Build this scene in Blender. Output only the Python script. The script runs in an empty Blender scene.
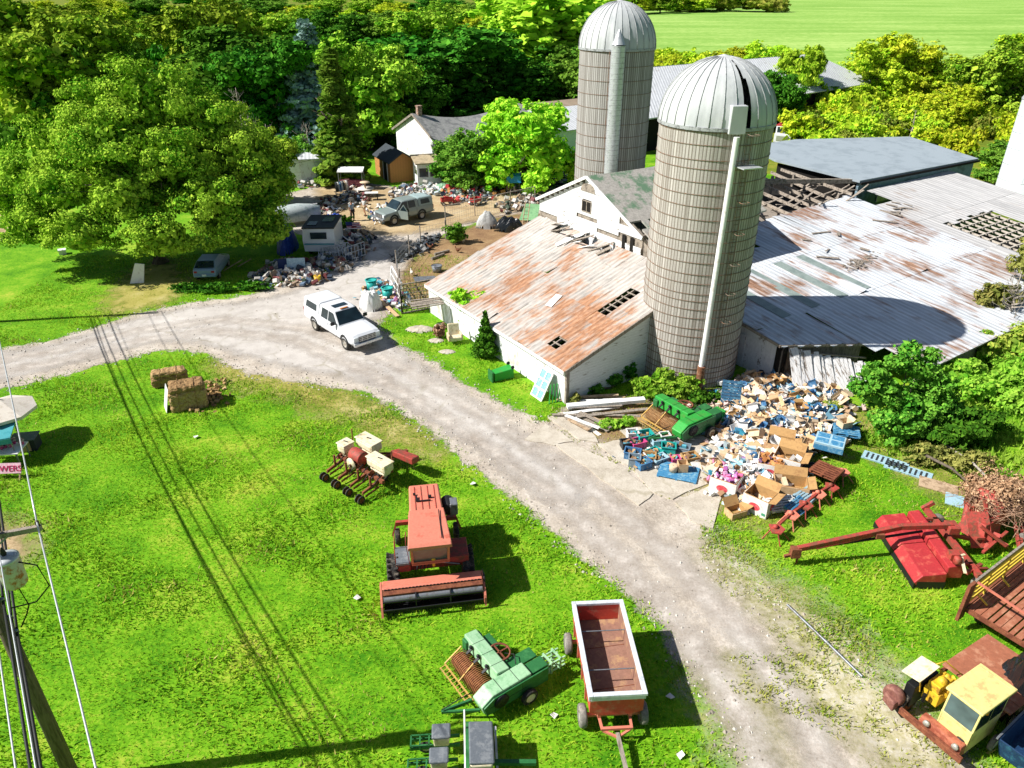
import bpy, math, random
import numpy as np
from mathutils import Vector, Matrix, Euler
R=math.radians; PI=math.pi
rnd=random.Random(7); nr=np.random.RandomState(7)
scene=bpy.context.scene
COL=scene.collection
# ------------------------------------------------------------------ camera model (used to read ground positions off a survey of the yard)
CH=19.0; CF=740.0; CT=R(28.6); CS=math.sin(CT); CC=math.cos(CT)
def G(u,v,z=0.0):
    x=(u-512)/CF; d=(v-384)/CF
    t=(z-CH)/(-CS-d*CC)
    return Vector((x*t,(CC-d*CS)*t,z))
# farmstead axes: s runs into the yard (right/away), k towards the camera/right
E0=Vector((-5.63,44.59,0)); WX=Vector((.827,.563,0)); KX=Vector((.563,-.827,0)); FROT=math.atan2(.563,.827)
def FW(s,k,z=0): return E0+WX*s+KX*k+Vector((0,0,z))
def SK(p): d=p-E0; return (d.dot(WX),d.dot(KX))
# ------------------------------------------------------------------ colour + materials
def C(h):
    h=h.lstrip('#'); o=[]
    for i in (0,2,4):
        c=int(h[i:i+2],16)/255; o.append(c/12.92 if c<=.04045 else ((c+.055)/1.055)**2.4)
    return tuple(o)+(1,)
class NT:
    def __init__(s,name):
        s.m=bpy.data.materials.new(name); s.m.use_nodes=True; s.t=s.m.node_tree; s.t.nodes.clear()
    def n(s,typ,**kw):
        x=s.t.nodes.new(typ)
        for k,v in kw.items():
            if k.startswith('i_'):
                key=k[2:]; key=int(key) if key.isdigit() else key.replace('_',' ')
                if isinstance(v,tuple) and len(v)==2 and hasattr(v[0],'outputs'): s.t.links.new(v[0].outputs[v[1]],x.inputs[key])
                elif hasattr(v,'outputs'): s.t.links.new(v.outputs[0],x.inputs[key])
                else: x.inputs[key].default_value=v
            else: setattr(x,k,v)
        return x
    def link(s,a,ao,b,bi): s.t.links.new(a.outputs[ao],b.inputs[bi])
    def ramp(s,src,stops,out=0,interp='LINEAR'):
        r=s.t.nodes.new('ShaderNodeValToRGB'); r.color_ramp.interpolation=interp
        e=r.color_ramp.elements
        while len(e)<len(stops): e.new(.5)
        for i,(p,c) in enumerate(stops):
            e[i].position=p; e[i].color=c if isinstance(c,tuple) else (c,c,c,1)
        s.t.links.new(src.outputs[out],r.inputs[0]); return r
    def mix(s,fac,a,b,blend='MIX'):
        x=s.t.nodes.new('ShaderNodeMix'); x.data_type='RGBA'; x.blend_type=blend
        for key,v in ((0,fac),(6,a),(7,b)):
            if isinstance(v,tuple) and len(v)==2 and hasattr(v[0],'outputs'): s.t.links.new(v[0].outputs[v[1]],x.inputs[key])
            elif hasattr(v,'outputs'): s.t.links.new(v.outputs[2 if v.bl_idname=='ShaderNodeMix' else 0],x.inputs[key])
            else: x.inputs[key].default_value=v
        return x
    def math(s,op,a,b=0.0,clamp=False):
        x=s.t.nodes.new('ShaderNodeMath'); x.operation=op; x.use_clamp=clamp
        for i,v in enumerate((a,b)):
            if hasattr(v,'outputs'): s.t.links.new(v.outputs[0],x.inputs[i])
            else: x.inputs[i].default_value=v
        return x
    def noise(s,scale,detail=4,rough=.6,vec=None,stretch=None,dist=0):
        if vec is None:
            vec=s.n('ShaderNodeTexCoord'); vo=3
        else: vo=0
        if stretch:
            mp=s.n('ShaderNodeMapping'); mp.inputs['Scale'].default_value=stretch; s.link(vec,vo,mp,0); vec=mp; vo=0
        x=s.n('ShaderNodeTexNoise'); x.inputs['Scale'].default_value=scale; x.inputs['Detail'].default_value=detail; x.inputs['Roughness'].default_value=rough; x.inputs['Distortion'].default_value=dist
        s.link(vec,vo,x,0); return x
    def out(s,sh): o=s.n('ShaderNodeOutputMaterial'); s.link(sh,0,o,0); return s.m
    def bsdf(s,col,rough=.6,metal=0,bump=None,bs=.3,bd=.02,spec=.4,trans=0):
        b=s.n('ShaderNodeBsdfPrincipled')
        if hasattr(col,'outputs'): s.link(col,2 if col.bl_idname=='ShaderNodeMix' else 0,b,'Base Color')
        else: b.inputs['Base Color'].default_value=col
        if hasattr(rough,'outputs'): s.link(rough,0,b,'Roughness')
        else: b.inputs['Roughness'].default_value=rough
        b.inputs['Metallic'].default_value=metal; b.inputs['Specular IOR Level'].default_value=spec
        b.inputs['Transmission Weight'].default_value=trans
        if bump is not None:
            k=s.n('ShaderNodeBump'); k.inputs['Strength'].default_value=bs; k.inputs['Distance'].default_value=bd
            s.link(bump,0,k,'Height'); s.link(k,0,b,'Normal')
        return b
_mc={}
def mat(name,col,rough=.6,metal=0,dirt=None,amt=.35,scale=2.0,bump=.15,bscale=18,var=.25,stretch=None,spec=.4):
    """weathered solid colour: broad tone variation, patches of a second colour, fine grain"""
    if name in _mc: return _mc[name]
    t=NT(name); c=C(col) if isinstance(col,str) else col
    n1=t.noise(scale,5,.62,stretch=stretch); n2=t.noise(bscale,4,.6,stretch=stretch)
    lo=tuple(x*(1-var) for x in c[:3])+(1,); hi=tuple(min(1,x*(1+var*.6)) for x in c[:3])+(1,)
    base=t.ramp(n2,[(.3,lo),(.7,hi)])
    col_=base
    if dirt is not None:
        d=C(dirt) if isinstance(dirt,str) else dirt
        n3=t.noise(scale*2.3,6,.7,stretch=stretch)
        a=1-amt
        mk=t.ramp(n3,[(max(.02,.32+a*.28),0.0),(min(.98,.42+a*.30),1.0)])
        col_=t.mix((mk,0),base,d)
    else:
        mk=t.ramp(n1,[(.35,0.0),(.7,1.0)])
        col_=t.mix((mk,0),base,tuple(x*(1-var*.8) for x in c[:3])+(1,))
    m=t.out(t.bsdf(col_,rough,metal,n2,bump,.02,spec)); _mc[name]=m; return m
def glass(name='window_glass',col='#1b2a30'):
    if name in _mc: return _mc[name]
    t=NT(name); n=t.noise(1.5,2)
    r=t.ramp(n,[(.3,tuple(x*.7 for x in C(col)[:3])+(1,)),(.7,tuple(x*1.5 for x in C(col)[:3])+(1,))])
    _mc[name]=t.out(t.bsdf(r,.16,0,None,spec=.6)); return _mc[name]
def leafmat(name,c1,c2,c3,trans=.3,sc=.35):
    if name in _mc: return _mc[name]
    t=NT(name); g=t.n('ShaderNodeNewGeometry'); oi=t.n('ShaderNodeObjectInfo')
    isl=t.ramp(g,[(0.0,C(c1)),(.55,C(c2)),(1.0,C(c3))],out=8 if 'Random Per Island' not in g.outputs else list(g.outputs.keys()).index('Random Per Island'))
    n=t.noise(sc,3,.6)
    mk=t.ramp(n,[(.38,0.0),(.62,1.0)])
    m1=t.mix((mk,0),isl,t.mix(.55,isl,C(c3)))
    hv=t.n('ShaderNodeHueSaturation'); t.link(m1,2,hv,'Color')
    vr=t.n('ShaderNodeMapRange'); t.link(oi,'Random',vr,0); vr.inputs[3].default_value=.8; vr.inputs[4].default_value=1.2; t.link(vr,0,hv,'Value')
    hr=t.n('ShaderNodeMapRange'); t.link(oi,'Random',hr,0); hr.inputs[3].default_value=.495; hr.inputs[4].default_value=.52; t.link(hr,0,hv,'Hue')
    d=t.n('ShaderNodeBsdfDiffuse'); t.link(hv,0,d,0)
    tr=t.n('ShaderNodeBsdfTranslucent'); t.link(hv,0,tr,0)
    mx=t.n('ShaderNodeMixShader'); mx.inputs[0].default_value=trans; t.link(d,0,mx,1); t.link(tr,0,mx,2)
    _mc[name]=t.out(mx); return _mc[name]
def palette(name,cols,rough=.7):
    """one flat colour per loose piece, drawn from a list"""
    if name in _mc: return _mc[name]
    t=NT(name); g=t.n('ShaderNodeNewGeometry'); k=len(cols)
    r=t.ramp(g,[(i/k,C(c)) for i,c in enumerate(cols)],out=list(g.outputs.keys()).index('Random Per Island'),interp='CONSTANT')
    n=t.noise(9,3); m=t.mix(.25,r,t.ramp(n,[(.3,.25),(.7,.9)]),'MULTIPLY')
    _mc[name]=t.out(t.bsdf(m,rough)); return _mc[name]
# ------------------------------------------------------------------ mesh builder
KIDS={}
class MB:
    def __init__(s): s.v=[]; s.f=[]; s.sm=[]; s.att=[]
    def add(s,vs,fs,smooth=False,a=0.0):
        b=len(s.v); s.v.extend([tuple(v) for v in vs]); s.f.extend([tuple(i+b for i in f) for f in fs]); s.sm.extend([smooth]*len(fs)); s.att.extend([a]*len(vs)); return s
    def box(s,c,size,rot=None,a=0.0,taper=(1,1)):
        hx,hy,hz=[x/2 for x in size]; tx,ty=taper
        p=[(-hx,-hy,-hz),(hx,-hy,-hz),(hx,hy,-hz),(-hx,hy,-hz),(-hx*tx,-hy*ty,hz),(hx*tx,-hy*ty,hz),(hx*tx,hy*ty,hz),(-hx*tx,hy*ty,hz)]
        if rot is not None:
            m=Euler(rot).to_matrix() if not isinstance(rot,Matrix) else rot
            p=[m@Vector(q) for q in p]
        c=Vector(c); p=[Vector(q)+c for q in p]
        return s.add(p,[(0,3,2,1),(4,5,6,7),(0,1,5,4),(1,2,6,5),(2,3,7,6),(3,0,4,7)],a=a)
    def bar(s,p0,p1,w=.05,h=None,up=(0,0,1),a=0.0):
        h=h or w; p0=Vector(p0); p1=Vector(p1); d=(p1-p0); L=d.length; d.normalize(); u=Vector(up)
        x=d.cross(u)
        if x.length<1e-3: x=d.cross(Vector((1,0,0)))
        x.normalize(); y=x.cross(d)
        p=[]
        for q in (p0,p1):
            for (i,j) in ((-1,-1),(1,-1),(1,1),(-1,1)): p.append(q+x*(w/2*i)+y*(h/2*j))
        return s.add(p,[(0,1,2,3),(7,6,5,4),(0,4,5,1),(1,5,6,2),(2,6,7,3),(3,7,4,0)],a=a)
    def tube(s,p0,p1,r,r2=None,n=8,cap=True,smooth=True):
        r2=r if r2 is None else r2; p0=Vector(p0); p1=Vector(p1); d=(p1-p0).normalized()
        x=d.cross(Vector((0,0,1)))
        if x.length<1e-3: x=Vector((1,0,0))
        x.normalize(); y=d.cross(x); vs=[]
        for q,rr in ((p0,r),(p1,r2)):
            for i in range(n):
                a=2*PI*i/n; vs.append(q+x*(rr*math.cos(a))+y*(rr*math.sin(a)))
        s.add(vs,[(i,(i+1)%n,n+(i+1)%n,n+i) for i in range(n)],smooth)
        if cap: s.add(vs[:n],[tuple(range(n))[::-1]]); s.add(vs[n:],[tuple(range(n))])
        return s
    def path(s,pts,r,n=6):
        pts=[Vector(p) for p in pts]; vs=[]; N=len(pts)
        for i,p in enumerate(pts):
            d=(pts[min(i+1,N-1)]-pts[max(i-1,0)]).normalized()
            x=d.cross(Vector((0,0,1)))
            if x.length<1e-3: x=Vector((1,0,0))
            x.normalize(); y=d.cross(x); rr=r[i] if isinstance(r,(list,tuple)) else r
            for j in range(n):
                a=2*PI*j/n; vs.append(p+x*(rr*math.cos(a))+y*(rr*math.sin(a)))
        fs=[(i*n+j,i*n+(j+1)%n,(i+1)*n+(j+1)%n,(i+1)*n+j) for i in range(N-1) for j in range(n)]
        fs+= [tuple(range(n))[::-1],tuple(range((N-1)*n,N*n))]
        return s.add(vs,fs,True)
    def prism(s,pts,vec,a=0.0):
        pts=[Vector(p) for p in pts]; vec=Vector(vec); n=len(pts)
        vs=pts+[p+vec for p in pts]
        return s.add(vs,[tuple(range(n))[::-1],tuple(range(n,2*n))]+[(i,(i+1)%n,n+(i+1)%n,n+i) for i in range(n)],a=a)
    def loft(s,rings,cap=True,smooth=False,closed=True):
        n=len(rings[0]); vs=[p for r in rings for p in r]; m=n if closed else n-1
        fs=[(i*n+j,i*n+(j+1)%n,(i+1)*n+(j+1)%n,(i+1)*n+j) for i in range(len(rings)-1) for j in range(m)]
        s.add(vs,fs,smooth)
        if cap: s.add(rings[0],[tuple(range(n))[::-1]]); s.add(rings[-1],[tuple(range(n))])
        return s
    def lathe(s,prof,n=24,c=(0,0,0),axis='z',a0=0,a1=2*PI,smooth=True):
        c=Vector(c); full=abs(a1-a0-2*PI)<1e-4; m=n if full else n+1; vs=[]
        for (r,z) in prof:
            for i in range(m):
                a=a0+(a1-a0)*i/n; x,y=r*math.cos(a),r*math.sin(a)
                q={'z':(x,y,z),'y':(x,z,y),'x':(z,x,y)}[axis]; vs.append(c+Vector(q))
        fs=[]
        for k in range(len(prof)-1):
            for i in range(n):
                j=(i+1)%m; fs.append((k*m+i,k*m+j,(k+1)*m+j,(k+1)*m+i))
        return s.add(vs,fs,smooth)
    def ball(s,c,r,n=10,sq=(1,1,1)):
        prof=[(r*math.sin(PI*i/n)+1e-4,-r*math.cos(PI*i/n)) for i in range(n+1)]
        b=len(s.v); s.lathe(prof,n+4)
        for i in range(b,len(s.v)):
            x,y,z=s.v[i]; s.v[i]=(x*sq[0]+c[0],y*sq[1]+c[1],z*sq[2]+c[2])
        return s
    def xf(s,m,start=0):
        for i in range(start,len(s.v)): s.v[i]=tuple(m@Vector(s.v[i]))
        return s
    def build(s,name,m,parent=None,bevel=0,jit=0,loc=None):
        me=bpy.data.meshes.new(name)
        vs=s.v
        if jit: vs=[tuple(x+rnd.uniform(-jit,jit) for x in v) for v in vs]
        me.from_pydata(vs,[],s.f); me.polygons.foreach_set('use_smooth',s.sm)
        if any(s.att):
            at=me.attributes.new('tint','FLOAT','POINT'); at.data.foreach_set('value',s.att)
        me.update()
        return link(name,me,m,parent,bevel,loc)
def link(name,me,m,parent=None,bevel=0,loc=None):
    o=bpy.data.objects.new(name,me); COL.objects.link(o)
    if m is not None: me.materials.append(m)
    if parent is not None: o.parent=parent; KIDS.setdefault(parent.name,[]).append(o)
    if loc is not None: o.location=loc
    if bevel:
        b=o.modifiers.new('Bevel','BEVEL'); b.width=bevel; b.segments=2; b.limit_method='ANGLE'
    return o
def tag(o,label,cat,group=None,kind=None):
    if label: o['label']=label
    if cat: o['category']=cat
    if group: o['group']=group
    if kind: o['kind']=kind
    return o
def struct(o): o['kind']='structure'; return o
def thing(name,label,cat,loc=(0,0,0),rz=0,group=None):
    o=bpy.data.objects.new(name,None); COL.objects.link(o); o.empty_display_size=.2
    o.location=loc; o.rotation_euler=(0,0,rz); return tag(o,label,cat,group)
def dup(o,loc=None,rz=None,label=None,group=None,scale=None,rot=None,parent=None):
    c=o.copy(); COL.objects.link(c)
    if parent is not None: c.parent=parent; KIDS.setdefault(parent.name,[]).append(c)
    if loc is not None: c.location=loc
    if rz is not None: c.rotation_euler=(0,0,rz)
    if rot is not None: c.rotation_euler=rot
    if scale is not None: c.scale=scale if hasattr(scale,'__len__') else (scale,)*3
    if label: c['label']=label
    if group: c['group']=group
    for ch in list(KIDS.get(o.name,[])): dup(ch,parent=c)
    return c
def npmesh(name,V,F,m,parent=None,smooth=False):
    """quads/tris from numpy arrays"""
    me=bpy.data.meshes.new(name); k=F.shape[1]
    me.vertices.add(len(V)); me.vertices.foreach_set('co',np.ascontiguousarray(V,dtype=np.float32).ravel())
    me.loops.add(F.size); me.loops.foreach_set('vertex_index',np.ascontiguousarray(F,dtype=np.int32).ravel())
    me.polygons.add(len(F)); me.polygons.foreach_set('loop_start',np.arange(0,F.size,k,dtype=np.int32)); me.polygons.foreach_set('loop_total',np.full(len(F),k,dtype=np.int32))
    me.polygons.foreach_set('use_smooth',np.full(len(F),bool(smooth)))
    me.update(calc_edges=True); me.validate()
    return link(name,me,m,parent)
# ------------------------------------------------------------------ polygon distance (numpy)
def pdist(P,poly):
    """signed distance, positive inside"""
    A=np.array([(p[0],p[1]) for p in poly]); B=np.roll(A,-1,0)
    ins=np.zeros(len(P),bool); best=np.full(len(P),1e9)
    for a,b in zip(A,B):
        e=b-a; L=(e@e)+1e-9
        t=np.clip(((P-a)@e)/L,0,1); q=a+t[:,None]*e
        best=np.minimum(best,np.hypot(P[:,0]-q[:,0],P[:,1]-q[:,1]))
        c=((a[1]>P[:,1])!=(b[1]>P[:,1]))
        with np.errstate(divide='ignore',invalid='ignore'):
            xx=(b[0]-a[0])*(P[:,1]-a[1])/(b[1]-a[1]+1e-12)+a[0]
        ins^=c&(P[:,0]<xx)
    return np.where(ins,best,-best)
def smooth_poly(px,n=4,z=0):
    P=[G(u,v) for u,v in px]; N=len(P); o=[]
    for i in range(N):
        p0,p1,p2,p3=P[i-1],P[i],P[(i+1)%N],P[(i+2)%N]
        for j in range(n):
            t=j/n
            q=.5*((2*p1)+(p2-p0)*t+(2*p0-5*p1+4*p2-p3)*t*t+(3*p1-p0-3*p2+p3)*t**3); o.append(q)
    return o
def patch(name,poly,m,z,res=.4,margin=1.2):
    A=np.array([(p[0],p[1]) for p in poly]); lo=A.min(0)-margin; hi=A.max(0)+margin
    nx=int((hi[0]-lo[0])/res)+1; ny=int((hi[1]-lo[1])/res)+1
    X,Y=np.meshgrid(lo[0]+np.arange(nx+1)*res,lo[1]+np.arange(ny+1)*res)
    P=np.stack([X.ravel(),Y.ravel()],1); d=pdist(P,poly)
    idx=np.arange((nx+1)*(ny+1)).reshape(ny+1,nx+1)
    F=np.stack([idx[:-1,:-1].ravel(),idx[:-1,1:].ravel(),idx[1:,1:].ravel(),idx[1:,:-1].ravel()],1)
    keep=(d[F]>-margin).any(1); F=F[keep]
    used=np.unique(F); mp=np.full(len(P),-1); mp[used]=np.arange(len(used)); F=mp[F]
    V=np.zeros((len(used),3)); V[:,:2]=P[used]; V[:,2]=z
    o=npmesh(name,V,F,m); at=o.data.attributes.new('edge','FLOAT','POINT'); at.data.foreach_set('value',d[used].astype(np.float32))
    return struct(o)
# ------------------------------------------------------------------ world, sun, camera
w=bpy.data.worlds.new('World'); scene.world=w; w.use_nodes=True
nt=w.node_tree; bg=nt.nodes['Background']; sk=nt.nodes.new('ShaderNodeTexSky'); sk.sky_type='NISHITA'; sk.sun_disc=False
SUN_EL=R(43); SUN_DIR=Vector((-math.cos(SUN_EL)*math.cos(R(8.5)),-math.cos(SUN_EL)*math.sin(R(8.5)),math.sin(SUN_EL)))
sk.sun_elevation=SUN_EL; sk.sun_rotation=math.atan2(SUN_DIR.x,SUN_DIR.y)%(2*PI)
nt.links.new(sk.outputs[0],bg.inputs[0]); bg.inputs[1].default_value=.05
sl=bpy.data.lights.new('sun','SUN'); sl.energy=5.0; sl.angle=R(.5); sl.color=(1,.965,.91)
so=bpy.data.objects.new('sun',sl); COL.objects.link(so); so.rotation_euler=(-SUN_DIR).to_track_quat('-Z','Y').to_euler(); so.location=SUN_DIR*60
cd=bpy.data.cameras.new('camera'); cam=bpy.data.objects.new('camera',cd); COL.objects.link(cam); scene.camera=cam
cam.location=(0,0,CH); cam.rotation_euler=(PI/2-CT,0,0); cd.sensor_width=36; cd.lens=CF/1024*36; cd.clip_end=6000; cd.clip_start=.1
vs_=scene.view_settings; vs_.view_transform='Standard'; vs_.look='None'; vs_.gamma=1; vs_.exposure=.66; vs_.use_curve_mapping=False
# ------------------------------------------------------------------ ground materials
def ground_mat(name,cols,edge=None,stretch=None,cracks=0,amp=.7,bump=.4,stops=(.3,.5,.72),big=.09,mid=.55,fine=7,tracks=False,bias=0.0,rough=.95,stones=False):
    t=NT(name)
    n1=t.noise(big,5,.6); n2=t.noise(mid,6,.68,stretch=stretch); n3=t.noise(fine,5,.7)
    a=t.math('MULTIPLY_ADD',n2,.62); a.inputs[2].default_value=0
    b=t.math('MULTIPLY',n1,.38); s=t.math('ADD',a,b)
    f=t.math('MULTIPLY',t.math('SUBTRACT',n3,.5),.55); s=t.math('ADD',s,f)
    r=t.ramp(s,[(p,C(c)) for p,c in zip(stops,cols)])
    col=r
    if stones:
        v=t.n('ShaderNodeTexVoronoi'); v.inputs['Scale'].default_value=9; tc=t.n('ShaderNodeTexCoord'); t.link(tc,3,v,0)
        col=t.mix(.35,r,t.ramp(v,[(.0,.45),(1,1.0)],out=1),'MULTIPLY')
    if cracks:
        v=t.n('ShaderNodeTexVoronoi',feature='DISTANCE_TO_EDGE'); v.inputs['Scale'].default_value=cracks; tc=t.n('ShaderNodeTexCoord'); nd=t.n('ShaderNodeTexNoise'); nd.inputs['Scale'].default_value=1.2; nd.inputs['Detail'].default_value=4; t.link(tc,3,nd,0)
        vm=t.n('ShaderNodeVectorMath',operation='MULTIPLY_ADD'); t.link(nd,1,vm,0); vm.inputs[1].default_value=(1.1,1.1,0); t.link(tc,3,vm,2); t.link(vm,0,v,0)
        wv=t.noise(.35,3,.6); cut=t.ramp(wv,[(.45,0.0),(.6,1.0)])
        ln=t.ramp(v,[(0.0,1.0),(.018,.6),(.035,0.0)]); f_=t.math('MULTIPLY',t.math('MULTIPLY',ln,cut),.45); col=t.mix(f_,col,C('#7c7350'))
    bs=t.bsdf(col,rough,0,n3,bump,.06,.15)
    if edge is None: return t.out(bs)
    at=t.n('ShaderNodeAttribute',attribute_name='edge'); 
    nn=t.noise(1.1,6,.75); q=t.math('MULTIPLY',t.math('SUBTRACT',nn,.5),amp*4)
    e=t.n('ShaderNodeMath'); e.operation='ADD'; t.link(at,2,e,0); t.link(q,0,e,1)
    mr=t.n('ShaderNodeMapRange'); t.link(e,0,mr,0); mr.inputs[1].default_value=-edge+bias; mr.inputs[2].default_value=edge+bias
    tp=t.n('ShaderNodeBsdfTransparent'); ms=t.n('ShaderNodeMixShader'); t.link(mr,0,ms,0); t.link(tp,0,ms,1); t.link(bs,0,ms,2)
    return t.out(ms)
m_lawn=ground_mat('lawn_soil',['#3a7409','#6b9f17','#a9b040'],stops=(.36,.52,.7),big=.14,mid=.5)
m_gravel=ground_mat('gravel',['#94887a','#bdb2a4','#d8d0c5'],edge=.12,amp=.5,big=.16,mid=.8,fine=11,stones=True,bump=.5)
m_asph=ground_mat('worn_asphalt',['#a19a93','#bab4ad','#cdc7c0'],cracks=.4,edge=.5,amp=.5,big=.2,mid=1.2,fine=16,bump=.3)
m_straw=ground_mat('straw_dirt',['#8a7254','#b09a76','#cdbd9e'],edge=.7,amp=.7,fine=8)
m_pen=ground_mat('bare_soil',['#735741','#927655','#b09a72'],edge=.6,amp=.6,fine=8)
m_dry=ground_mat('dry_grass_earth',['#7d7a34','#a0984f','#b9ad80'],edge=1.1,amp=1.6,fine=9)
m_weedgrav=ground_mat('weedy_gravel',['#7f8040','#b1aa86','#c6c0b0'],edge=1.0,amp=1.0,big=.3,mid=1.6,fine=6,stops=(.36,.5,.66))
m_conc=ground_mat('slab_concrete',['#9c9283','#b9b0a1','#cbc4b7'],cracks=.4,big=.4,mid=1.4,fine=14,bump=.3)
m_field=ground_mat('mown_field',['#6f9a3c','#86ad4e','#a4c068'],big=.012,mid=.05,fine=.35,bump=.1,stretch=(.12,1,1),stops=(.36,.5,.62))
m_scrub=ground_mat('scrub_ground',['#3f5a14','#6b7a22','#9a8f3a'],big=.05,mid=.3,fine=2)
# one ground sheet out to the horizon
g=MB(); g.add([(-2600,-400,0),(2600,-400,0),(2600,4200,0),(-2600,4200,0)],[(0,1,2,3)]); ground=struct(g.build('ground',m_lawn))
DRIVE_PX=[(-60,355),(0,349),(60,338),(130,316),(190,303),(250,295),(285,283),(325,274),(345,262),(350,240),(296,234),(280,215),(286,195),(318,186),(335,178),(372,184),(440,192),(500,190),(575,188),(590,200),(560,214),(505,216),(445,234),(415,257),(402,285),(393,310),(378,326),(402,346),(430,360),(470,386),(510,406),(545,420),(572,406),(640,398),(690,398),(725,392),(760,388),(790,402),(775,440),(745,470),(722,505),(706,528),(716,555),(760,592),(800,617),(850,662),(895,708),(935,722),(975,775),(960,860),(755,860),
 (738,768),(722,725),(700,690),(660,628),(620,590),(570,548),(520,505),(470,465),(432,432),(400,412),(370,394),(330,387),(290,380),(250,374),(225,364),(205,354),(170,350),(120,360),(60,376),(0,390),(-60,398)]
DRIVE=smooth_poly(DRIVE_PX,4)
drv=patch('gravel_driveway',DRIVE,m_gravel,.006,.35)
ASPH=smooth_poly([(-60,358),(0,353),(60,343),(130,321),(190,308),(250,301),(300,290),(335,272),(352,250),(372,238),(395,262),(385,300),(375,322),(395,345),(430,372),(480,408),(530,445),(585,490),(560,505),(510,470),(450,430),(400,398),(350,378),(280,365),(210,345),(170,341),(120,350),(60,366),(0,380),(-60,388)],4)
patch('asphalt_road',ASPH,m_asph,.011,.35)
YARD=smooth_poly([(318,188),(335,180),(372,186),(440,194),(500,192),(575,188),(580,200),(505,213),(445,228),(400,234),(360,232),(338,222),(322,204)],4)
patch('straw_yard',YARD,m_straw,.014,.4)
PEN=smooth_poly([(398,290),(412,262),(430,243),(470,228),(520,214),(560,222),(520,262),(450,300),(415,305)],4)
patch('hen_run_soil',PEN,m_pen,.017,.35)
patch('dirt_patch',smooth_poly([(110,312),(118,285),(140,268),(170,262),(185,285),(160,305)],4),m_dry,.004,.4)
patch('dirt_patch',smooth_poly([(215,372),(225,355),(262,362),(300,380),(345,392),(400,418),(440,452),(410,455),(360,425),(320,410),(270,390),(232,385)],4),m_dry,.003,.35)
patch('dirt_patch',smooth_poly([(-30,520),(22,528),(34,545),(20,560),(-30,568)],3),m_straw,.004,.25)
patch('dirt_patch',smooth_poly([(0,182),(22,190),(30,225),(12,240),(-10,230)],3),m_straw,.004,.5)
patch('dirt_patch',smooth_poly([(590,405),(640,400),(660,420),(630,440),(588,432)],3),m_pen,.016,.25)
patch('dirt_patch',smooth_poly([(715,400),(770,385),(830,400),(850,420),(810,470),(770,520),(720,500),(700,470),(690,440)],3),m_dry,.015,.3)
WEEDG=smooth_poly([(712,535),(740,555),(790,590),(850,630),(910,690),(960,770),(900,775),(850,735),(780,700),(745,690),(735,665),(790,650),(760,610),(715,570)],3)
patch('weedy_gravel_verge',WEEDG,m_weedgrav,.009,.3)
patch('weedy_gravel_verge',smooth_poly([(690,680),(735,660),(770,690),(780,768),(750,800),(735,768),(720,720)],3),m_weedgrav,.0125,.3)
patch('bramble_ground',smooth_poly([(840,440),(870,445),(930,490),(975,520),(985,500),(940,470),(900,430),(860,415)],3),m_dry,.005,.3)
patch('scrub_ground',[Vector((36,80,0)),Vector((50,66,0)),Vector((75,75,0)),Vector((150,130,0)),Vector((150,190,0)),Vector((70,165,0)),Vector((30,150,0)),Vector((20,110,0))],m_scrub,.01,3,3)
f=MB(); f.add([(22,172,.03),(190,172,.03),(700,560,.03),(900,1500,.03),(160,1500,.03),(55,560,.03)],[(0,1,2,3,4,5)]); struct(f.build('mown_field',m_field))
f=MB(); f.add([(40,600,.06),(110,620,.06),(200,1500,.06),(-400,1500,.06),(-600,900,.06),(-200,560,.06)],[(0,1,2,3,4,5)]); struct(f.build('meadow',m_scrub))
# concrete apron: separate broken slabs
SLABS=[[(548,418),(566,410),(590,428),(598,443),(580,440)],[(598,445),(622,440),(652,455),(632,468),(612,458)],[(618,430),(640,428),(664,448),(650,453)],[(634,470),(655,457),(700,470),(712,482),(672,500),(650,492)],[(676,502),(714,484),(724,490),(712,530),(690,520)],[(556,445),(574,444),(625,470),(652,495),(640,505),(600,480)],[(525,440),(545,424),(572,442),(553,446)],[(640,440),(700,436),(740,452),(712,470),(668,455)],[(700,405),(752,398),(765,412),(725,432),(702,428)]]
slab_polys=[]
for px in SLABS:
    b=MB(); pts=[]
    P=[G(u,v) for u,v in px]
    for i,p in enumerate(P):
        q=P[(i+1)%len(P)]
        for j in range(3):
            a=p.lerp(q,j/3); pts.append(Vector((a.x+rnd.uniform(-.07,.07),a.y+rnd.uniform(-.07,.07),0)))
    slab_polys.append(pts); b.prism(pts,(0,0,.02+rnd.uniform(.006,.03)+.018)); struct(b.build('concrete_slab',m_conc))
# ------------------------------------------------------------------ grass blades (uncountable)
def grass_field(name,n,box,lo,hi,m,wfun,seed):
    r=np.random.RandomState(seed); x=r.uniform(box[0],box[1],n); y=r.uniform(box[2],box[3],n)
    P=np.stack([x,y],1)
    # keep what the lens could plausibly see, denser close up
    zc=y*CC+CH*CS; u=512+CF*x/zc; vis=(u>-60)&(u<1090)
    P=P[vis]; k=wfun(P); k=r.uniform(size=len(P))<k; P=P[k]; n=len(P)
    h=r.uniform(lo,hi,n)*(.7+.6*np.clip(np.sin(P[:,0]*.7+np.sin(P[:,1]*.9)*2)*.5+.5,0,1)); a=r.uniform(0,2*PI,n); wd=h*r.uniform(.3,.55,n)
    tl=r.normal(0,.5,(n,2))*h[:,None]
    V=np.zeros((n,3,3)); dx=np.cos(a)*wd/2; dy=np.sin(a)*wd/2
    V[:,0,:2]=P+np.stack([dx,dy],1); V[:,1,:2]=P-np.stack([dx,dy],1); V[:,2,:2]=P+tl; V[:,2,2]=h
    return tag(npmesh(name,V.reshape(-1,3),np.arange(n*3).reshape(n,3),m),None,None,None,'stuff')
m_blade=leafmat('grass_blade','#558c14','#88b022','#b6c63e',.3,.22)
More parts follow.
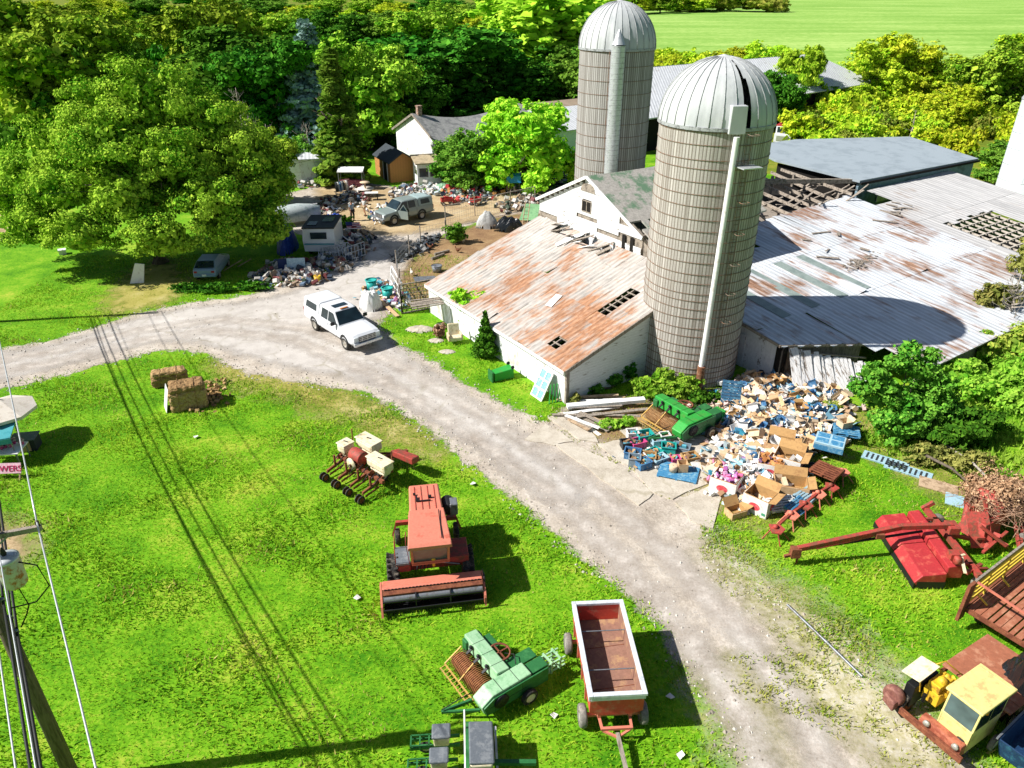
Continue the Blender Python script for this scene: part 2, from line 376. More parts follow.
m_weed=leafmat('weed_leaf','#7a8f2a','#93a13c','#b0a85a',.25,.5)
dpoly=DRIVE; padpoly=smooth_poly([(545,420),(575,402),(640,396),(720,392),(765,395),(745,450),(722,500),(700,520),(650,490),(600,460)],2)
shedpoly=[FW(-.1,-.2),FW(9,-.2),FW(9,14.6),FW(-.1,14.6)]; bigpoly=[FW(8,0),FW(50,-8),FW(50,26),FW(15,26),FW(10,20)]
heap=smooth_poly([(722,402),(755,374),(800,378),(850,405),(838,436),(805,462),(772,505),(738,505),(712,478),(716,445)],3)
patches_dry=[smooth_poly([(110,312),(118,285),(140,268),(170,262),(185,285),(160,305)],3),smooth_poly([(225,366),(232,360),(280,376),(300,384)],3),smooth_poly([(-30,520),(22,528),(34,545),(20,560),(-30,568)],3)]
def gw(P):
    d=pdist(P,dpoly); nz=np.sin(P[:,0]*2.1+1.3*np.sin(P[:,1]*1.7))*np.sin(P[:,1]*2.7+np.sin(P[:,0]*1.1))
    k=np.clip(.55-d/.9+nz*.35,0,1)
    for q in (shedpoly,bigpoly): k*=pdist(P,q)<0
    k*=np.clip(-pdist(P,heap)/.6+.25,0,1)
    for q in patches_dry: k*=np.clip(.35-pdist(P,q)/1.2+nz*.3,0.04,1)
    zc=P[:,1]*CC+CH*CS
    return k*np.clip(34/zc,.2,1)**2
grass_field('lawn_grass',520000,(-34,24,8,56),.05,.12,m_blade,gw,3)
def gv(P):
    nz=np.sin(P[:,0]*3.1+1.3*np.sin(P[:,1]*2.7))*np.sin(P[:,1]*3.7+np.sin(P[:,0]*2.1)*2)
    k=np.clip(.3+nz*.6,0,1)*(pdist(P,WEEDG)>-.4)
    sd=np.full(len(P),-9.)
    for q in slab_polys: sd=np.maximum(sd,pdist(P,q))
    k2=(pdist(P,padpoly)>0)*(sd<-.03)*(pdist(P,heap)<.3)*np.clip(.5+nz,0,1)*.75
    return np.maximum(k,k2)
grass_field('gravel_weeds',260000,(-2,22,8,36),.05,.12,m_weed,gv,5)

# taller mixed tufts and dry stems scattered through the lawn; loose stones along the drive
m_tuft=leafmat('rank_grass','#3a7a0e','#639a1a','#93b030',.3,.3); m_straws=leafmat('dry_stem','#8f8a3c','#b3a855','#cdbf7a',.25,.5)
def gt(P):
    nz=np.sin(P[:,0]*.9+1.7*np.sin(P[:,1]*.6))*np.sin(P[:,1]*1.1+np.sin(P[:,0]*.8))
    return gw(P)*np.clip(nz*.7+.12+.35*np.sin(P[:,0]*5.3+np.sin(P[:,1]*4.1)*2)*np.sin(P[:,1]*4.7),0,.6)*.5
grass_field('rank_grass',260000,(-34,24,8,56),.07,.17,m_tuft,gt,13)
def gs(P):
    nz=np.sin(P[:,0]*.5+2+1.7*np.sin(P[:,1]*.8))*np.sin(P[:,1]*.7+np.sin(P[:,0]*.9))
    return gw(P)*np.clip(nz*1.5-.3,0,1)*.6
grass_field('dry_stems',160000,(-34,24,8,56),.06,.15,m_straws,gs,14)
def stones(n,seed):
    r=np.random.RandomState(seed); P=np.stack([r.uniform(-30,20,n),r.uniform(9,50,n)],1); d=pdist(P,DRIVE); k=(d>-.5)&(r.uniform(size=n)<np.clip(1.1-d/1.6,.06,1)); P=P[k]; n=len(P); s=r.uniform(.025,.075,n)
    o=np.array([(1,0,0),(0,1,0),(-1,0,0),(0,-1,0),(0,0,.8)]); V=o[None]*s[:,None,None]*r.uniform(.6,1.3,(n,1,3)); V[:,:,:2]+=P[:,None]; V[:,:,2]+=.01
    f=np.array([(0,1,4),(1,2,4),(2,3,4),(3,0,4)]); return tag(npmesh('loose_stones',V.reshape(-1,3),(f[None]+np.arange(n)[:,None,None]*5).reshape(-1,3),palette('stone_greys',['#b9b1a6','#9a9186','#c6c0b6','#a69c8f','#8c8378','#cbc5bc'],.9)),None,None,None,'stuff')
stones(26000,6)

# compacted wheel tracks along the drive
m_track=ground_mat('compacted_track',['#988c80','#bdb4aa','#d6d0c8'],edge=.5,amp=.5,big=.2,mid=1.0,fine=13,bump=.3)
m_rut=ground_mat('track_middle',['#8d8060','#a99f84','#c0b8a6'],edge=.2,amp=.35,big=.3,mid=1.4,fine=10,bump=.5)
TR=[G(*p) for p in ((-40,372),(60,356),(140,336),(215,325),(300,334),(380,366),(470,421),(560,482),(640,552),(712,632),(770,712),(805,790))]
def strip(off,w):
    L=[];Rr=[]
    for i,p in enumerate(TR):
        d=(TR[min(i+1,len(TR)-1)]-TR[max(i-1,0)]).normalized(); n=Vector((-d.y,d.x,0)); L.append(p+n*(off+w/2)); Rr.append(p+n*(off-w/2))
    return L+Rr[::-1]
for off in (-.85,.85): patch('wheel_track',strip(off,.7),m_track,.0165,.22,.5)
# ------------------------------------------------------------------ building materials
def roof_mat(name,base,rust,amt,axis='x',rib=.25,rust2=None,dark=.75,streak=.5):
    """corrugated sheet: ribs run along the given local axis, rust streaks follow them"""
    t=NT(name); st=(.16,1,1) if axis=='x' else (1,.16,1)
    tc=t.n('ShaderNodeTexCoord')
    n1=t.noise(.28,3,.6,stretch=(.6,.8,1)); n2=t.noise(2.6,5,.7,stretch=st); n3=t.noise(9,4,.6,stretch=st)
    sep=t.n('ShaderNodeSeparateXYZ'); t.link(tc,3,sep,0)
    wv=t.math('SINE',t.math('MULTIPLY',(sep if False else sep),0)) if False else None
    mm=t.n('ShaderNodeMath'); mm.operation='MULTIPLY'; t.link(sep,1 if axis=='x' else 0,mm,0); mm.inputs[1].default_value=2*PI/rib
    sn=t.math('SINE',mm)
    at=t.n('ShaderNodeAttribute',attribute_name='tint')
    b=C(base); lo=tuple(x*dark for x in b[:3])+(1,)
    c0=t.ramp(n2,[(.36,lo),(.58,b)])
    s=t.math('ADD',t.math('MULTIPLY',n1,.55),t.math('MULTIPLY',n2,.45))
    s2=t.n('ShaderNodeMath'); s2.operation='MULTIPLY_ADD'; t.link(at,2,s2,0); s2.inputs[1].default_value=.03; t.link(s,0,s2,2)
    mk=t.ramp(s2,[(.62-amt*.3,0.0),(.72-amt*.3,1.0)])
    rc=t.ramp(n3,[(.3,C(rust)),(.7,C(rust2 or rust))])
    c1=t.mix((mk,0),c0,rc)
    gr=t.ramp(sn,[(.0,.62),(.4,1.0)]); c2=t.mix(.5,c1,(gr,0),'MULTIPLY')  # rib troughs darkened in the colour, painted shading for the corrugation
    tv=t.n('ShaderNodeMapRange'); t.link(at,2,tv,0); tv.inputs[1].default_value=-1.2; tv.inputs[2].default_value=1.0; tv.inputs[3].default_value=.8; tv.inputs[4].default_value=1.0; c2=t.mix(1.0,c2,(tv,0),'MULTIPLY')
    n5=t.noise(3.5,5,.7,stretch=(.05,1.3,1) if axis=='x' else (1.3,.05,1)); st2=t.ramp(n5,[(.5,1.0),(.66,.55)]); c2=t.mix(streak,c2,(st2,0),'MULTIPLY')
    h=t.math('ADD',t.math('MULTIPLY',sn,.6),t.math('MULTIPLY',n3,.3))
    return t.out(t.bsdf(c2,.5,.0,h,.5,.03,.35))
def board_mat(name,base,wear,amt,pitch=.16,axis=2,rough=.75):
    t=NT(name); tc=t.n('ShaderNodeTexCoord'); sep=t.n('ShaderNodeSeparateXYZ'); t.link(tc,3,sep,0)
    st=(1,1,5) if axis==2 else ((5,1,.6) if axis==0 else (1,5,.6))
    n2=t.noise(1.6,6,.7,stretch=st); n3=t.noise(8,4,.6,stretch=st)
    mm=t.n('ShaderNodeMath'); mm.operation='DIVIDE'; t.link(sep,axis,mm,0); mm.inputs[1].default_value=pitch
    fr=t.math('FRACT',mm)
    b=C(base); c0=t.ramp(n3,[(.3,tuple(x*.82 for x in b[:3])+(1,)),(.65,b)])
    mk=t.ramp(n2,[(.66-amt*.3,0.0),(.72-amt*.3,1.0)]); c1=t.mix((mk,0),c0,C(wear))
    ln=t.ramp(fr,[(.0,.45),(.1,1.0)]); c2=t.mix(.75,c1,(ln,0),'MULTIPLY')
    return t.out(t.bsdf(c2,rough,0,fr,.6,.02,.2))
m_rustroof=roof_mat('rusty_roof','#ccc5bd','#a06d4a',.44,'x',.33,'#c49a7c',.82,.7)
m_bigroof=roof_mat('galvanised_roof','#e9eef3','#8a644c',.42,'y',.42,'#b3917a',.86,.5)
m_paleroof=roof_mat('pale_worn_roof','#d8d6d4','#94806f',.14,'y',.5,'#b7a28e',.86)
m_whiteroof=roof_mat('white_metal_roof','#dcdfe2','#a9a196',.12,'y',.4,None,.9)
m_flatroof=mat('grey_membrane_roof','#98a3aa',.6,0,'#8a959c',.4,.3,.05,30,.1)
m_shingle=mat('mossy_shingles','#a9a49c',.9,0,'#5f7d62',.42,.35,.5,7,.3)
m_greyshingle=mat('grey_shingles','#8f8f8d',.9,0,'#6f7070',.4,.6,.5,9,.25)
m_darkshingle=mat('dark_shingles','#3b4248',.9,0,None,.3,1,.5,12,.3)
m_whiteboard=board_mat('peeling_white_boards','#e4e5e6','#8f877c',.22,.16)
m_whiteboard2=board_mat('white_clapboard','#dfe4ea','#8f9499',.16,.14)
m_vboard=board_mat('peeling_vertical_boards','#dedede','#857c72',.34,.22,0)
m_vboard2=board_mat('leaning_boards','#e0dedd','#8a7d72',.4,.2,0)
m_whitewash=mat('whitewashed_block','#e0e1e2',.85,0,'#b5afa6',.3,.9,.4,8,.12,(1,1,.5))
m_greywood=mat('grey_weathered_wood','#9a8f82',.85,0,'#6b6259',.4,1.2,.3,10,.3,(6,1,1))
m_tan=board_mat('tan_siding','#cf9258','#b57a45',.12,.3,0)
m_dark=mat('dark_interior','#17130f',.95,0,None,.3,1,.1,8,.4)  # near-black tone paints shade inside openings; also used on dark walls and trim
m_rafter=mat('old_rafters','#a69a8c',.85,0,'#6f655a',.4,2,.3,14,.25)
m_white=mat('white_paint','#e9e9e7',.5,0,'#cfcac2',.25,1.2,.08,10,.06)
m_blackmetal=mat('black_metal','#1d1e20',.5,.2,None,.3,2,.1,20,.3)
m_stave=None
def Lp(s,k,z=0): return Vector((s,-k,z))
def farm(name,label,cat): return thing(name,label,cat,E0,FROT)
def sheets(mb,zf,s0,s1,k0,k1,ds,dk,inside,th=.025,lift=.012,over=.04):
    """lay overlapping metal sheets"""
    ns=int(math.ceil((s1-s0)/ds)); nk=int(math.ceil((k1-k0)/dk))
    for i in range(ns):
        for j in range(nk):
            a0=s0+i*ds; a1=min(s1,a0+ds+over); b0=k0+j*dk; b1=min(k1,b0+dk+over)
            cs,ck=(a0+a1)/2,(b0+b1)/2
            if not inside(cs,ck): continue
            l=lift*((i+j*2)%3)+rnd.uniform(0,.012); q=[Lp(a0,b0,zf(a0,b0)+l),Lp(a1,b0,zf(a1,b0)+l+rnd.uniform(0,.01)),Lp(a1,b1,zf(a1,b1)+l+rnd.uniform(0,.01)),Lp(a0,b1,zf(a0,b1)+l)]
            if rnd.random()<.05: c_=rnd.randrange(4); q[c_]=q[c_]+Vector((0,0,rnd.uniform(.05,.16)))
            mb.prism(q[::-1],(0,0,-th),a=rnd.gauss(0,.5))
# ------------------------------------------------------------------ 1. low shed with the rusty roof
b=farm('low_shed','low white shed with a wide rusty tin roof beside the driveway','shed')
zf=lambda s,k: 1.95+s*.33
r=MB()
def ins(s,k):
    if 12.2<k<12.95 and (.7<s<1.5 or 4.0<s<6.6): return False
    if s>8.2 and 2<k<9.5 and rnd.random()<.3: return False
    return True
sheets(r,zf,0,9.05,0,14.6,.82,.8,ins)
r.build('roof',m_rustroof,b)
r=MB()
for k in np.arange(.3,14.6,1.19): r.bar(Lp(.1,k,zf(.1,k)-.16),Lp(9,k,zf(9,k)-.16),.06,.14)
for s in np.arange(.4,9,.42): r.bar(Lp(s,11.8,zf(s,0)-.06),Lp(s,13.4,zf(s,0)-.06),.07,.05)
r.build('rafters',m_rafter,b)
r=MB(); r.add([Lp(.4,11.5,zf(0,0)-.9),Lp(8.5,11.5,zf(8.5,0)-.9),Lp(8.5,14,zf(8.5,0)-.9),Lp(.4,14,zf(0,0)-.9)],[(3,2,1,0)]); r.build('hole_shade_sheet',m_dark,b)  # dark sheet added under the roof gap to paint the unlit interior
r=MB(); r.box(Lp(.35,7.3,.9),(.2,14.4,1.9)); r.build('side_wall',m_whitewash,b)
r=MB(); r.box(Lp(.02,7.3,1.86),(.05,14.5,.2)); r.build('fascia',m_white,b)
r=MB(); r.prism([Lp(.46,14.3,0),Lp(8.6,14.3,0),Lp(8.6,14.3,zf(8.6,0)-.08),Lp(.46,14.3,zf(.46,0)-.08)],Lp(0,.16)); r.build('front_wall',m_whiteboard,b)
r=MB(); r.bar(Lp(.1,14.62,zf(.1,0)-.07),Lp(9,14.62,zf(9,0)-.07),.05,.16); r.build('rake_board',m_greywood,b)
r=MB(); r.box(Lp(.3,14.5,.95),(.18,.14,1.9)); r.build('corner_post',m_greywood,b)
r=MB(); r.prism([Lp(.46,.2,0),Lp(8.9,.2,0),Lp(8.9,.2,zf(8.9,0)-.1),Lp(.46,.2,zf(.46,0)-.1)],Lp(0,.12)); r.build('back_wall',m_whiteboard,b)
# curled scraps of flashing and boards lying on top of the roof
scr=[]
for i in range(12):
    s=rnd.uniform(7.6,8.8); k=rnd.uniform(1.5,9.5); m=MB(); L=rnd.uniform(.7,1.9)
    m.bar((-L/2,0,0),(L/2,0,.05),rnd.uniform(.12,.3),.03); o=m.build('loose_board',m_greywood if i%3 else m_white)
    o.location=FW(s,k,zf(s,k)+.12); o.rotation_euler=(rnd.uniform(-.1,.3),-.32,FROT+rnd.uniform(-.9,.9)-1.2)
    tag(o,'loose weathered board lying at the top of the rusty shed roof','board','loose boards along the top of the rusty roof')
m=MB(); m.box((0,0,0),(1.1,.42,.03)); o=m.build('tin_sheet',m_white); o.location=FW(3.4,9.2,zf(3.4,0)+.09); o.rotation_euler=(0,-.32,FROT+.3); tag(o,'small white sheet lying loose on the rusty roof','sheet')
# ------------------------------------------------------------------ 2. gable barn
b=farm('gable_barn','old white gabled barn with mossy shingle roof and peeling boards','barn')
ZE,ZA,S0,S1=6.1,8.5,9.1,19.6
def gtop(k): return ZE+(ZA-ZE)*(1-abs(k-5)/5)
# gable wall: individual boards, some missing
m=MB(); missing={(1,0),(1,1),(2,1),(11,6),(12,6),(12,7),(13,6),(13,7),(14,7)}
r2=random.Random(3)
for i in range(20):
    z0=3.6+i*.25
    for j in range(5):
        k0=j*2.0; k1=k0+2.0
        for (a,c) in ((k0,k1),):
            # clip to the gable
            zt=z0+.25
            ka=max(a,.02 if zt<ZE else (zt-ZE)/(ZA-ZE)*5); kb=min(c,9.98 if zt<ZE else 10-(zt-ZE)/(ZA-ZE)*5)
            if kb-ka<.1: continue
            if (6.35<zt-.12<7.0) and ka<5.35 and kb>4.55:
                segs=[(ka,4.55),(5.35,kb)]
            else: segs=[(ka,kb)]
            if r2.random()<.06 or (j==4 and zt<5.9 and r2.random()<.55) or (j==0 and 4.9<zt<5.4): continue
            for q0,q1 in segs:
                if q1-q0<.05: continue
                m.box(Lp(S0-.03+r2.uniform(-.015,.015),(q0+q1)/2,z0+.125),(.03,q1-q0-.01,.24))
m.build('gable_boards',m_whiteboard,b)
m=MB(); m.prism([Lp(S0+.03,0,3),Lp(S0+.03,10,3),Lp(S0+.03,10,ZE),Lp(S0+.03,5,ZA),Lp(S0+.03,0,ZE)],Lp(.08,0)); m.build('sheathing',m_greywood,b)
m=MB(); m.box(Lp(S0-.015,4.95,6.68),(.06,.78,.6)); wn=m.build('window',m_dark,b)
m=MB()
for a,c in ((Lp(S0-.06,4.5,6.35),Lp(S0-.06,5.4,6.35)),(Lp(S0-.06,4.5,7.02),Lp(S0-.06,5.4,7.02)),(Lp(S0-.06,4.52,6.35),Lp(S0-.06,4.52,7.02)),(Lp(S0-.06,5.38,6.35),Lp(S0-.06,5.38,7.02)),(Lp(S0-.05,4.95,6.35),Lp(S0-.05,4.95,7.02))): m.bar(a,c,.05)
m.build('frame',m_greywood,wn)
m=MB(); m.prism([Lp(S0-.05,4.3,7.6),Lp(S0-.05,5.7,7.6),Lp(S0-.05,5.5,8.1),Lp(S0-.05,4.5,8.1)],Lp(-.03,0)); m.build('louvre',m_greywood,b)
for k0 in (8.3,9.0):
    m=MB(); m.box(Lp(S0-.05,k0+.2,5.3),(.04,.28,1.0)); m.build('doorway',m_dark,b)
m=MB()
def slope(ka,kb,s0,s1,hole=None,th=.1):
    ns=int((s1-s0)/.5)
    for i in range(ns):
        for j in range(8):
            fa,fb=ka+(kb-ka)*j/8,ka+(kb-ka)*(j+1)/8; a0=s0+(s1-s0)*i/ns; a1=s0+(s1-s0)*(i+1)/ns
            if hole and hole((a0+a1)/2,(fa+fb)/2): continue
            sg=lambda s,k: gtop(k)-.12*math.sin(max(0,(s-S0)/(S1-S0))*PI)
            q=[Lp(a0,fa,sg(a0,fa)),Lp(a1,fa,sg(a1,fa)),Lp(a1,fb,sg(a1,fb)),Lp(a0,fb,sg(a0,fb))]
            m.prism(q,(0,0,th))
slope(-.2,5,S0-.25,S1); slope(5,10.3,S0-.25,S1,lambda s,k: k>9.3 and s<11 and rnd.random()<.6)
m.build('roof',m_shingle,b)
m=MB(); m.box(Lp(14.3,9.9,4.4),(10.2,.16,3.4)); m.box(Lp(14.3,.1,3.6),(10.2,.16,5)); m.build('side_wall',m_greywood,b)
m=MB(); m.bar(Lp(S0-.24,-.15,ZE-.02),Lp(S0-.24,5,ZA+.03),.06,.18); m.bar(Lp(S0-.24,5,ZA+.03),Lp(S0-.24,10.2,ZE-.05),.06,.18); m.build('barge_board',m_white,b)
m=MB()
for i in range(9): m.bar(Lp(S0+.2+i*.35,9.4,6.25+rnd.uniform(-.2,.1)),Lp(S0+.3+i*.35,10.9,5.4+rnd.uniform(-.5,.2)),.07,.12)
m.build('broken_rafters',m_greywood,b)
m=MB(); m.prism([Lp(S0+.1,9.9,3),Lp(S0+.1,10.4,3),Lp(S0+.1,10.4,5.8),Lp(S0+.1,9.9,5.9)],Lp(.12,0)); m.build('torn_post',m_greywood,b)
# ------------------------------------------------------------------ 3. long low barn with galvanised roof
b=farm('long_barn','sprawling low barn under patched pale metal roofing behind the near silo','barn')
zb=lambda s,k: 2.3-.128*(k-18.7)
PL=[(10.8,10),(19.9,10),(19.9,7.2),(34.8,6.3),(34.8,8.6),(37.6,8.6),(37.6,6.2),(50.4,6.1),(50.4,24.2),(15.6,24.2),(15.4,21.2),(10.8,19)]
PLn=[(a,c,0) for a,c in PL]
def inb(s,k): return pdist(np.array([[s,k]]),PLn)[0]>-.02
HOLE=lambda s,k: 36.9<s<43.2 and 13.4<k<19.2
SKY=[(13.6+2.35*i,12.1,12.1+5.2) for i in range(4)]
m=MB(); mp=MB()
ROWS=[(6.1,12.1),(12.1,17.4),(17.4,25)]
for (ka,kb) in ROWS:
    s=10.8
    while s<50.4:
        s2=min(s+.84,50.4)
        # clip the sheet ends to the outline
        ks=[k for k in np.arange(ka,kb+.01,.2) if inb((s+s2)/2,min(k,kb-.01))]
        if ks:
            k0,k1=max(ka,min(ks)-.1),min(kb,max(ks)+.1)
            segs=[(k0,k1)]
            if 36.9<(s+s2)/2<43.2: segs=[(a,c) for a,c in ((k0,min(k1,13.4+rnd.uniform(-.3,.3))),(max(k0,19.1+rnd.uniform(-.4,.2)),k1)) if c-a>.1]
            tgt=mp if s>34.6 else m
            l=.012*(int(s/.84)%2)+(.03 if ka<12 else .015 if ka<17 else 0)
            for a,c in segs:
                q=[Lp(s,a,zb(s,a)+l),Lp(s2+.03,a,zb(s2,a)+l+rnd.uniform(0,.012)),Lp(s2+.03,c,zb(s2,c)+l+rnd.uniform(0,.012)),Lp(s,c,zb(s,c)+l)]
                if rnd.random()<.12: c_=rnd.randrange(4); q[c_]=q[c_]+Vector((0,0,rnd.uniform(.04,.14)))
                tgt.prism(q[::-1],(0,0,-.02),a=rnd.gauss(0,.5))
        s=s2
m.build('roof',m_bigroof,b); mp.build('pale_roof',m_paleroof,b)
m_skyl=mat('fogged_skylight','#8f9c96',.4,0,'#7b8984',.4,.6,.05,10,.15)
for i,(s,ka,kb) in enumerate([(13.3,12.2,17.2),(15.9,12.2,17.2),(18.6,12.2,17.2),(20.9,12.2,17.2)]):
    m=MB(); q=[Lp(s,ka,zb(s,ka)+.075),Lp(s+.75,ka,zb(s,ka)+.075),Lp(s+.75,kb,zb(s,kb)+.062),Lp(s,kb,zb(s,kb)+.062)]; m.prism(q[::-1],(0,0,-.02)); m.build('skylight',m_skyl,b)
m=MB()
for s in np.arange(36.6,43.6,.95): m.bar(Lp(s,13,zb(s,13)-.12),Lp(s,19.6,zb(s,19.6)-.12),.07,.13)
for k in np.arange(13.5,19.4,.75): m.bar(Lp(36.7,k,zb(0,k)-.03),Lp(43.4,k,zb(0,k)-.03),.11,.05)
m.build('purlins',mat('pale_purlins','#c4bbae',.85,0,'#958a7d',.35,2,.3,14,.2),b)
m=MB(); m.add([Lp(36,12.6,1.0),Lp(44,12.6,1.0),Lp(44,20,1.0),Lp(36,20,1.0)],[(3,2,1,0)]); m.build('hole_shade_sheet',m_dark,b)  # near-black sheet added below the hole so the inside reads as shade
m=MB()
for (p,q) in (((10.95,14),(10.95,18.9)),):
    z0,z1=zb(*p)-.06,zb(*q)-.06; m.prism([Lp(p[0],p[1],0),Lp(q[0],q[1],0),Lp(q[0],q[1],z1),Lp(p[0],p[1],z0)],Lp(.15,0))
m.build('end_wall',m_vboard,b)
m=MB(); m.prism([Lp(11.1,18.9,0),Lp(15.3,20.9,0),Lp(15.3,20.9,zb(0,20.9)-.05),Lp(11.1,18.9,zb(0,18.9)-.05)],Lp(.1,-.15)); m.prism([Lp(15.7,23.9,0),Lp(50,23.9,0),Lp(50,23.9,zb(0,23.9)-.06),Lp(15.7,23.9,zb(0,23.9)-.06)],Lp(0,-.14)); m.build('front_wall',m_greywood,b)
m=MB(); m.box(Lp(11.05,19.05,1.1),(.3,.5,2.2)); m.build('doorway',m_dark,b)
m=MB(); m.box(Lp(10.86,16.2,1.0),(.05,1.3,1.9)); d=m.build('door',m_vboard,b); m=MB(); m.box(Lp(10.81,15.75,1.0),(.05,.05,.3)); m.build('handle',m_blackmetal,d)
m=MB(); m.bar(Lp(10.75,10.2,zb(0,10.2)-.03),Lp(10.75,19.1,zb(0,19.1)-.03),.05,.16); m.bar(Lp(10.8,19.1,zb(0,19.1)-.04),Lp(15.4,21.25,zb(0,21.25)-.04),.05,.14); m.bar(Lp(15.6,24.25,zb(0,24.2)-.06),Lp(50.4,24.25,zb(0,24.2)-.06),.05,.12); m.build('fascia',m_greywood,b)
# leaning tumbledown lean-to boards in front of it
b=farm('board_lean_to','row of peeling white boards leaning out from the long barn','lean-to')
for i in range(19):
    s=11.2+i*.2; k=19.5+i*.115; m=MB(); h=2.1-.055*i+rnd.uniform(-.12,.1)
    m.bar(Lp(s-.55,k+1.15,.02),Lp(s+.1,k-.1,h),.26,.03,up=Vector((.2,-.115,0)).cross(Vector((.65,1.25,h)))); m.build('board',m_vboard2,b)
m=MB(); m.bar(Lp(11.2,19.4,1.95),Lp(15.1,21.4,1.3),.12,.06); m.build('rail',m_greywood,b)
# debris on the metal roof
for i in range(16):
    if i<9: s,k=rnd.uniform(34.5,38),rnd.uniform(9,11)
    else: s,k=rnd.uniform(22,33),rnd.uniform(7.5,16)
    m=MB(); L=rnd.uniform(.6,1.9); m.bar((-L/2,0,0),(L/2,0,0),rnd.uniform(.1,.25),.03); o=m.build('loose_board',m_greywood); o.location=FW(s,k,zb(s,k)+.12); o.rotation_euler=(.128*.8,.05,FROT+rnd.uniform(-1.6,.6)); tag(o,'grey scrap of board lying on the pale metal roof','board','scraps of board on the metal roof')
m=MB()
for i in range(60): m.box((rnd.gauss(0,1.0),rnd.gauss(0,.25),rnd.uniform(0,.06)),(rnd.uniform(.1,.5),rnd.uniform(.05,.14),.03),(0,0,rnd.uniform(0,3)))
o=m.build('broken_slats',m_greywood); o.location=FW(24.3,14.6,zb(0,14.6)+.06); o.rotation_euler=(.1,0,FROT+.15); tag(o,None,None,None,'stuff')
# ------------------------------------------------------------------ collapsed frame behind the silo
b=farm('collapsed_frame','collapsed roof of broken grey rafters between silo and flat grey roof','wreckage')
for i in range(7):
    m=MB(); s=26+i*1.6; m.bar(Lp(s,-1+rnd.uniform(-.5,.5),4.6),Lp(s+rnd.uniform(-1,1),6.8,3.9+rnd.uniform(-.6,.3)),.1,.22); m.build('rafter',m_rafter,b)
for i in range(48):
    m=MB(); s=rnd.uniform(22,36); k=rnd.uniform(2,7); a=rnd.uniform(0,3.1); L=rnd.uniform(1,2.6)
    m.bar(Lp(s,k,3.6+rnd.uniform(-.3,.5)),Lp(s+L*math.cos(a),k+L*math.sin(a)*.6,3.9+rnd.uniform(-.6,.7)),.16,.05); m.build('plank',m_greywood,b)
m=MB(); m.bar(Lp(24,-2,4.9),Lp(38,5.4,4.5),.25,.35); m.build('beam',m_rafter,b)
m=MB(); m.prism([Lp(20,4,3.7),Lp(26,1,4.2),Lp(28,6.5,3.5),Lp(22,7.3,3.6)],(0,0,.12)); m.build('fallen_decking',m_greywood,b)
m=MB(); m.box(Lp(30,0,2.6),(16,13,.1)); m.build('void_shade_sheet',m_dark,b)  # near-black sheet added to paint the dark void under the rafters
m=MB(); m.prism([Lp(37.7,5.4,2.4),Lp(36.6,-2,2.4),Lp(36.6,-2,4.8),Lp(37.7,5.4,4.5)],Lp(.15,0)); m.build('back_wall',m_dark,b)  # wall coloured near-black, carrying the painted shade of the void
for i in range(6):
    m=MB(); m.box(Lp(25+i*2,-2+i*.6,2.9),(.18,.18,3.4)); m.build('post',m_greywood,b)
# ------------------------------------------------------------------ 4. flat grey roof building
b=farm('flat_roof_barn','long shed with a smooth slate-grey roof beyond the metal roofs','shed')
m=MB(); pts=[(37.2,5.7),(54.2,6.6),(56.6,-1.6),(44.5,-6.2),(38,-6.6),(36.2,-2)]
m.prism([Lp(s,k,4.5+(6-k)*.06) for s,k in pts],(0,0,.18)); m.build('roof',m_flatroof,b)
m=MB(); m.prism([Lp(37.5,5.5,0),Lp(54,6.4,0),Lp(54,6.4,4.5),Lp(37.5,5.5,4.5)],Lp(0,-.2)); m.prism([Lp(54,6.4,0),Lp(56.3,-1.5,0),Lp(56.3,-1.5,4.85),Lp(54,6.4,4.5)],Lp(-.2,0)); m.build('wall',mat('bluegrey_wall','#7d95a3',.7,0,'#5d7078',.4,.7,.2,6,.2),b)
for k0 in (41,46): 
    m=MB(); m.box(Lp(k0,5.76,3.1),(1.6,.06,1.2)); m.build('window',m_white,b)
m=MB(); m.bar(Lp(37.2,5.85,4.45),Lp(54.2,6.75,4.45),.08,.2); m.build('fascia',m_dark,b)
# ------------------------------------------------------------------ 5. farmhouse wing with sagging roof
HB=Vector((-10.8,85.7,0))
b=thing('white_farmhouse','white gabled house with sagging grey shingle roof behind the bushes','house',HB,FROT)
def sag(s): return -.9*math.sin(min(1,s/13)*PI)
m=MB(); m.prism([Lp(0,-4.8,0),Lp(0,4.8,0),Lp(0,4.8,3.9),Lp(0,0,6.0),Lp(0,-4.8,3.9)],Lp(.2,0)); m.build('gable_wall',m_whitewash,b)
m=MB(); m.box(Lp(7,4.7,1.9),(14,.2,3.8)); m.build('side_wall',m_whitewash,b)
m=MB()
for i in range(14):
    for sg in (-1,1):
        a0,a1=-.25+i*1.03,-.25+(i+1)*1.03
        m.prism([Lp(a0,0,6.05+sag(a0)),Lp(a1,0,6.05+sag(a1)),Lp(a1,5.2*sg,3.75+sag(a1)*.5),Lp(a0,5.2*sg,3.75+sag(a0)*.5)][::-sg],(0,0,.12))
rf=m.build('roof',m_greyshingle,b)
m=MB(); m.box(Lp(.6,.1,6.4),(.5,.5,.9)); m.box(Lp(.6,.1,6.9),(.6,.6,.12)); m.build('chimney',mat('old_brick','#8d6a58',.9,0,'#b5aa9d',.4,3,.3,14,.25),rf)
m=MB()
for sg in (-1,1): m.bar(Lp(-.28,0,6.1),Lp(-.28,5.25*sg,3.8),.06,.22)
m.build('barge_board',m_greywood,b)
b=thing('tin_roof_wing','low white outbuilding with rust-brown and white metal roof left of the far silo','outbuilding',HB+WX*14.2,FROT)
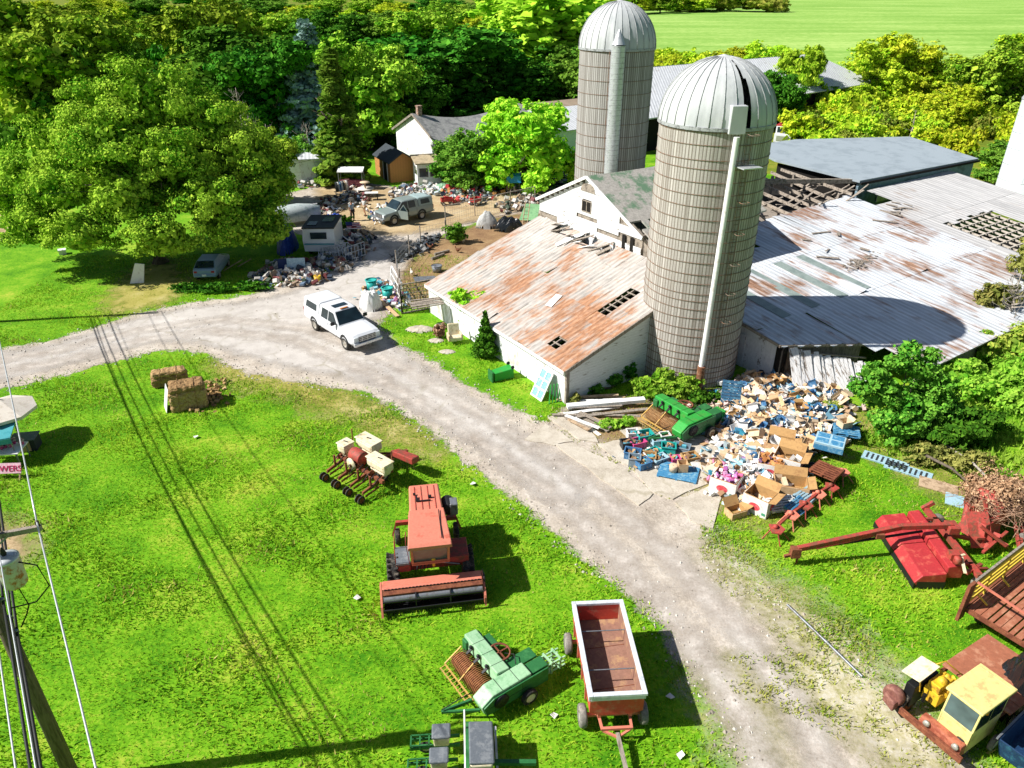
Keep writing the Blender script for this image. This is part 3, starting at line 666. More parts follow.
m=MB(); m.prism([Lp(0,-3,5.4),Lp(14,-3,5.4),Lp(14,0,5.1),Lp(0,0,5.1)],(0,0,.12)); m.build('brown_roof',roof_mat('brown_tin','#b09c88','#8f7462',.4,'y',.4),b)
m=MB(); m.prism([Lp(-.2,0.02,5.12),Lp(14,0.02,5.12),Lp(14,6,3.5),Lp(-.2,6,3.5)][::-1],(0,0,.1)); m.build('roof',m_whiteroof,b)
m=MB(); m.box(Lp(7,5.6,1.8),(14,.2,3.5)); m.build('wall',m_whiteboard2,b)
m=MB(); m.box(Lp(5.4,5.74,1.5),(1,.06,1.1)); m.build('window',glass(),b)
# ------------------------------------------------------------------ 6. far barn with long white roof
b=thing('white_roof_barn','long dark barn with broad white metal roof near the hayfield','barn',(16.2,94.3,0))
O=Vector((16.2,94.3,0)); q=[Vector(p)-O for p in ((13.5,92.5,4),(60.5,132,4),(51,136.5,8),(17.5,112.5,8))]
m=MB(); m.prism(q,(0,0,.15)); m.build('roof',m_whiteroof,b)
m=MB(); m.prism([Vector((14.5,94,0))-O,Vector((60,133,0))-O,Vector((60,133,4))-O,Vector((14.5,94,4))-O],(-.3,.3,0)); m.prism([Vector((60,133,0))-O,Vector((51,136,0))-O,Vector((51,136,7.9))-O,Vector((60,133,4))-O],(-.3,-.2,0)); m.build('wall',m_dark,b)
m=MB(); m.prism([Vector(p)-O for p in ((17.5,112.5,8.05),(51,136.5,8.05),(47,150,5),(10,125,5))][::-1],(0,0,.15)); m.build('back_roof',m_whiteroof,b)
# ------------------------------------------------------------------ 7. tan garden shed
p=G(391,183); b=thing('garden_shed','tan wooden garden shed with dark shingle roof in the yard','shed',p,FROT-.12)
m=MB(); m.prism([(0,0,0),(2.9,0,0),(2.9,0,2.1),(1.45,0,3.0),(0,0,2.1)],(0,.1,0)); m.box((.05,2.6,1.05),(.1,5,2.1)); m.box((2.85,2.6,1.05),(.1,5,2.1)); m.build('wall',m_tan,b)
m=MB(); m.prism([(-.2,-.2,2.0),(1.45,-.2,3.06),(1.45,5.2,3.06),(-.2,5.2,2.0)],(0,0,.09)); m.prism([(3.1,-.2,2.0),(3.1,5.2,2.0),(1.45,5.2,3.06),(1.45,-.2,3.06)],(0,0,.09)); m.build('roof',m_darkshingle,b)
m=MB(); m.box((-.03,1.4,.95),(.06,1.2,1.9)); d=m.build('door',m_dark,b); m=MB(); 
for y in (.75,2.05): m.box((-.06,y,.98),(.06,.1,2.0))
m.build('frame',m_white,d)
m=MB(); m.bar((-.2,-.24,2.03),(1.45,-.24,3.08),.05,.14); m.bar((1.45,-.24,3.08),(3.1,-.24,2.03),.05,.14); m.build('barge_board',m_darkshingle,b)
# ------------------------------------------------------------------ 8. little white booth
p=G(419,187); b=thing('white_booth','tiny white booth with dark windows and flat tan roof','booth',p,FROT-.3)
m=MB()
for (x,y) in ((0,0),(2.3,0),(0,2.2),(2.3,2.2)): m.box((x,y,1.15),(.2,.2,2.3))
m.box((1.15,0,.5),(2.3,.08,1.0)); m.box((1.15,0,2.1),(2.3,.08,.4)); m.box((1.15,0,1.4),(.2,.09,1.2)); m.box((0,1.1,.5),(.08,2.2,1)); m.box((0,1.1,2.1),(.08,2.2,.4)); m.box((2.3,1.1,1.15),(.08,2.2,2.3)); m.build('wall',m_white,b)
m=MB(); m.box((.6,.05,1.5),(1.0,.04,1.0)); m.build('window',glass(),b); m=MB(); m.box((1.7,.05,1.5),(.9,.04,1.0)); m.build('window',glass(),b)
m=MB(); m.prism([(-.3,-.4,2.35),(2.6,-.4,2.35),(2.6,2.6,2.7),(-.3,2.6,2.7)],(0,0,.12)); m.build('roof',mat('tan_roofing','#b3a283',.9,0,'#8f8168',.4,1),b)
# ------------------------------------------------------------------ 9. white garage, back shed and far house
p=G(283,186); b=thing('white_garage','white outbuilding wall half hidden behind the trees at the yard corner','garage',p,.22)
m=MB(); m.box((2.8,2.5,1.3),(6.2,5,2.6)); m.build('wall',m_whitewash,b); m=MB(); m.prism([(-.4,-.3,2.6),(6.1,-.3,2.6),(6.1,2.6,3.1),(-.4,2.6,3.1)],(0,0,.1)); m.prism([(6.1,2.6,3.1),(6.1,5.4,2.6),(-.4,5.4,2.6),(-.4,2.6,3.1)],(0,0,.1)); m.build('roof',m_whiteroof,b)
m=MB(); m.box((1.2,-.03,1.3),(1.6,.05,2.2)); m.build('door',m_white,b)
p=G(205,150); b=thing('white_shed','white shed roof showing behind the big maple','shed',p,.5)
m=MB(); m.box((3.5,3,1.4),(6.4,6,2.8)); m.build('wall',m_whiteboard2,b); m=MB(); m.prism([(0,-.3,2.8),(7,-.3,2.8),(7,3,5),(0,3,5)],(0,0,.1)); m.prism([(7,3,5),(7,6.3,2.8),(0,6.3,2.8),(0,3,5)],(0,0,.1)); m.build('roof',m_whiteroof,b)
p=Vector((-92,212,0)); b=thing('distant_house','distant house with one dark window among trees at top left','house',p,.1)
m=MB(); m.box((4,4,3),(9,8,6)); m.build('wall',m_greyshingle,b); m=MB(); m.prism([(-1,-.6,6),(9,-.6,6),(9,4,9.5),(-1,4,9.5)],(0,0,.2)); m.prism([(9,4,9.5),(9,8.6,6),(-1,8.6,6),(-1,4,9.5)],(0,0,.2)); m.build('roof',m_darkshingle,b)
m=MB(); m.box((3.2,-.55,4.1),(1.8,.1,2.6)); wn=m.build('window',glass(),b); m=MB(); m.box((3.2,-.62,2.7),(2.4,.2,.25)); m.build('sill',m_white,wn)
# ------------------------------------------------------------------ silos
def stave_mat(name,c1,c2,c3,stain,amt=.3):
    t=NT(name); uv=t.n('ShaderNodeUVMap',uv_map='UVMap')
    br=t.n('ShaderNodeTexBrick'); t.link(uv,0,br,0); br.offset=.5; br.inputs['Color1'].default_value=C(c1); br.inputs['Color2'].default_value=C(c2); br.inputs['Mortar'].default_value=C(c3)
    br.inputs['Scale'].default_value=1; br.inputs['Brick Width'].default_value=.165; br.inputs['Row Height'].default_value=40; br.inputs['Mortar Size'].default_value=.03; br.inputs['Mortar Smooth'].default_value=.2; br.inputs['Bias'].default_value=-.1
    mp=t.n('ShaderNodeMapping'); mp.inputs['Scale'].default_value=(4.5,.1,1); t.link(uv,0,mp,0)
    n=t.n('ShaderNodeTexNoise'); n.inputs['Scale'].default_value=1.4; n.inputs['Detail'].default_value=6; n.inputs['Roughness'].default_value=.65; t.link(mp,0,n,0)
    mk=t.ramp(n,[(.62-amt*.4,0.0),(.9-amt*.4,1.0)])
    fine=t.noise(14,4,.6); c=t.mix((mk,0),br,C(stain)); c=t.mix(.3,c,t.ramp(fine,[(.3,.6),(.7,1.0)]),'MULTIPLY')
    return t.out(t.bsdf(c,.9,0,(br if False else fine),.4,.02,.15))
m_st1=stave_mat('near_staves','#c0bbb4','#a5a099','#837c73','#7a7166',.36)
m_st2=stave_mat('far_staves','#b7b5b1','#96938e','#726d68','#76716a',.34)
m_hoop=mat('rusty_hoop','#85776a',.7,.2,'#8a6048',.4,3)
def dome_mat():
    t=NT('galvanised_dome'); n1=t.noise(.9,4,.6,stretch=(1,1,.25)); n2=t.noise(5,4,.6,stretch=(1,1,.2))
    c=t.ramp(n1,[(.3,C('#abafb1')),(.7,C('#c9cbcb'))]); c=t.mix(.25,c,t.ramp(n2,[(.35,.6),(.65,1.0)]),'MULTIPLY')
    return t.out(t.bsdf(c,.55,.0,n2,.1,.02,.4))
m_dome=dome_mat(); m_galv=mat('galvanised_pipe','#c3c7ca',.4,.4,'#a5a8aa',.3,2,.08,12,.1)
m_seam=mat('dome_seam','#a2a5a6',.6,.0,'#6e6f70',.3,2)
def silo(name,label,c,rad,h,dh,rz,mst,hoops,slit=None,gores=30):
    b=thing(name,label,'silo',c,rz)
    m=MB(); N=96; vs=[];fs=[]
    for z in (0,h):
        for i in range(N+1):
            a=2*PI*i/N; vs.append((rad*math.cos(a),rad*math.sin(a),z))
    fs=[(i,i+1,N+2+i,N+1+i) for i in range(N)]
    m.add(vs,fs,True); o=m.build('stave_wall',mst,b); uv=o.data.uv_layers.new(name='UVMap')
    for pl in o.data.polygons:
        for li,vi in zip(pl.loop_indices,pl.vertices):
            uv.data[li].uv=((vi%(N+1))/N*2*PI*rad,0 if vi<=N else h)
    z=.35; 
    for i in range(hoops):
        f=i/(hoops-1); z=.3+(h-.5)*(f**1.18)
        m=MB(); m.lathe([(rad+.005,-.015),(rad+.028,-.015),(rad+.028,.015),(rad+.005,.015)],64,smooth=False); ho=m.build('hoop',m_hoop,b,loc=(0,0,z+rnd.uniform(-.09,.09))); ho.rotation_euler=(rnd.gauss(0,.006),rnd.gauss(0,.006),0)
    m=MB(); K=9
    pr=lambda j:(rad*1.015*math.cos(j/K*PI/2*.93),h+dh*math.sin(j/K*PI/2*.93)/math.sin(PI/2*.93))
    dv=[];df=[]
    M=gores*3
    for j in range(K+1):
        rr,zz=pr(j)
        for i in range(M):
            a=2*PI*i/M; q=rr*(1+(.0 if i%3 else .012)); dv.append((q*math.cos(a),q*math.sin(a),zz))
    def inslit(a,j):
        if slit is None: return False
        d=(a-slit+PI)%(2*PI)-PI; wd=.155*(1-((j+.5)/K)**1.6)
        return -wd*.2<d<wd
    for j in range(K):
        for i in range(M):
            if inslit(2*PI*(i+.5)/M,j): continue
            df.append((j*M+i,j*M+(i+1)%M,(j+1)*M+(i+1)%M,(j+1)*M+i))
    m.add(dv,df,True); m.build('dome',m_dome,b)
    m=MB()
    for g_ in range(gores):
        a=2*PI*g_/gores
        if slit is not None and abs((a-slit-.05+PI)%(2*PI)-PI)<.12: continue
        m.path([((pr(j)[0]*1.014)*math.cos(a),(pr(j)[0]*1.014)*math.sin(a),pr(j)[1]+.01) for j in range(K+1)],.022,4)
    m.build('dome_seams',m_seam,b)
    m=MB(); r8,z8=pr(K); m.lathe([(r8*3.1,z8-.06-.35),(r8*3.1,z8-.28),(r8*1.5,z8-.02),(.02,z8+.1)],30,smooth=False); 
    m.build('cap',m_dome,b)
    m=MB(); m.lathe([(rad*1.0,h-.12),(rad*1.035,h-.12),(rad*1.035,h+.03),(rad*1.0,h+.03)],64,smooth=False); m.build('eave_band',m_seam,b)
    m=MB(); m.lathe([(rad*.96,h*.5),(rad*.96,h+.1)],40); m.lathe([(rad*.9,h+.02),(.01,h+.02)],40); m.build('inner_shade_shell',m_dark,b)  # near-black shell and disc added inside, shade painted in for the silo's hollow
    return b
NS=Vector((9.72,36.95,0)); RS=2.66
nb=silo('stave_silo','nearest tall concrete stave silo with torn domed metal cap',NS,RS,13.2,2.75,-.257,m_st1,27,slit=-PI/2+R(27))
def pol(r,deg,z): a=-PI/2+R(deg); return Vector((r*math.cos(a),r*math.sin(a),z))
m=MB(); m.tube(pol(RS+.2,20,12.9),pol(RS+.26,16,1.5),.135,n=12); m.build('fill_pipe',m_white,nb)
m=MB(); m.tube(pol(RS+.3,16,1.5),pol(RS+.28,16,.2),.2,n=10); m.build('rusty_chute',mat('rusty_chute','#7d5138',.8,.1,'#a58468',.4,2),nb)
m=MB(); c=pol(RS-.05,20,13.6); m.box(c,(.78,.5,1.2),(0,0,R(20)),taper=(.9,.85)); m.build('dormer',m_dome,nb,.03)
lad=[]
m=MB()
for d in (31,37): m.tube(pol(RS+.17,d-1,13),pol(RS+.17,d-2,2.2),.018,n=5)
for i in range(30): z=2.4+i*.36; m.tube(pol(RS+.17,30,z),pol(RS+.17,36,z),.014,n=4)
for i in range(7):
    z=4+i*1.5; m.path([pol(RS+.17,30,z),pol(RS+.6,29,z),pol(RS+.75,33,z),pol(RS+.6,37,z),pol(RS+.17,36,z)],.016,4)
m.build('ladder',m_hoop,nb)
m=MB(); m.box(pol(RS+.45,33,11.6),(1.0,.7,.05),(0,0,R(33))); m.build('platform',m_galv,nb)
FS=Vector((7.75,59.8,0))
fb=silo('stave_silo','farther tall grey silo with intact dome and wide pipe down its front',FS,2.75,14.7,3.0,math.atan2(-7.75,59.8),m_st2,18)
m=MB(); m.tube(pol(3.0,2,3.2),pol(3.0,2,15.0),.5,n=20); m.tube(pol(3.0,2,15.0),pol(2.85,2,16.0),.5,.06,n=20); m.build('chute_pipe',m_galv,fb)
m=MB()
for i in range(34): z=3.4+i*.35; c=pol(3.0,2,z); m.lathe([(.5,-.02),(.512,0),(.5,.02)],20,c)
m.build('pipe_ribs',m_seam,fb)
m=MB(); m.bar(pol(2.85,-10,3),pol(2.85,-10,14.6),.1,.06); m.build('door_rail',m_hoop,fb)
# white tower silo at the right edge
b=thing('white_silo','white metal tower silo cut off by the right edge behind the bush','silo',(51.75,75,0))
m=MB(); m.lathe([(2.6,0),(2.6,9.0)],40); m.build('shell',mat('white_enamel','#dfe6ec',.4,.1,'#c3ccd2',.3,1,.05,10,.08,(1,1,.2)),b); m=MB(); m.lathe([(2.66,8.95),(2.66,9.05),(2.2,9.8),(1.2,10.4),(.02,10.6)],40); m.build('dome',m_galv,b)
m=MB()
for z in np.arange(1.5,9,1.5): m.lathe([(2.61,z-.03),(2.64,z),(2.61,z+.03)],40)
m.build('seams',m_galv,b)
# ------------------------------------------------------------------ machine materials
m_redf=mat('faded_orange_red_paint','#d17c66',.6,.05,'#b9604c',.12,1.1,.06,14,.12)
m_red=mat('red_paint','#a83336',.5,.05,'#c05a4c',.25,1.2,.06,14,.15)
m_redold=mat('old_red_paint','#a8443a',.65,.05,'#7b4a38',.45,2,.1,14,.25)
m_rust=mat('brown_rust','#8a5238',.85,.1,'#6b3a28',.45,2,.25,16,.3)
m_rustdeck=mat('rust_deck','#9f6248',.85,.05,'#b58064',.32,.9,.25,9,.18)
m_bedfloor=mat('rusty_wagon_floor','#8f6a5a',.85,.05,'#a98563',.3,1.2,.2,9,.2)
m_green=mat('bright_green_paint','#2f9a3c',.45,.05,'#4f8a3e',.25,1.5,.06,14,.15)
m_greenpale=mat('sun_faded_green_paint','#9cc39a',.55,.05,'#7fae80',.3,1.3,.06,14,.1)
m_greendk=mat('dark_green_paint','#2c6b3a',.5,.05,'#3b7a45',.3,1.5,.06,14,.15)
m_yellow=mat('pale_yellow_paint','#dfcf86',.55,.05,'#c9ae72',.35,1.5,.05,14,.08)
m_yellow2=mat('yellow_paint','#d9b32c',.55,.05,'#a3782c',.35,2,.08,14,.15)
m_cream=mat('cream_plastic','#dcd2b4',.55,0,'#bfae88',.3,2,.05,14,.1)
m_tyre=mat('tyre_rubber','#2b2a28',.9,0,'#5c564c',.35,3,.2,20,.3)
m_tyregrey=mat('dusty_tyre','#77736c',.9,0,'#8f8a80',.4,3,.2,20,.2)
m_rim=mat('rim_metal','#b7b4ab',.45,.4,'#8f7f6a',.3,4,.05,14,.15)
m_steel=mat('dull_steel','#8b8f94',.45,.5,'#74706a',.3,2,.08,14,.15)
m_lid=mat('grey_lid','#62686e',.6,0,'#7b7f82',.35,2,.06,14,.15)
m_carwhite=mat('white_car_paint','#d2d5d9',.28,.0,None,.1,.6,.0,6,.03,spec=.6)
m_cargrey=mat('silver_green_car_paint','#8d9995',.32,.2,None,.1,.6,.0,6,.06,spec=.6)
m_carblue=mat('bluegrey_car_paint','#7f97a8',.35,.1,None,.1,.6,.0,6,.06,spec=.6)
m_chrome=mat('chrome','#c9cccf',.2,.7,None,.1,2,.02,10,.05)
m_plas=mat('black_plastic','#1c1d1f',.55,0,None,.2,2,.05,16,.2)
m_amber=mat('amber_lens','#d98324',.3,0,None,.1,2); m_lamp=mat('lamp_glass','#dfe5ea',.15,0,None,.1,2)
m_tail=mat('tail_lens','#a3201c',.3,0,None,.1,2)
def wheel(parent,c,r,w,rimm=None,tm=None,axis='y',name='wheel'):
    c=Vector(c); m=MB(); ir=r*.58
    m.lathe([(ir,-w*.42),(r*.86,-w*.5),(r*.97,-w*.36),(r,-w*.18),(r,w*.18),(r*.97,w*.36),(r*.86,w*.5),(ir,w*.42)],28,c,axis)
    o=m.build(name,tm or m_tyre,parent)
    m=MB(); m.lathe([(.01,-w*.2),(ir*.3,-w*.24),(ir*.55,-w*.2),(ir*.9,-w*.3),(ir*1.02,-w*.43),(ir*1.02,w*.43),(ir*.9,w*.3),(ir*.55,w*.2),(ir*.3,w*.24),(.01,w*.2)],18,c,axis)
    m.build('rim',rimm or m_rim,o); return o
def lugs(o_parent,c,r,w,m_,n=18):
    m=MB(); c=Vector(c)
    for i in range(n):
        a=2*PI*i/n
        for sg in (-1,1):
            m.box(c+Vector((r*math.cos(a+sg*.08),sg*w*.24,r*math.sin(a+sg*.08))),(.06,w*.5,.07),Euler((0,-a,sg*.5)).to_matrix())
    return m.build('tread_lugs',m_,o_parent)
# ------------------------------------------------------------------ pickup trucks (x forward)
def ringbody(x,w,z0,z1,tuck=.94,crown=.03):
    return [Vector((x,-w*.9,z0)),Vector((x,-w,z0+.14)),Vector((x,-w,z0+(z1-z0)*.6)),Vector((x,-w*tuck,z1-.02)),Vector((x,-w*.6,z1+crown)),Vector((x,w*.6,z1+crown)),Vector((x,w*tuck,z1-.02)),Vector((x,w,z0+(z1-z0)*.6)),Vector((x,w,z0+.14)),Vector((x,w*.9,z0))]
def pickup(name,label,loc,rz,paint,cap=True,capglass=True,open_door=False,L=5.9,sun=True,cappaint=None):
    b=thing(name,label,'pickup',loc,rz); h=L/2; W=.98
    m=MB(); st=[(-h,.9,.62,1.22),(-h+.1,W,.5,1.26),(-h+.9,W,.48,1.27),(.3,W,.48,1.26),(1.1,W,.48,1.25),(1.35,W,.48,1.21),(h-.75,W,.48,1.16),(h-.2,.95,.5,1.1),(h-.03,.88,.55,1.0)]
    m.loft([ringbody(*s) for s in st],smooth=False); m.build('body',paint,b,.04)
    # cab
    def ringcab(x,w0,w1,z0,z1): return [Vector((x,-w0,z0)),Vector((x,-w1,z1-.06)),Vector((x,-w1*.85,z1)),Vector((x,w1*.85,z1)),Vector((x,w1,z1-.06)),Vector((x,w0,z0))]
    m=MB(); fx=1.35
    m.loft([ringcab(-1.0,.93,.76,1.2,1.92),ringcab(-.8,.93,.76,1.2,1.96),ringcab(.35,.93,.76,1.2,1.95),ringcab(.6,.93,.74,1.2,1.9),ringcab(fx,.92,.88,1.18,1.23)]); m.build('cab',paint,b,.03)
    gl=glass()
    m=MB(); m.prism([(fx-.09,-.82,1.275),(fx-.09,.82,1.275),(.68,.68,1.875),(.68,-.68,1.875)],(.02,0,.02)); m.build('windshield',gl,b)
    for sg in (-1,1):
        def sw(xa,xb,xc,xd,z0=1.27,z1=1.84):
            y=lambda z:(.93-(z-1.2)/.7*.17+.012)*sg
            mm=MB(); mm.prism([(xa,y(z0),z0),(xb,y(z0),z0),(xc,y(z1),z1),(xd,y(z1),z1)][::sg],(0,.008*sg,0)); return mm
        sw(.12,1.12,.56,.12).build('side_window',gl,b); sw(-.72,.02,.02,-.66).build('side_window',gl,b)
        m=MB(); m.box((1.0,sg*1.1,1.38),(.12,.24,.2)); m.bar((1.0,sg*.9,1.3),(1.0,sg*1.05,1.34),.05); m.build('mirror',m_plas,b,.02)
        m=MB(); m.box((.3,sg*.985,1.12),(.16,.03,.04)); m.build('door_handle',m_chrome,b)
        m=MB()
        for x in (.08,1.1,-.8): m.box((x,sg*.978,.88),(.014,.012,.66))
        m.build('door_seam',m_plas,b)
        for x,nm in ((h-1.0,'f'),(-h+1.3,'r')):
            m=MB(); m.lathe([(.30,-.01),(.47,-.01),(.47,.012),(.30,.012)],24,(x,sg*.972,.5),'y',0,PI); m.build('wheel_arch',m_plas,b)
            wheel(b,(x,sg*.87,.39),.39,.26)
        m=MB(); m.box((h-.06,sg*.72,.9),(.1,.3,.24)); m.build('headlight',m_lamp,b,.02)
        m=MB(); m.box((-h+.02,sg*.86,1.0),(.06,.14,.36)); m.build('tail_light',m_tail,b)
    m=MB(); m.box((h-.02,0,.88),(.06,1.1,.3)); gr=m.build('grille',m_plas,b)
    m=MB()
    for z in (.78,.88,.98): m.box((h+.015,0,z),(.03,1.1,.035))
    for y in (-.35,0,.35): m.box((h+.015,y,.88),(.03,.04,.28))
    m.build('grille_bars',m_chrome,gr)
    m=MB(); m.box((h+.04,0,.6),(.2,1.86,.2)); bp=m.build('bumper',m_chrome if paint is not m_cargrey else m_steel,b,.04)
    m=MB(); m.box((h+.145,.0,.6),(.012,.34,.15)); m.build('licence_plate',m_white,bp)
    m=MB(); m.box((-h-.05,0,.6),(.16,1.8,.16)); m.build('rear_bumper',m_chrome,b,.03)
    if sun:
        m=MB(); m.box((.0,-.0,1.97),(.45,.9,.02)); m.build('sunroof',gl,b)
        m=MB(); m.box((.52,0,1.955),(.1,.5,.03)); m.build('roof_lights',m_amber,b)
    if cap:
        m=MB(); m.loft([ringcab(-h+.06,.93,.8,1.25,1.9),ringcab(-h+.3,.93,.8,1.25,1.97),ringcab(-1.2,.93,.8,1.25,1.99),ringcab(-1.05,.93,.78,1.25,1.96)]); cp=m.build('canopy',cappaint or paint,b,.03)
        for sg in (-1,1):
            m=MB(); y=lambda z:(.93-(z-1.25)/.68*.13+.012)*sg
            m.prism([(-h+.35,y(1.4),1.4),(-1.3,y(1.4),1.4),(-1.3,y(1.8),1.8),(-h+.45,y(1.8),1.8)][::sg],(0,.008*sg,0)); m.build('canopy_window',gl,cp)
    if open_door:
        m=MB(); a=R(68); 
        p=lambda x,z:(1.12-x*math.cos(a),.96+x*math.sin(a),z)
        m.prism([p(0,.55),p(1.02,.55),p(1.02,1.25),p(.6,1.85),p(.15,1.3),p(0,1.25)],(.06,.03,0)); d=m.build('open_door',paint,b)
        m=MB(); m.prism([p(.22,1.3),p(.95,1.3),p(.6,1.75)],(.075,.035,0)); m.build('window',gl,d)
        m=MB(); m.box((.6,.93,.9),(1.0,.1,.7)); m.build('door_opening',m_dark,b)
    return b
p0=G(313,329); p1=G(346,350); hd=math.atan2(p1.y-p0.y,p1.x-p0.x); nrm=Vector((-math.sin(hd),math.cos(hd),0)); mid=(p0+p1)/2+nrm*.95
pickup('pickup_truck','white crew cab pickup with a white canopy parked in the driveway junction',mid,hd,m_carwhite)
p0=G(428,218); p1=G(391,226); hd=math.atan2(p1.y-p0.y,p1.x-p0.x); nrm=Vector((-math.sin(hd),math.cos(hd),0)); mid=(p0+p1)/2-nrm*.9
gp=pickup('pickup_truck','grey-green pickup with its front door open and a dark window canopy in the straw yard',mid,hd,m_cargrey,open_door=True,L=5.2,sun=False,cappaint=mat('pale_canopy','#9fb3b3',.4,0,None,.2,1))
# small hatchback under the maple
c=G(203,283); b=thing('parked_car','old blue-grey car parked in the deep shade under the big maple','car',c+Vector((0,2.2,0)),R(95))
m=MB(); m.loft([ringbody(*s) for s in [(-2.1,.72,.45,.85),(-2.0,.82,.35,.95),(-1,.85,.3,.98),(.8,.85,.3,.95),(1.8,.82,.35,.82),(2.1,.7,.42,.72)]]); m.build('body',m_carblue,b,.04)
m=MB(); rc=lambda x,w0,w1,z0,z1:[Vector((x,-w0,z0)),Vector((x,-w1,z1)),Vector((x,w1,z1)),Vector((x,w0,z0))]
m.loft([rc(-1.9,.78,.74,.92,.97),rc(-1.3,.78,.62,.92,1.36),rc(.1,.78,.62,.92,1.38),rc(1.0,.78,.72,.9,.95)]); m.build('cabin',m_carblue,b,.03)
m=MB(); m.prism([(-1.86,-.68,1.0),(-1.86,.68,1.0),(-1.36,.58,1.34),(-1.36,-.58,1.34)][::-1],(-.02,0,.02)); m.build('rear_window',glass(),b)
m=MB(); m.prism([(.95,-.66,1.0),(.95,.66,1.0),(.18,.58,1.36),(.18,-.58,1.36)],(.02,0,.02)); m.build('windshield',glass(),b)
for sg in (-1,1):
    m=MB(); m.box((-2.08,sg*.6,.78),(.05,.22,.14)); m.build('tail_light',m_tail,b)
    for x in (-1.3,1.3): wheel(b,(x,sg*.74,.3),.3,.2)
m=MB(); m.box((-2.12,0,.5),(.12,1.5,.16)); bp=m.build('bumper',m_carblue,b,.03); m=MB(); m.box((-2.19,0,.56),(.01,.3,.14)); m.build('licence_plate',m_white,bp)
# ------------------------------------------------------------------ truck with red roof far beyond the silo
b=thing('farm_truck','white truck cab with a red roof edge parked beyond the near silo','truck',(36.0,101,0),R(-120))
m=MB(); m.box((0,0,1.5),(2.6,2.3,1.9)); m.box((1.6,0,1.1),(1.4,2.1,1.1)); m.build('cab',m_carwhite,b,.08)
m=MB(); m.box((1.31,0,1.95),(.04,1.9,.75)); m.build('windshield',glass(),b)
for sg in (-1,1):
    m=MB(); m.box((.2,sg*1.16,1.95),(1.2,.04,.7)); m.build('side_window',glass(),b)
    for x in (1.5,-3.2): wheel(b,(x,sg*.95,.5),.5,.3)
m=MB(); m.box((0,0,2.5),(2.6,2.35,.14)); m.build('roof',m_red,b,.03)
m=MB(); m.box((-3.2,0,1.3),(3.6,2.4,.5)); m.build('bed',m_red,b,.03)
m=MB(); m.box((2.32,0,1.1),(.05,1.5,.6)); m.build('grille',m_chrome,b)
# ------------------------------------------------------------------ swather (local: x across, y rearwards)
b=thing('swather','faded red self-propelled swather with a wide header on the lawn','swather',(-2.66,18.62,0),R(9.5))
for x,sg in ((-1.72,-1),(1.72,1)):
    m=MB(); m.prism([(x,-.25,.15),(x,.8,.1),(x,.8,.8),(x,.45,.96),(x,-.1,.5)],(.07*sg,0,0)); m.build('end_panel',m_redf,b)
m=MB(); m.prism([(-1.7,.34,.97),(-1.7,.74,.88),(-1.7,.78,.3),(-1.7,.7,.3)],(3.4,0,0)); m.prism([(-1.7,.24,.93),(-1.7,.34,.98),(-1.7,.34,.9)],(3.4,0,0)); m.build('header_hood',m_redf,b,.02)
m=MB(); m.prism([(-1.7,.0,.1),(-1.7,.9,.1),(-1.7,.9,.2),(-1.7,.0,.16)],(3.4,0,0)); m.build('header_floor',m_plas,b)
m=MB(); m.prism([(-1.7,.1,.83),(-1.7,.24,.91),(-1.7,.24,.86),(-1.7,.1,.77)],(3.4,0,0)); m.build('rubber_flap',m_rust,b)
m=MB(); m.tube((-1.68,.12,.62),(1.68,.12,.62),.13,n=12); m.build('reel_tube',m_steel,b)
m=MB()
for x in (-.62,.55):  m.prism([(x,-.18,.35),(x,.42,.35),(x,.42,.95),(x,-.18,.72)],(.04,0,0))
m.bar((-1.7,-.2,.42),(1.7,-.2,.42),.05); m.bar((-1.7,.3,.42),(1.7,.3,.42),.05); m.bar((-1.7,-.16,.75),(1.7,-.16,.75),.05)
for i in range(34): x=-1.65+i*.1; m.bar((x,-.2,.42),(x,-.24,.18),.012); m.bar((x,.3,.42),(x,.28,.2),.012)
m.build('reel',m_plas,b)
m=MB()
for i in range(28): m.box((-1.6+i*.118,.24,.93),(.07,.03,.04))
m.build('slot_row',m_plas,b)
m=MB(); m.prism([(-.62,1.25,1.25),(.62,1.25,1.25),(.62,2.35,1.2),(-.62,2.35,1.2)],(0,0,.2)); m.bar((-1.3,1.5,.75),(1.3,1.5,.75),.2,.24); m.bar((-.45,1.4,.9),(-.45,4.1,.8),.14,.2); m.bar((.45,1.4,.9),(.45,4.1,.8),.14,.2); m.bar((-1.15,3.7,.95),(1.15,3.7,.95),.14,.16); m.build('chassis',m_redold,b)
# cab: sloping windscreen
m=MB(); 
for x in (-.62,.62): m.bar((x,.95,1.35),(x*1.02,.62,2.42),.08); m.bar((x,2.2,1.35),(x,2.2,2.42),.08)
m.bar((-.62,.95,1.35),(.62,.95,1.35),.1); m.box((0,1.6,1.32),(1.3,1.4,.1)); m.build('cab_frame',m_redf,b)
m=MB(); m.prism([(-.58,.95,1.4),(.58,.95,1.4),(.6,.64,2.4),(-.6,.64,2.4)],(0,.02,0)); m.build('windscreen',glass('cab_glass','#4a5c5c'),b)
for x in (-.63,.63): 
    m=MB(); m.prism([(x,1.0,1.4),(x,2.15,1.4),(x,2.15,2.4),(x,.7,2.4)],(.015,0,0)); m.build('side_glass',glass('cab_glass'),b)
m=MB(); m.box((0,1.75,1.6),(.5,.45,.14)); m.box((0,1.98,1.9),(.5,.12,.5)); m.build('seat',mat('tan_seat','#a8905f',.8),b,.03)
m=MB(); m.lathe([(.17,-.015),(.2,0),(.17,.015)],18,(0,1.3,1.85)); m.tube((0,1.2,1.4),(0,1.3,1.85),.03); m.build('steering_wheel',m_plas,b)
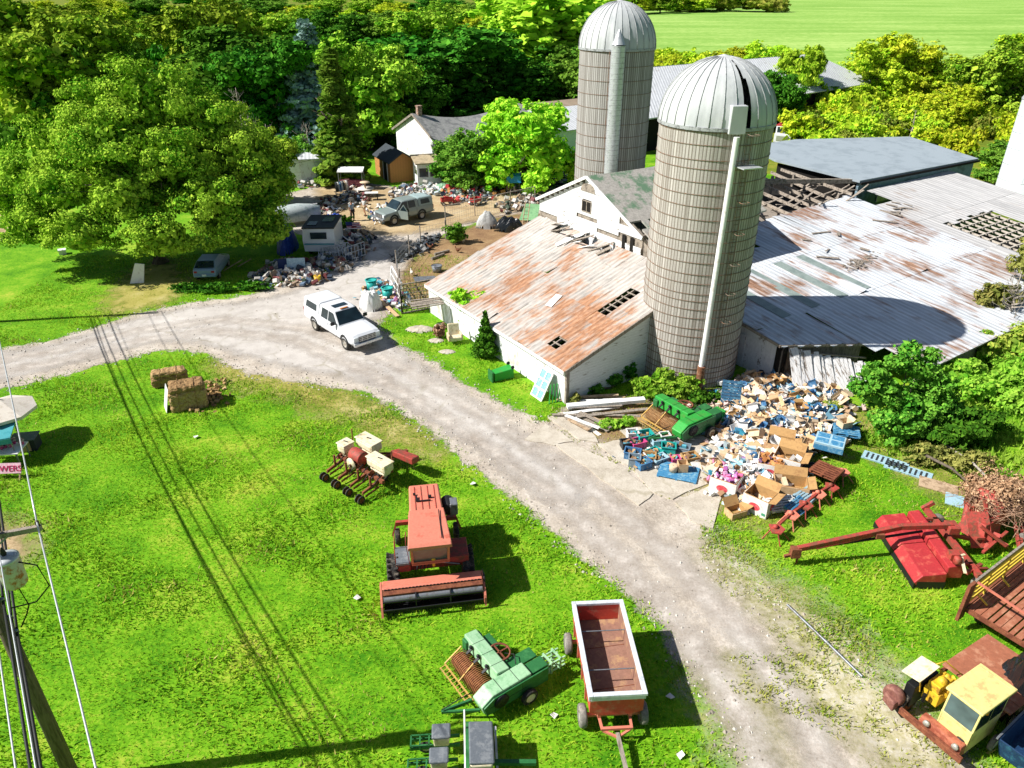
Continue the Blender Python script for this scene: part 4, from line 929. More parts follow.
m=MB(); m.loft([[Vector((-w,y,z-.12)),Vector((w,y,z-.12)),Vector((w*.97,y,z)),Vector((-w*.97,y,z))] for y,w,z in ((.38,.74,2.50),(.5,.74,2.58),(1.3,.69,2.62),(2.25,.63,2.6))]); rf=m.build('cab_roof',m_redf,b,.03)
m=MB(); m.bar((.42,.6,2.63),(.42,2.1,2.66),.03,.015); m.build('aerial',m_plas,rf)
m=MB(); m.loft([[Vector((-w,y,1.15)),Vector((w,y,1.15)),Vector((w,y,z-.08)),Vector((w*.93,y,z)),Vector((-w*.93,y,z)),Vector((-w,y,z-.08))] for y,w,z in ((2.28,.6,2.42),(2.4,.6,2.44),(4.05,.56,2.36),(4.25,.54,2.2))]); hd_=m.build('engine_hood',m_redf,b,.03)
m=MB()
for x in (-.36,-.12,.12,.36): m.box((x,3.2,2.41),(.03,1.5,.02),(-.05,0,0))
m.build('hood_ribs',m_redold,hd_)
m=MB(); m.box((-.05,2.95,2.45),(.5,.05,.05)); m.box((-.3,3.1,2.46),(.05,.3,.06)); m.box((.18,3.15,2.46),(.12,.1,.1)); m.box((-.38,3.4,2.45),(.08,.08,.06)); m.build('hood_latch',m_plas,hd_)
m=MB(); m.lathe([(.02,-.3),(.24,-.3),(.26,-.26),(.26,.26),(.24,.3),(.02,.3)],18,(.82,3.2,1.95),'y'); m.build('air_cleaner',m_plas,b); m=MB(); m.box((1.02,3.1,1.95),(.3,.45,.5)); m.build('muffler',m_steel,b,.04)
m=MB(); m.box((-.95,1.55,1.2),(.5,.9,.08)); m.build('step',m_lid,b); m=MB(); m.box((1.0,1.6,1.15),(.7,1.0,.3)); m.build('side_box',m_redold,b,.03); m=MB(); m.box((-.95,1.55,1.0),(.5,.9,.3)); m.build('side_box',m_redold,b,.03)
for sg in (-1,1):
    o=wheel(b,(sg*1.32,1.5,.6),.6,.42,m_redold,axis='x')
    m=MB()
    for i in range(20):
        a=2*PI*i/20
        for q in (-1,1): m.box((sg*1.32+q*.1,1.5+.6*math.cos(a+q*.08),.6+.6*math.sin(a+q*.08)),(.22,.06,.08),Euler((a,0,0)).to_matrix()@Euler((0,0,q*.5)).to_matrix())
    m.build('tread_lugs',m_tyre,o)
    wheel(b,(sg*1.12,3.7,.32),.32,.2,m_rim,axis='x'); m=MB(); m.bar((sg*1.12,3.7,1.0),(sg*1.3,3.75,.35),.07); m.build('caster_fork',m_redold,b)
m=MB(); m.tube((.1,1.0,1.1),(.1,1.0,1.35),.06); m.ball((.1,1.0,1.42),.1,8); m.build('gear_knob',m_yellow2,b)
m=MB(); m.tube((.1,1.1,1.2),(1.0,1.05,1.0),.025); m.build('lift_rod',m_steel,b)
m=MB(); m.path([(-.72,1.0,1.3),(-.8,.95,2.2),(-.78,1.3,2.45)],.018,5); m.path([(-1.2,1.15,1.2),(-1.2,1.15,1.9),(-1.2,1.95,1.9),(-1.2,1.95,1.2)],.018,5); m.build('grab_rails',m_redold,b)
m=MB()
for i in range(4): m.path([(-.5+i*.12,.98,1.0),(-.45+i*.13,1.1,1.12),(-.4+i*.15,1.3,1.15)],.022,5)
m.build('hoses',m_plas,b)
m=MB(); m.box((-.585,3.2,1.9),(.01,1.5,.012)); m.box((-.585,2.9,1.8),(.01,.012,.9)); m.build('panel_seams',m_plas,b)
m=MB()
for i in range(4): m.box((-1.28,1.55,.35+i*.24),(.3,.4,.03))
m.build('ladder',m_rust,b)
m=MB(); m.lathe([(.02,-.03),(.2,-.03),(.22,0),(.2,.03),(.02,.03)],18,(1.78,.45,.75),'x'); m.bar((1.78,.45,.92),(1.78,.9,.75),.03,.06); m.build('belt_drive',m_plas,b)
# ------------------------------------------------------------------ planter with white hoppers
p=G(352,486); b=thing('row_planter','rusty four-row planter with three white seed boxes on the lawn','planter',p,R(-41))
# local x along the row bar (towards lower right), +y away from camera/right
m=MB(); m.bar((-1.5,.55,.6),(1.5,.55,.6),.14,.14); m.bar((-1.3,1.15,.75),(1.3,1.15,.75),.12,.12); m.bar((0,1.1,.7),(.35,2.9,.5),.14,.14); m.bar((-.9,1.1,.7),(.2,2.4,.55),.08); m.bar((.9,1.1,.7),(.25,2.4,.55),.08)
for x in (-1.2,1.2): m.bar((x,.55,.6),(x,1.15,.75),.1); m.tube((x*1.1,1.2,.7),(x*1.1,1.25,1.75),.03)
m.build('frame',m_rust,b)
for i,x in enumerate((-1.2,-.4,.4,1.2)):
    m=MB(); m.bar((x,.5,.55),(x,-.35,.4),.08,.12); m.bar((x-.16,.4,.4),(x-.1,-.3,.25),.04,.08); m.bar((x+.16,.4,.4),(x+.1,-.3,.25),.04,.08); m.tube((x,.1,.4),(x,.1,1.0),.05); m.build('row_unit',m_rust,b)
    for q in (-.1,.1): wheel(b,(x+q,-.52,.19),.19,.07,m_rust,m_tyre,'x','press_wheel')
for x in (-.75,.75): wheel(b,(x,1.1,.34),.34,.2,m_cream,m_tyre,'x')
def hopper(x,y,sx,sy,z=1.05):
    m=MB(); m.box((x,y,z),(sx,sy,.42),taper=(1.0,1.0)); m.box((x,y,z-.3),(sx*.8,sy*.8,.24)); o=m.build('seed_box',m_cream,b,.11); m=MB(); m.box((x,y,z+.23),(sx*1.04,sy*1.04,.05)); m.build('lid',m_cream,o,.03); m=MB(); m.bar((x-.1,y,z+.28),(x+.12,y+.05,z+.28),.03); m.build('latch',m_plas,o)
hopper(-.6,1.55,1.15,.62,1.15); hopper(.85,.95,1.2,.55,1.05); hopper(-1.35,.85,.55,.6,1.0)
m=MB(); m.lathe([(.02,-.35),(.3,-.35),(.32,-.3),(.32,.3),(.3,.35),(.02,.35)],18,(-.35,.75,1.0),'x'); m.build('red_drum',m_redold,b); m=MB(); m.lathe([(.02,-.02),(.28,-.02),(.28,.02),(.02,.02)],16,(-.3,.3,.85),'y'); m.build('drive_disc',m_cream,b)
m=MB()
for i in range(10): x=-1.35+i*.3; m.path([(x,.6,.9),(x+.05,.3,.8),(x-.03,.05,.5)],.022,5)
m.build('seed_tubes',m_plas,b); m=MB()
for i in range(14): m.box((rnd.uniform(-1.4,1.4),rnd.uniform(.3,1.4),rnd.uniform(.45,.85)),(rnd.uniform(.08,.25),rnd.uniform(.08,.2),rnd.uniform(.06,.2)),(rnd.uniform(0,1),rnd.uniform(0,1),rnd.uniform(0,3)))
m.build('drive_linkage',m_rust,b)
for x in (-.8,0,.8): m=MB(); m.lathe([(.02,-.015),(.16,-.015),(.16,.015),(.02,.015)],14,(x,.5,.75),'x'); m.build('sprocket',m_rust,b)
m=MB(); m.prism([(.4,1.9,.75),(1.7,2.0,.8),(1.6,2.5,.7),(.5,2.3,.7)],(0,0,.3)); m.build('transport_box',m_redold,b,.04)
# ------------------------------------------------------------------ red and white flare wagon
b=thing('barge_wagon','red and white barge wagon with empty rusty bed on the lawn by the drive','wagon',(2.83,15.6,0),R(3.6))
Wd,Lg,zt=.76,1.72,1.62
pr=[Vector((-Wd,0,zt)),Vector((-Wd,0,.92)),Vector((-Wd*.6,0,.8)),Vector((Wd*.6,0,.8)),Vector((Wd,0,.92)),Vector((Wd,0,zt))]
m=MB()
for y in (-Lg,Lg): 
    yy=.05*(1 if y>0 else -1); m.prism([Vector((q.x,y,q.z)) for q in pr],(0,-yy,0))
for a_,c_ in ((0,1),(1,2),(3,4),(4,5)):
    q0,q1=pr[a_],pr[c_]; nrm_=Vector((0.04 if a_<2 else -.04,0,.02)); m.prism([q0+Vector((0,-Lg+.05,0)),q1+Vector((0,-Lg+.05,0)),q1+Vector((0,Lg-.05,0)),q0+Vector((0,Lg-.05,0))],nrm_)
m.build('box_sides',mat('wagon_red','#c4483c',.5,.05,'#b9705c',.35,1.5,.06,12,.12),b)
m=MB(); m.box((0,0,.95),(2*Wd-.1,2*Lg-.12,.03)); m.build('bed_floor',m_bedfloor,b)
m=MB()
for sg in (-1,1): m.box((sg*(Wd-.015),0,1.36),(.085,2*Lg-.1,.03)); m.box((sg*(Wd-.07),0,1.3),(.02,2*Lg-.12,.58))
m.build('inner_lining',m_bedfloor,b)
m=MB()
for sg in (-1,1): m.box((sg*Wd,0,zt+.02),(.13,2*Lg+.14,.09)); m.box((0,sg*Lg,zt+.02),(2*Wd-.14,.14,.09)); m.box((sg*(Wd+.03),0,zt-.12),(.03,2*Lg,.22)); 
m.box((0,-Lg-.03,zt-.1),(2*Wd,.03,.14)); m.build('top_rim',mat('wagon_white','#cfd4d9',.5,.05,'#b5bac0',.3,2,.06,12,.08),b,.01)
for y in (-.75,.7): m=MB(); m.tube((-Wd,y,1.5),(Wd,y,1.5),.018); m.build('cross_rod',m_steel,b)
m=MB()
for y in (-.95,.55): m.box((.05,y,.968),(1.35,.02,.012),(0,0,.1))
m.build('floor_seam',m_rust,b)
m=MB()
for x in (-.45,.45): m.bar((x,-Lg+.1,.62),(x,Lg-.1,.62),.1,.14)
for y in (-1.35,1.35): m.bar((-.8,y,.36),(.8,y,.36),.09); m.bar((-.45,y,.36),(-.45,y,.62),.1); m.bar((.45,y,.36),(.45,y,.62),.1)
m.bar((-.45,-1.95,.52),(.45,-1.95,.52),.08); m.bar((-.45,-1.4,.5),(-.42,-1.95,.52),.07); m.bar((.45,-1.4,.5),(.42,-1.95,.52),.07); m.bar((-.4,-1.95,.45),(0,-2.15,.4),.06); m.bar((.4,-1.95,.45),(0,-2.15,.4),.06); m.build('running_gear',m_redf,b)
m=MB(); m.bar((0,-2.05,.42),(.12,-4.6,.25),.1,.12); m.build('tongue',m_greywood,b)
for x,y in ((-.88,-1.35),(.88,-1.35),(-.95,1.3),(.95,1.3)): wheel(b,(x,y,.34),.34,.22,m_rim,m_tyregrey,'x')
m=MB()
for y in (-1.2,-.5,.3,1.1): m.bar((-Wd-.05,y,1.5),(-Wd-.04,y,.85),.05); m.bar((Wd+.05,y,1.5),(Wd+.04,y,.85),.05)
m.build('side_stakes',m_redf,b)
# ------------------------------------------------------------------ square balers (local x: along the pickup/cross feed, +y: along the bale chamber)
def baler(name,label,loc,rz,top,side,pk,short=False):
    b=thing(name,label,'baler',loc,rz); b.scale=(.84,.84,.78) if not short else (.98,1,.9)
    # x from 0 (outer end) to 2.2 (chamber); chamber spans y -.4 .. 2.7
    m=MB(); m.prism([(-.1,.05,.75),(-.1,.62,.75),(-.1,.62,1.25),(-.1,.1,1.3)],(2.2,0,0)); m.build('feed_housing',top,b,.03)
    m=MB(); m.box((.06,.35,.7),(.3,.75,.9)); m.build('end_cover',side,b,.04)
    m=MB(); m.lathe([(.02,-.95),(.3,-.95),(.3,.95),(.02,.95)],16,(1.05,-.32,.42),'x'); m.build('pickup_drum',pk,b)
    m=MB()
    for i in range(24):
        x=.12+i*.08; m.path([(x,-.72,.3),(x,-.58,.66),(x,-.2,.8),(x,.1,.72)],.016,4)
    m.build('stripper_bands',mat('tan_rust','#b27a4a',.8,.1,'#8a5a38',.4,3),b)
    m=MB(); m.bar((.02,-.85,.38),(2.0,-.85,.38),.05); m.bar((0,-.1,.85),(.02,-.85,.4),.05); m.bar((1.0,-.2,.95),(1.0,-.85,.4),.04); m.bar((.02,-1.05,.3),(2.0,-1.05,.3),.04)
    for i in range(12): m.bar((.05+i*.17,-.85,.36),(.05+i*.17,-1.1,.3),.02)
    m.build('windguard',mat('guard_yellow','#c9a254',.6,.1,'#a88a55',.4,3),b)
    for x in (.45,.95,1.5): m=MB(); m.prism([(x,.05,1.1),(x+.12,.05,1.1),(x+.1,-.2,.95),(x+.02,-.2,.95)],(0,0,.05)); m.ball((x+.05,.0,1.22),.07,6); m.build('feeder_tine',m_plas,b)
    m=MB()
    for x in (.5,1.1,1.7): m.box((x,.35,1.282),(.012,.56,.006),(-.09,0,0))
    for y in (-.1,.6): m.box((2.41,y,1.203),(.6,.014,.008))
    m.box((2.806,.1,.75),(.006,1.6,.012)); m.box((2.806,-.45,.75),(.006,.012,.6)); m.box((2.806,.7,.75),(.006,.012,.6)); m.build('panel_seams',m_plas,b)
    m=MB(); m.path([(2.0,-.9,.9),(1.9,-1.3,.8),(1.8,-1.8,.6),(1.76,-2.0,.55)],.02,5); m.build('hose',m_plas,b)
    m=MB(); m.path([(1.4,.9,1.15),(1.7,1.1,1.25),(2.1,.9,1.25)],.02,5); m.build('hose',m_plas,b)
    m=MB(); m.box((.55,.85,.85),(.7,.35,.4)); m.build('twine_box',side,b,.03)
    L=2.75 if not short else 2.2
    m=MB(); m.prism([(2.1,-.85,.45),(2.1,-.95,.85),(2.1,-.5,1.18),(2.1,1.15,1.2),(2.1,1.15,.45)],(.62,0,0)); ch=m.build('chamber_cover',top,b,.04)
    m=MB(); m.prism([(2.75,-.8,.4),(2.75,-.9,.85),(2.75,-.48,1.1),(2.75,L-.9,1.1),(2.75,L-.9,.4)],(.05,0,0)); m.build('side_panel',side,b,.01)
    m=MB(); m.box((2.4,1.5,.75),(.5,.9,.6)); m.box((1.85,1.2,1.0),(.5,1.3,.12)); m.build('knotter_deck',side,b,.03)
    m=MB()
    for x in (2.18,2.62):
        for z in (.5,.72,.94): m.bar((x,1.9,z),(x,L,z-.03),.06,.05)
    for y in (2.1,L-.25): m.box((2.4,y,1.0),(.56,.07,.06)); m.box((2.4,y,.46),(.56,.07,.06)); m.bar((2.15,y,.45),(2.15,y,1.02),.06); m.bar((2.65,y,.45),(2.65,y,1.02),.06)
    m.build('bale_chute',top,b)
    m=MB(); m.lathe([(.36,-.03),(.42,-.03),(.42,.03),(.36,.03),(.36,-.03)],22,(1.28,.75,1.2),'z'); m.bar((.9,.75,1.2),(1.66,.75,1.2),.05,.04); m.bar((1.28,.4,1.2),(1.28,1.1,1.2),.05,.04); m.tube((1.28,.75,.8),(1.28,.75,1.2),.06); m.build('flywheel',m_rust,b)
    m=MB(); m.lathe([(.02,.0),(.3,.0),(.3,.03),(.02,.03)],20,(2.81,-.2,.78),'x'); m.build('pulley',m_plas,b)
    m=MB(); m.bar((2.0,-.9,.5),(1.75,-2.0,.4),.1,.12); m.bar((2.5,-.9,.5),(1.75,-2.0,.4),.08,.1); m.build('drawbar',side,b)
    for c,r in (((2.95,.9,.33),.33),((.2,.95,.3),.3)): wheel(b,c,r,.2,m_cream,m_tyre,'x')
    return b
baler('square_baler','faded pale green hay baler with rusty pickup on the lawn beside the red wagon',G(470,646,0)+Vector((-.15,-.55,0)),R(-55),m_greenpale,m_greendk,m_rust)
baler('square_baler','bright green hay baler with straw-filled pickup parked among weeds at the silo base',G(646,408,0)+Vector((.2,-.9,0)),R(-55),m_green,m_greendk,mat('straw_roll','#b5986c',.9,0,'#8f7348',.4,4,.4,20,.25),True)
# ------------------------------------------------------------------ green planter at the bottom edge
p=G(455,768); b=thing('green_planter','green row planter with grey-lidded cream hoppers at the bottom edge of the lawn','planter',p,R(4))
def unit(x,y):
    m=MB(); m.box((x,y,.62),(.42,.4,.34),taper=(1.1,1.1)); o=m.build('seed_hopper',m_cream,b,.04); m=MB(); m.box((x,y,.83),(.52,.46,.09)); m.build('lid',m_lid,o,.04)
    m=MB(); m.bar((x-.85,y-.14,.35),(x+.5,y-.14,.42),.05,.1); m.bar((x-.85,y+.14,.35),(x+.5,y+.14,.42),.05,.1); m.bar((x-.85,y-.16,.5),(x-.25,y-.16,.5),.04); m.bar((x-.85,y+.16,.5),(x-.25,y+.16,.5),.04)
    for q in (-.85,-.6,-.35): m.bar((x+q,y-.16,.5),(x+q,y+.16,.5),.04); m.bar((x+q,y-.16,.35),(x+q,y-.16,.5),.04); m.bar((x+q,y+.16,.35),(x+q,y+.16,.5),.04)
    m.build('row_frame',m_greendk,b); wheel(b,(x-.45,y,.2),.2,.1,m_cream,m_tyre,'y','press_wheel')
for j in range(4): unit(-.35-.05*j,.55-j*.72)
m=MB(); m.bar((.4,1.0,.5),(.3,-2.6,.5),.14,.14); m.bar((.4,-.2,.5),(2.2,-.3,.45),.12); m.build('toolbar',m_greendk,b)
for j in range(2):
    m=MB(); m.box((.72,-.12-j*1.9,.85),(.56,1.2,.55),taper=(1.1,1.05)); o=m.build('fertiliser_hopper',m_cream,b,.05); m=MB(); m.box((.74,-.1-j*1.9,1.15),(.66,1.25,.1),(0,.06,0)); m.build('lid',m_lid,o,.04)
m=MB(); m.bar((.3,.9,1.2),(.3,-2.4,1.2),.04); m.bar((.3,.8,.5),(.3,.8,1.2),.04); m.bar((1.15,.9,.4),(1.15,-2.4,.4),.06); m.build('rail',m_white,b)
for y in (.5,-1.6): wheel(b,(1.0,y,.34),.34,.22,m_cream,m_tyre,'x')
# ------------------------------------------------------------------ mower-conditioner
b=thing('mower_conditioner','bright red mower conditioner with a long swing tongue on the right lawn','mower',(14.75,21.35,0),R(-1))
m=MB()
for y0,ln in ((-1.75,1.68),(-.03,1.68)): m.prism([(-.4,y0,.16),(-.5,y0,.3),(-.28,y0,.62),(.55,y0,.74),(.6,y0,.34)],(0,ln,0))
m.build('cutter_deck',m_red,b,.03)
m=MB(); m.prism([(-.45,-1.75,.03),(-.5,-1.75,.03),(-.5,-1.75,.27),(-.45,-1.75,.27)],(0,3.4,0)); m.box((.1,-1.74,.2),(1,.03,.3)); m.build('rubber_curtain',m_plas,b)
m=MB()
for y0,ln in ((-1.6,1.5),(-.05,1.6)): m.prism([(.62,y0,.4),(.62,y0,.9),(1.0,y0,.98),(1.2,y0,.8),(1.2,y0,.4)],(0,ln,0))
m.build('conditioner_hood',m_red,b,.03)
m=MB(); m.bar((1.6,-1.9,.75),(1.5,1.9,.75),.18,.2); m.bar((1.35,1.9,.75),(1.7,1.85,1.1),.14); m.bar((.9,-1.3,.8),(1.6,-1.3,.8),.1); m.bar((.9,1.2,.8),(1.6,1.2,.8),.1); m.bar((1.2,-1.75,.8),(2.1,-1.1,.6),.12); m.bar((1.6,-1.5,.75),(2.3,-1.2,.5),.1); m.bar((1.6,.4,.75),(2.4,.3,.6),.12); m.build('rear_frame',m_redold,b)
m=MB(); m.bar((1.5,.15,1.35),(-.4,.1,1.3),.17,.2); m.bar((-.4,.1,1.3),(-4.3,-.55,.75),.17,.2); m.bar((-1.0,-.05,1.1),(-3.6,-.5,.72),.06); m.prism([(1.3,-.1,1.1),(1.7,-.1,1.1),(1.7,.4,1.1),(1.3,.4,1.1)],(0,0,.3)); m.build('tongue',m_redold,b,.02)
m=MB(); m.box((-1.2,-.1,1.05),(.3,.22,.2)); m.build('bearing_block',m_rust,b)
m=MB(); m.box((-4.35,-.55,.6),(.35,.25,.4)); m.bar((-4.4,-.55,.5),(-4.75,-.62,.45),.1); m.tube((-4.2,-.5,.4),(-4.2,-.5,.0),.04); m.build('hitch',m_rust,b)
m=MB(); m.tube((-4.0,-.42,.62),(.5,.2,1.02),.05); m.build('drive_shaft',m_plas,b)
m=MB(); m.box((.8,-1.35,1.25),(.3,.3,.25)); m.lathe([(.02,-.1),(.16,-.1),(.16,.1),(.02,.1)],14,(.85,-1.55,1.2),'x'); m.build('gearbox',m_redold,b)
m=MB(); m.bar((1.0,-1.5,1.3),(1.0,-1.95,.95),.1,.03); m.bar((.75,-1.5,1.28),(1.2,-1.35,1.28),.08,.03); m.build('broken_guard',m_cream,b)
wheel(b,(1.85,-1.75,.35),.35,.24,m_rim,m_tyregrey,'y'); wheel(b,(1.85,1.6,.35),.35,.24,m_rim,m_tyregrey,'y')
# ------------------------------------------------------------------ old rake/baler under brush
p=G(985,540); b=thing('rusty_forage_machine','old faded red machine half buried in brown brush behind the mower','old machine',p,R(20))
m=MB(); m.box((-.3,.2,.7),(1.3,1.1,.7),(0,.1,.2),taper=(.8,.7)); m.prism([(-1.3,-.4,.3),(-.5,-.7,.3),(-.4,-.2,1.1),(-1.1,.2,1.0)],(.1,.3,.3)); m.build('body',m_redold,b,.06)
m=MB(); m.lathe([(.02,-.3),(.75,-.3),(.8,-.2),(.8,.2),(.75,.3),(.02,.3)],22,(.5,.7,.95),'x'); m.build('fan_housing',m_redold,b)
m=MB(); m.tube((-.7,.5,.6),(-.3,.9,1.15),.16,.12,10); m.build('spout',m_redold,b)
m=MB()
for (a,c) in (((-1.2,-.8,.4),(.4,-.4,.6)),((.2,-1.2,.3),(1.5,.3,.8)),((-.9,-.2,1.1),(-.2,-.9,.5)),((-.3,-.3,.5),(-.1,.5,1.6)),((.6,-.9,.4),(1.9,.1,.5))): m.bar(a,c,.1)
for i in range(9): m.box((rnd.uniform(-1.5,.2),rnd.uniform(-.8,.3),rnd.uniform(.3,.8)),(rnd.uniform(.15,.4),rnd.uniform(.15,.3),rnd.uniform(.1,.25)),(rnd.uniform(0,1),0,rnd.uniform(0,3)))
m.build('linkage',m_redold,b)
wheel(b,(.9,-.9,.36),.36,.24,m_rim,m_tyregrey,'x'); wheel(b,(1.7,.6,.36),.36,.24,m_rim,m_tyregrey,'x')
# ------------------------------------------------------------------ hay wagon with yellow rack
C0=Vector((14.9,17.8,0)); b=thing('hay_wagon','rusty plank hay wagon with a yellow slat rack at the right edge','hay wagon',C0,FROT)
m=MB()
for i in range(11): m.box(Lp(2.3,.12+i*.21,.92),(4.6,.19 if i not in (3,6,8) else .13,.06))
m.build('bed_planks',m_rustdeck,b)
m=MB()
for s in (.05,2.3,4.5): m.bar(Lp(s,0,.82),Lp(s,2.3,.82),.1,.12)
m.bar(Lp(0,-.03,.9),Lp(4.6,-.03,.9),.06,.16); m.bar(Lp(0,2.33,.9),Lp(4.6,2.33,.9),.06,.16); m.bar(Lp(-.03,0,.9),Lp(-.03,2.3,.9),.16,.06,up=(1,0,0)); m.build('bed_frame',m_rust,b)
m=MB()
for z in (1.2,1.42,1.64,1.86): m.bar(Lp(.1,-.02,z),Lp(4.6,-.02,z),.04,.13)
for s in (1.1,2.4,3.8): m.bar(Lp(s,.0,.9),Lp(s,-.02,1.95),.07,.05)
m.bar(Lp(.5,.05,1.25),Lp(.6,.35,1.0),.05); m.bar(Lp(2.0,.05,1.25),Lp(2.1,.35,1.0),.05)
m.build('slat_rack',mat('rack_yellow','#e3c748',.55,.05,'#c9a850',.3,2,.06,14,.1),b)
m=MB(); m.bar(Lp(.1,-.05,2.02),Lp(4.6,-.05,2.02),.07,.05); m.build('top_rail',m_greywood,b)
m=MB(); m.prism([Lp(-.3,-.1,.5),Lp(.08,-.1,.5),Lp(.08,-.1,2.0),Lp(-.3,-.1,2.0)],Lp(0,.1)); m.build('corner_panel',m_rust,b)
m=MB(); m.bar(Lp(.1,0,2.0),Lp(.6,2.3,1.4),.06); m.bar(Lp(.6,2.3,1.4),Lp(.65,2.3,.9),.06); m.build('brace',m_redf,b)
for s in (.9,3.7):
    for k in (.25,2.0): wheel(b,Lp(s,k,.34),.34,.22,m_rim,m_tyre,'y')
# ------------------------------------------------------------------ half-cab yard truck
T0=Vector((11.95,13.75,0)); b=thing('yard_truck','yellow half-cab truck with rust deck and exposed yellow engine at lower right','truck',T0,math.atan2(.5,.866)); b.scale=(.93,.93,.93)
# local x rearwards along +w, y: +y to the far/left side
m=MB(); m.prism([(0,-.95,1.2),(0,0,1.2),(0,0,1.28),(0,-.95,1.28)],(1.5,0,0)); m.box((.75,-.03,.85),(1.5,.05,.8)); m.box((.75,-.93,.8),(1.5,.05,.9)); m.box((1.5,-.48,1.6),(.06,.95,1.3)); m.box((.05,-.48,.85),(.07,.95,.8)); 
for x,y in ((.05,-.93),(.05,-.03),(1.5,-.93),(1.5,-.03),(.75,-.93)): m.bar((x,y,1.2),(x+(.06 if x<.1 else 0),y,2.15),.06)
m.build('cab',m_yellow,b,.015)
m=MB(); m.box((.78,-.48,2.2),(1.75,1.12,.09)); m.build('cab_roof',m_yellow,b,.03)
m=MB(); m.box((.06,-.48,1.68),(.03,.84,.8),(0,.05,0)); m.build('windscreen',glass('cab_glass'),b)
for x in (.42,1.13):
    m=MB(); m.box((x,-.955,1.7),(.62,.02,.75)); m.build('side_window',glass(),b)
m=MB(); m.box((-.14,-.3,.6),(.34,1.35,.42),taper=(.8,.95)); m.build('front_fender',mat('rusted_orange_fender','#b0694f',.7,.05,'#8f4a36',.42,2.2,.15,14,.2),b,.05)
m=MB(); m.box((-.38,-.1,.5),(.12,2.0,.22)); m.build('bumper',m_rust,b,.02)
for y in (-.8,.1):
    m=MB(); m.lathe([(.01,-.05),(.1,-.05),(.1,.03),(.01,.04)],12,(-.33,y,.75),'x'); m.build('headlight',m_rim,b)
m=MB(); m.lathe([(.001,.08),(.05,.07),(.08,0)],10,(.2,-.98,2.15)); m.tube((.2,-.98,2.08),(.2,-.98,2.16),.08); m.build('beacon',m_amber,b)
m=MB(); m.box((.85,.55,1.0),(.9,.5,.5)); m.box((.75,.55,1.4),(.7,.38,.3)); m.tube((.5,.7,1.1),(1.2,.4,1.5),.1); m.tube((.6,.3,1.2),(1.2,.7,1.2),.12); m.ball((.7,.5,1.55),.16,8); m.ball((1.05,.55,1.45),.14,8)
for i in range(8): m.box((rnd.uniform(.4,1.2),rnd.uniform(.3,.8),rnd.uniform(1.1,1.6)),(.16,.12,.12),(0,0,rnd.uniform(0,3)))
m.build('engine',m_yellow2,b,.02)
m=MB(); m.box((.6,1.0,.85),(1.2,.3,.9)); m.tube((.15,.6,.9),(.15,.6,1.2),.06); m.build('radiator',m_blackmetal,b,.03)
m=MB(); m.prism([(-.1,.75,1.7),(-.1,1.35,1.6),(.85,1.35,1.72),(.85,.75,1.82)],(0,0,.04)); m.build('raised_hood',m_cream,b,.01)
m=MB(); m.tube((.0,.8,1.7),(.1,.75,1.2),.02); m.build('hood_prop',m_yellow2,b); m=MB(); m.tube((.8,.8,1.8),(1.4,.6,1.2),.02); m.build('hood_prop',m_yellow2,b); m=MB(); m.tube((.8,1.3,1.7),(1.5,1.0,1.3),.02); m.path([(.85,.9,1.8),(1.2,.8,1.85),(1.5,.3,1.5)],.02); m.build('hood_props',m_yellow2,b)
m=MB(); m.lathe([(.02,-.1),(.3,-.16),(.34,0),(.3,.16),(.02,.1)],16,(-.25,1.25,.72),'x'); m.prism([(-.6,1.0,.4),(.2,1.0,.4),(.1,1.45,.45),(-.5,1.45,.45)],(0,0,.35)); m.build('left_fender',mat('dull_maroon','#7d5148',.7,.1,'#94685a',.4,2),b,.05)
m=MB()
for i in range(5): m.box((1.75+.45+i*.5-.2,-.02,1.12+.004*(i%2)),(.485,2.16,.06))
m.build('deck',m_rustdeck,b)
m=MB(); m.bar((1.6,-.9,1.0),(4.2,-.9,1.0),.1,.16); m.bar((1.6,.95,1.0),(4.2,.95,1.0),.1,.16); m.bar((1.6,.2,.75),(4.2,.2,.75),.3,.2); m.build('deck_frame',m_rust,b)
for x,y in ((.1,-.75),(.1,1.0),(3.2,-.75),(3.2,1.0)): wheel(b,(x,y,.42),.42,.26,m_rust,m_tyre,'y')
# ------------------------------------------------------------------ black tarp heap + blue barrel trailer at the lower right edge
def lump(name,c,sx,sy,sz,m_,seed,n=26,rough=.25,flat=1.0):
    r=np.random.RandomState(seed); X,Y=np.meshgrid(np.linspace(-1,1,n),np.linspace(-1,1,n)); rr=np.hypot(X,Y)
    ph=r.uniform(0,6,8); Z=np.clip(1-rr**2.2,0,1)**.6
    Z*=1+rough*(np.sin(X*5+ph[0])*np.cos(Y*4+ph[1])+.6*np.sin(X*11+Y*7+ph[2])*np.cos(Y*9-X*3+ph[3])); Z+=r.uniform(-.05,.05,Z.shape)*rough*3*(rr<1)
    V=np.stack([X.ravel()*sx,Y.ravel()*sy,np.maximum(Z.ravel()*sz,.01)],1); idx=np.arange(n*n).reshape(n,n)
    F=np.stack([idx[:-1,:-1].ravel(),idx[:-1,1:].ravel(),idx[1:,1:].ravel(),idx[1:,:-1].ravel()],1); F=F[(rr.ravel()[F]<1.06).all(1)]
    o=npmesh(name,V,F,m_); o.location=c; return o
m_tarp=mat('black_plastic_sheet','#15181b',.25,0,None,.3,3,.3,9,.3,spec=.7)
tag(lump('black_tarp',(15.15,14.75,.0),.95,1.2,1.75,m_tarp,4,30,.22),'crumpled black plastic tarp heap behind the yellow truck cab','tarp')
p=Vector((14.35,13.1,0)); b=thing('blue_barrow','dark blue metal cart with a pale wheel at the lower right corner','cart',p,FROT)
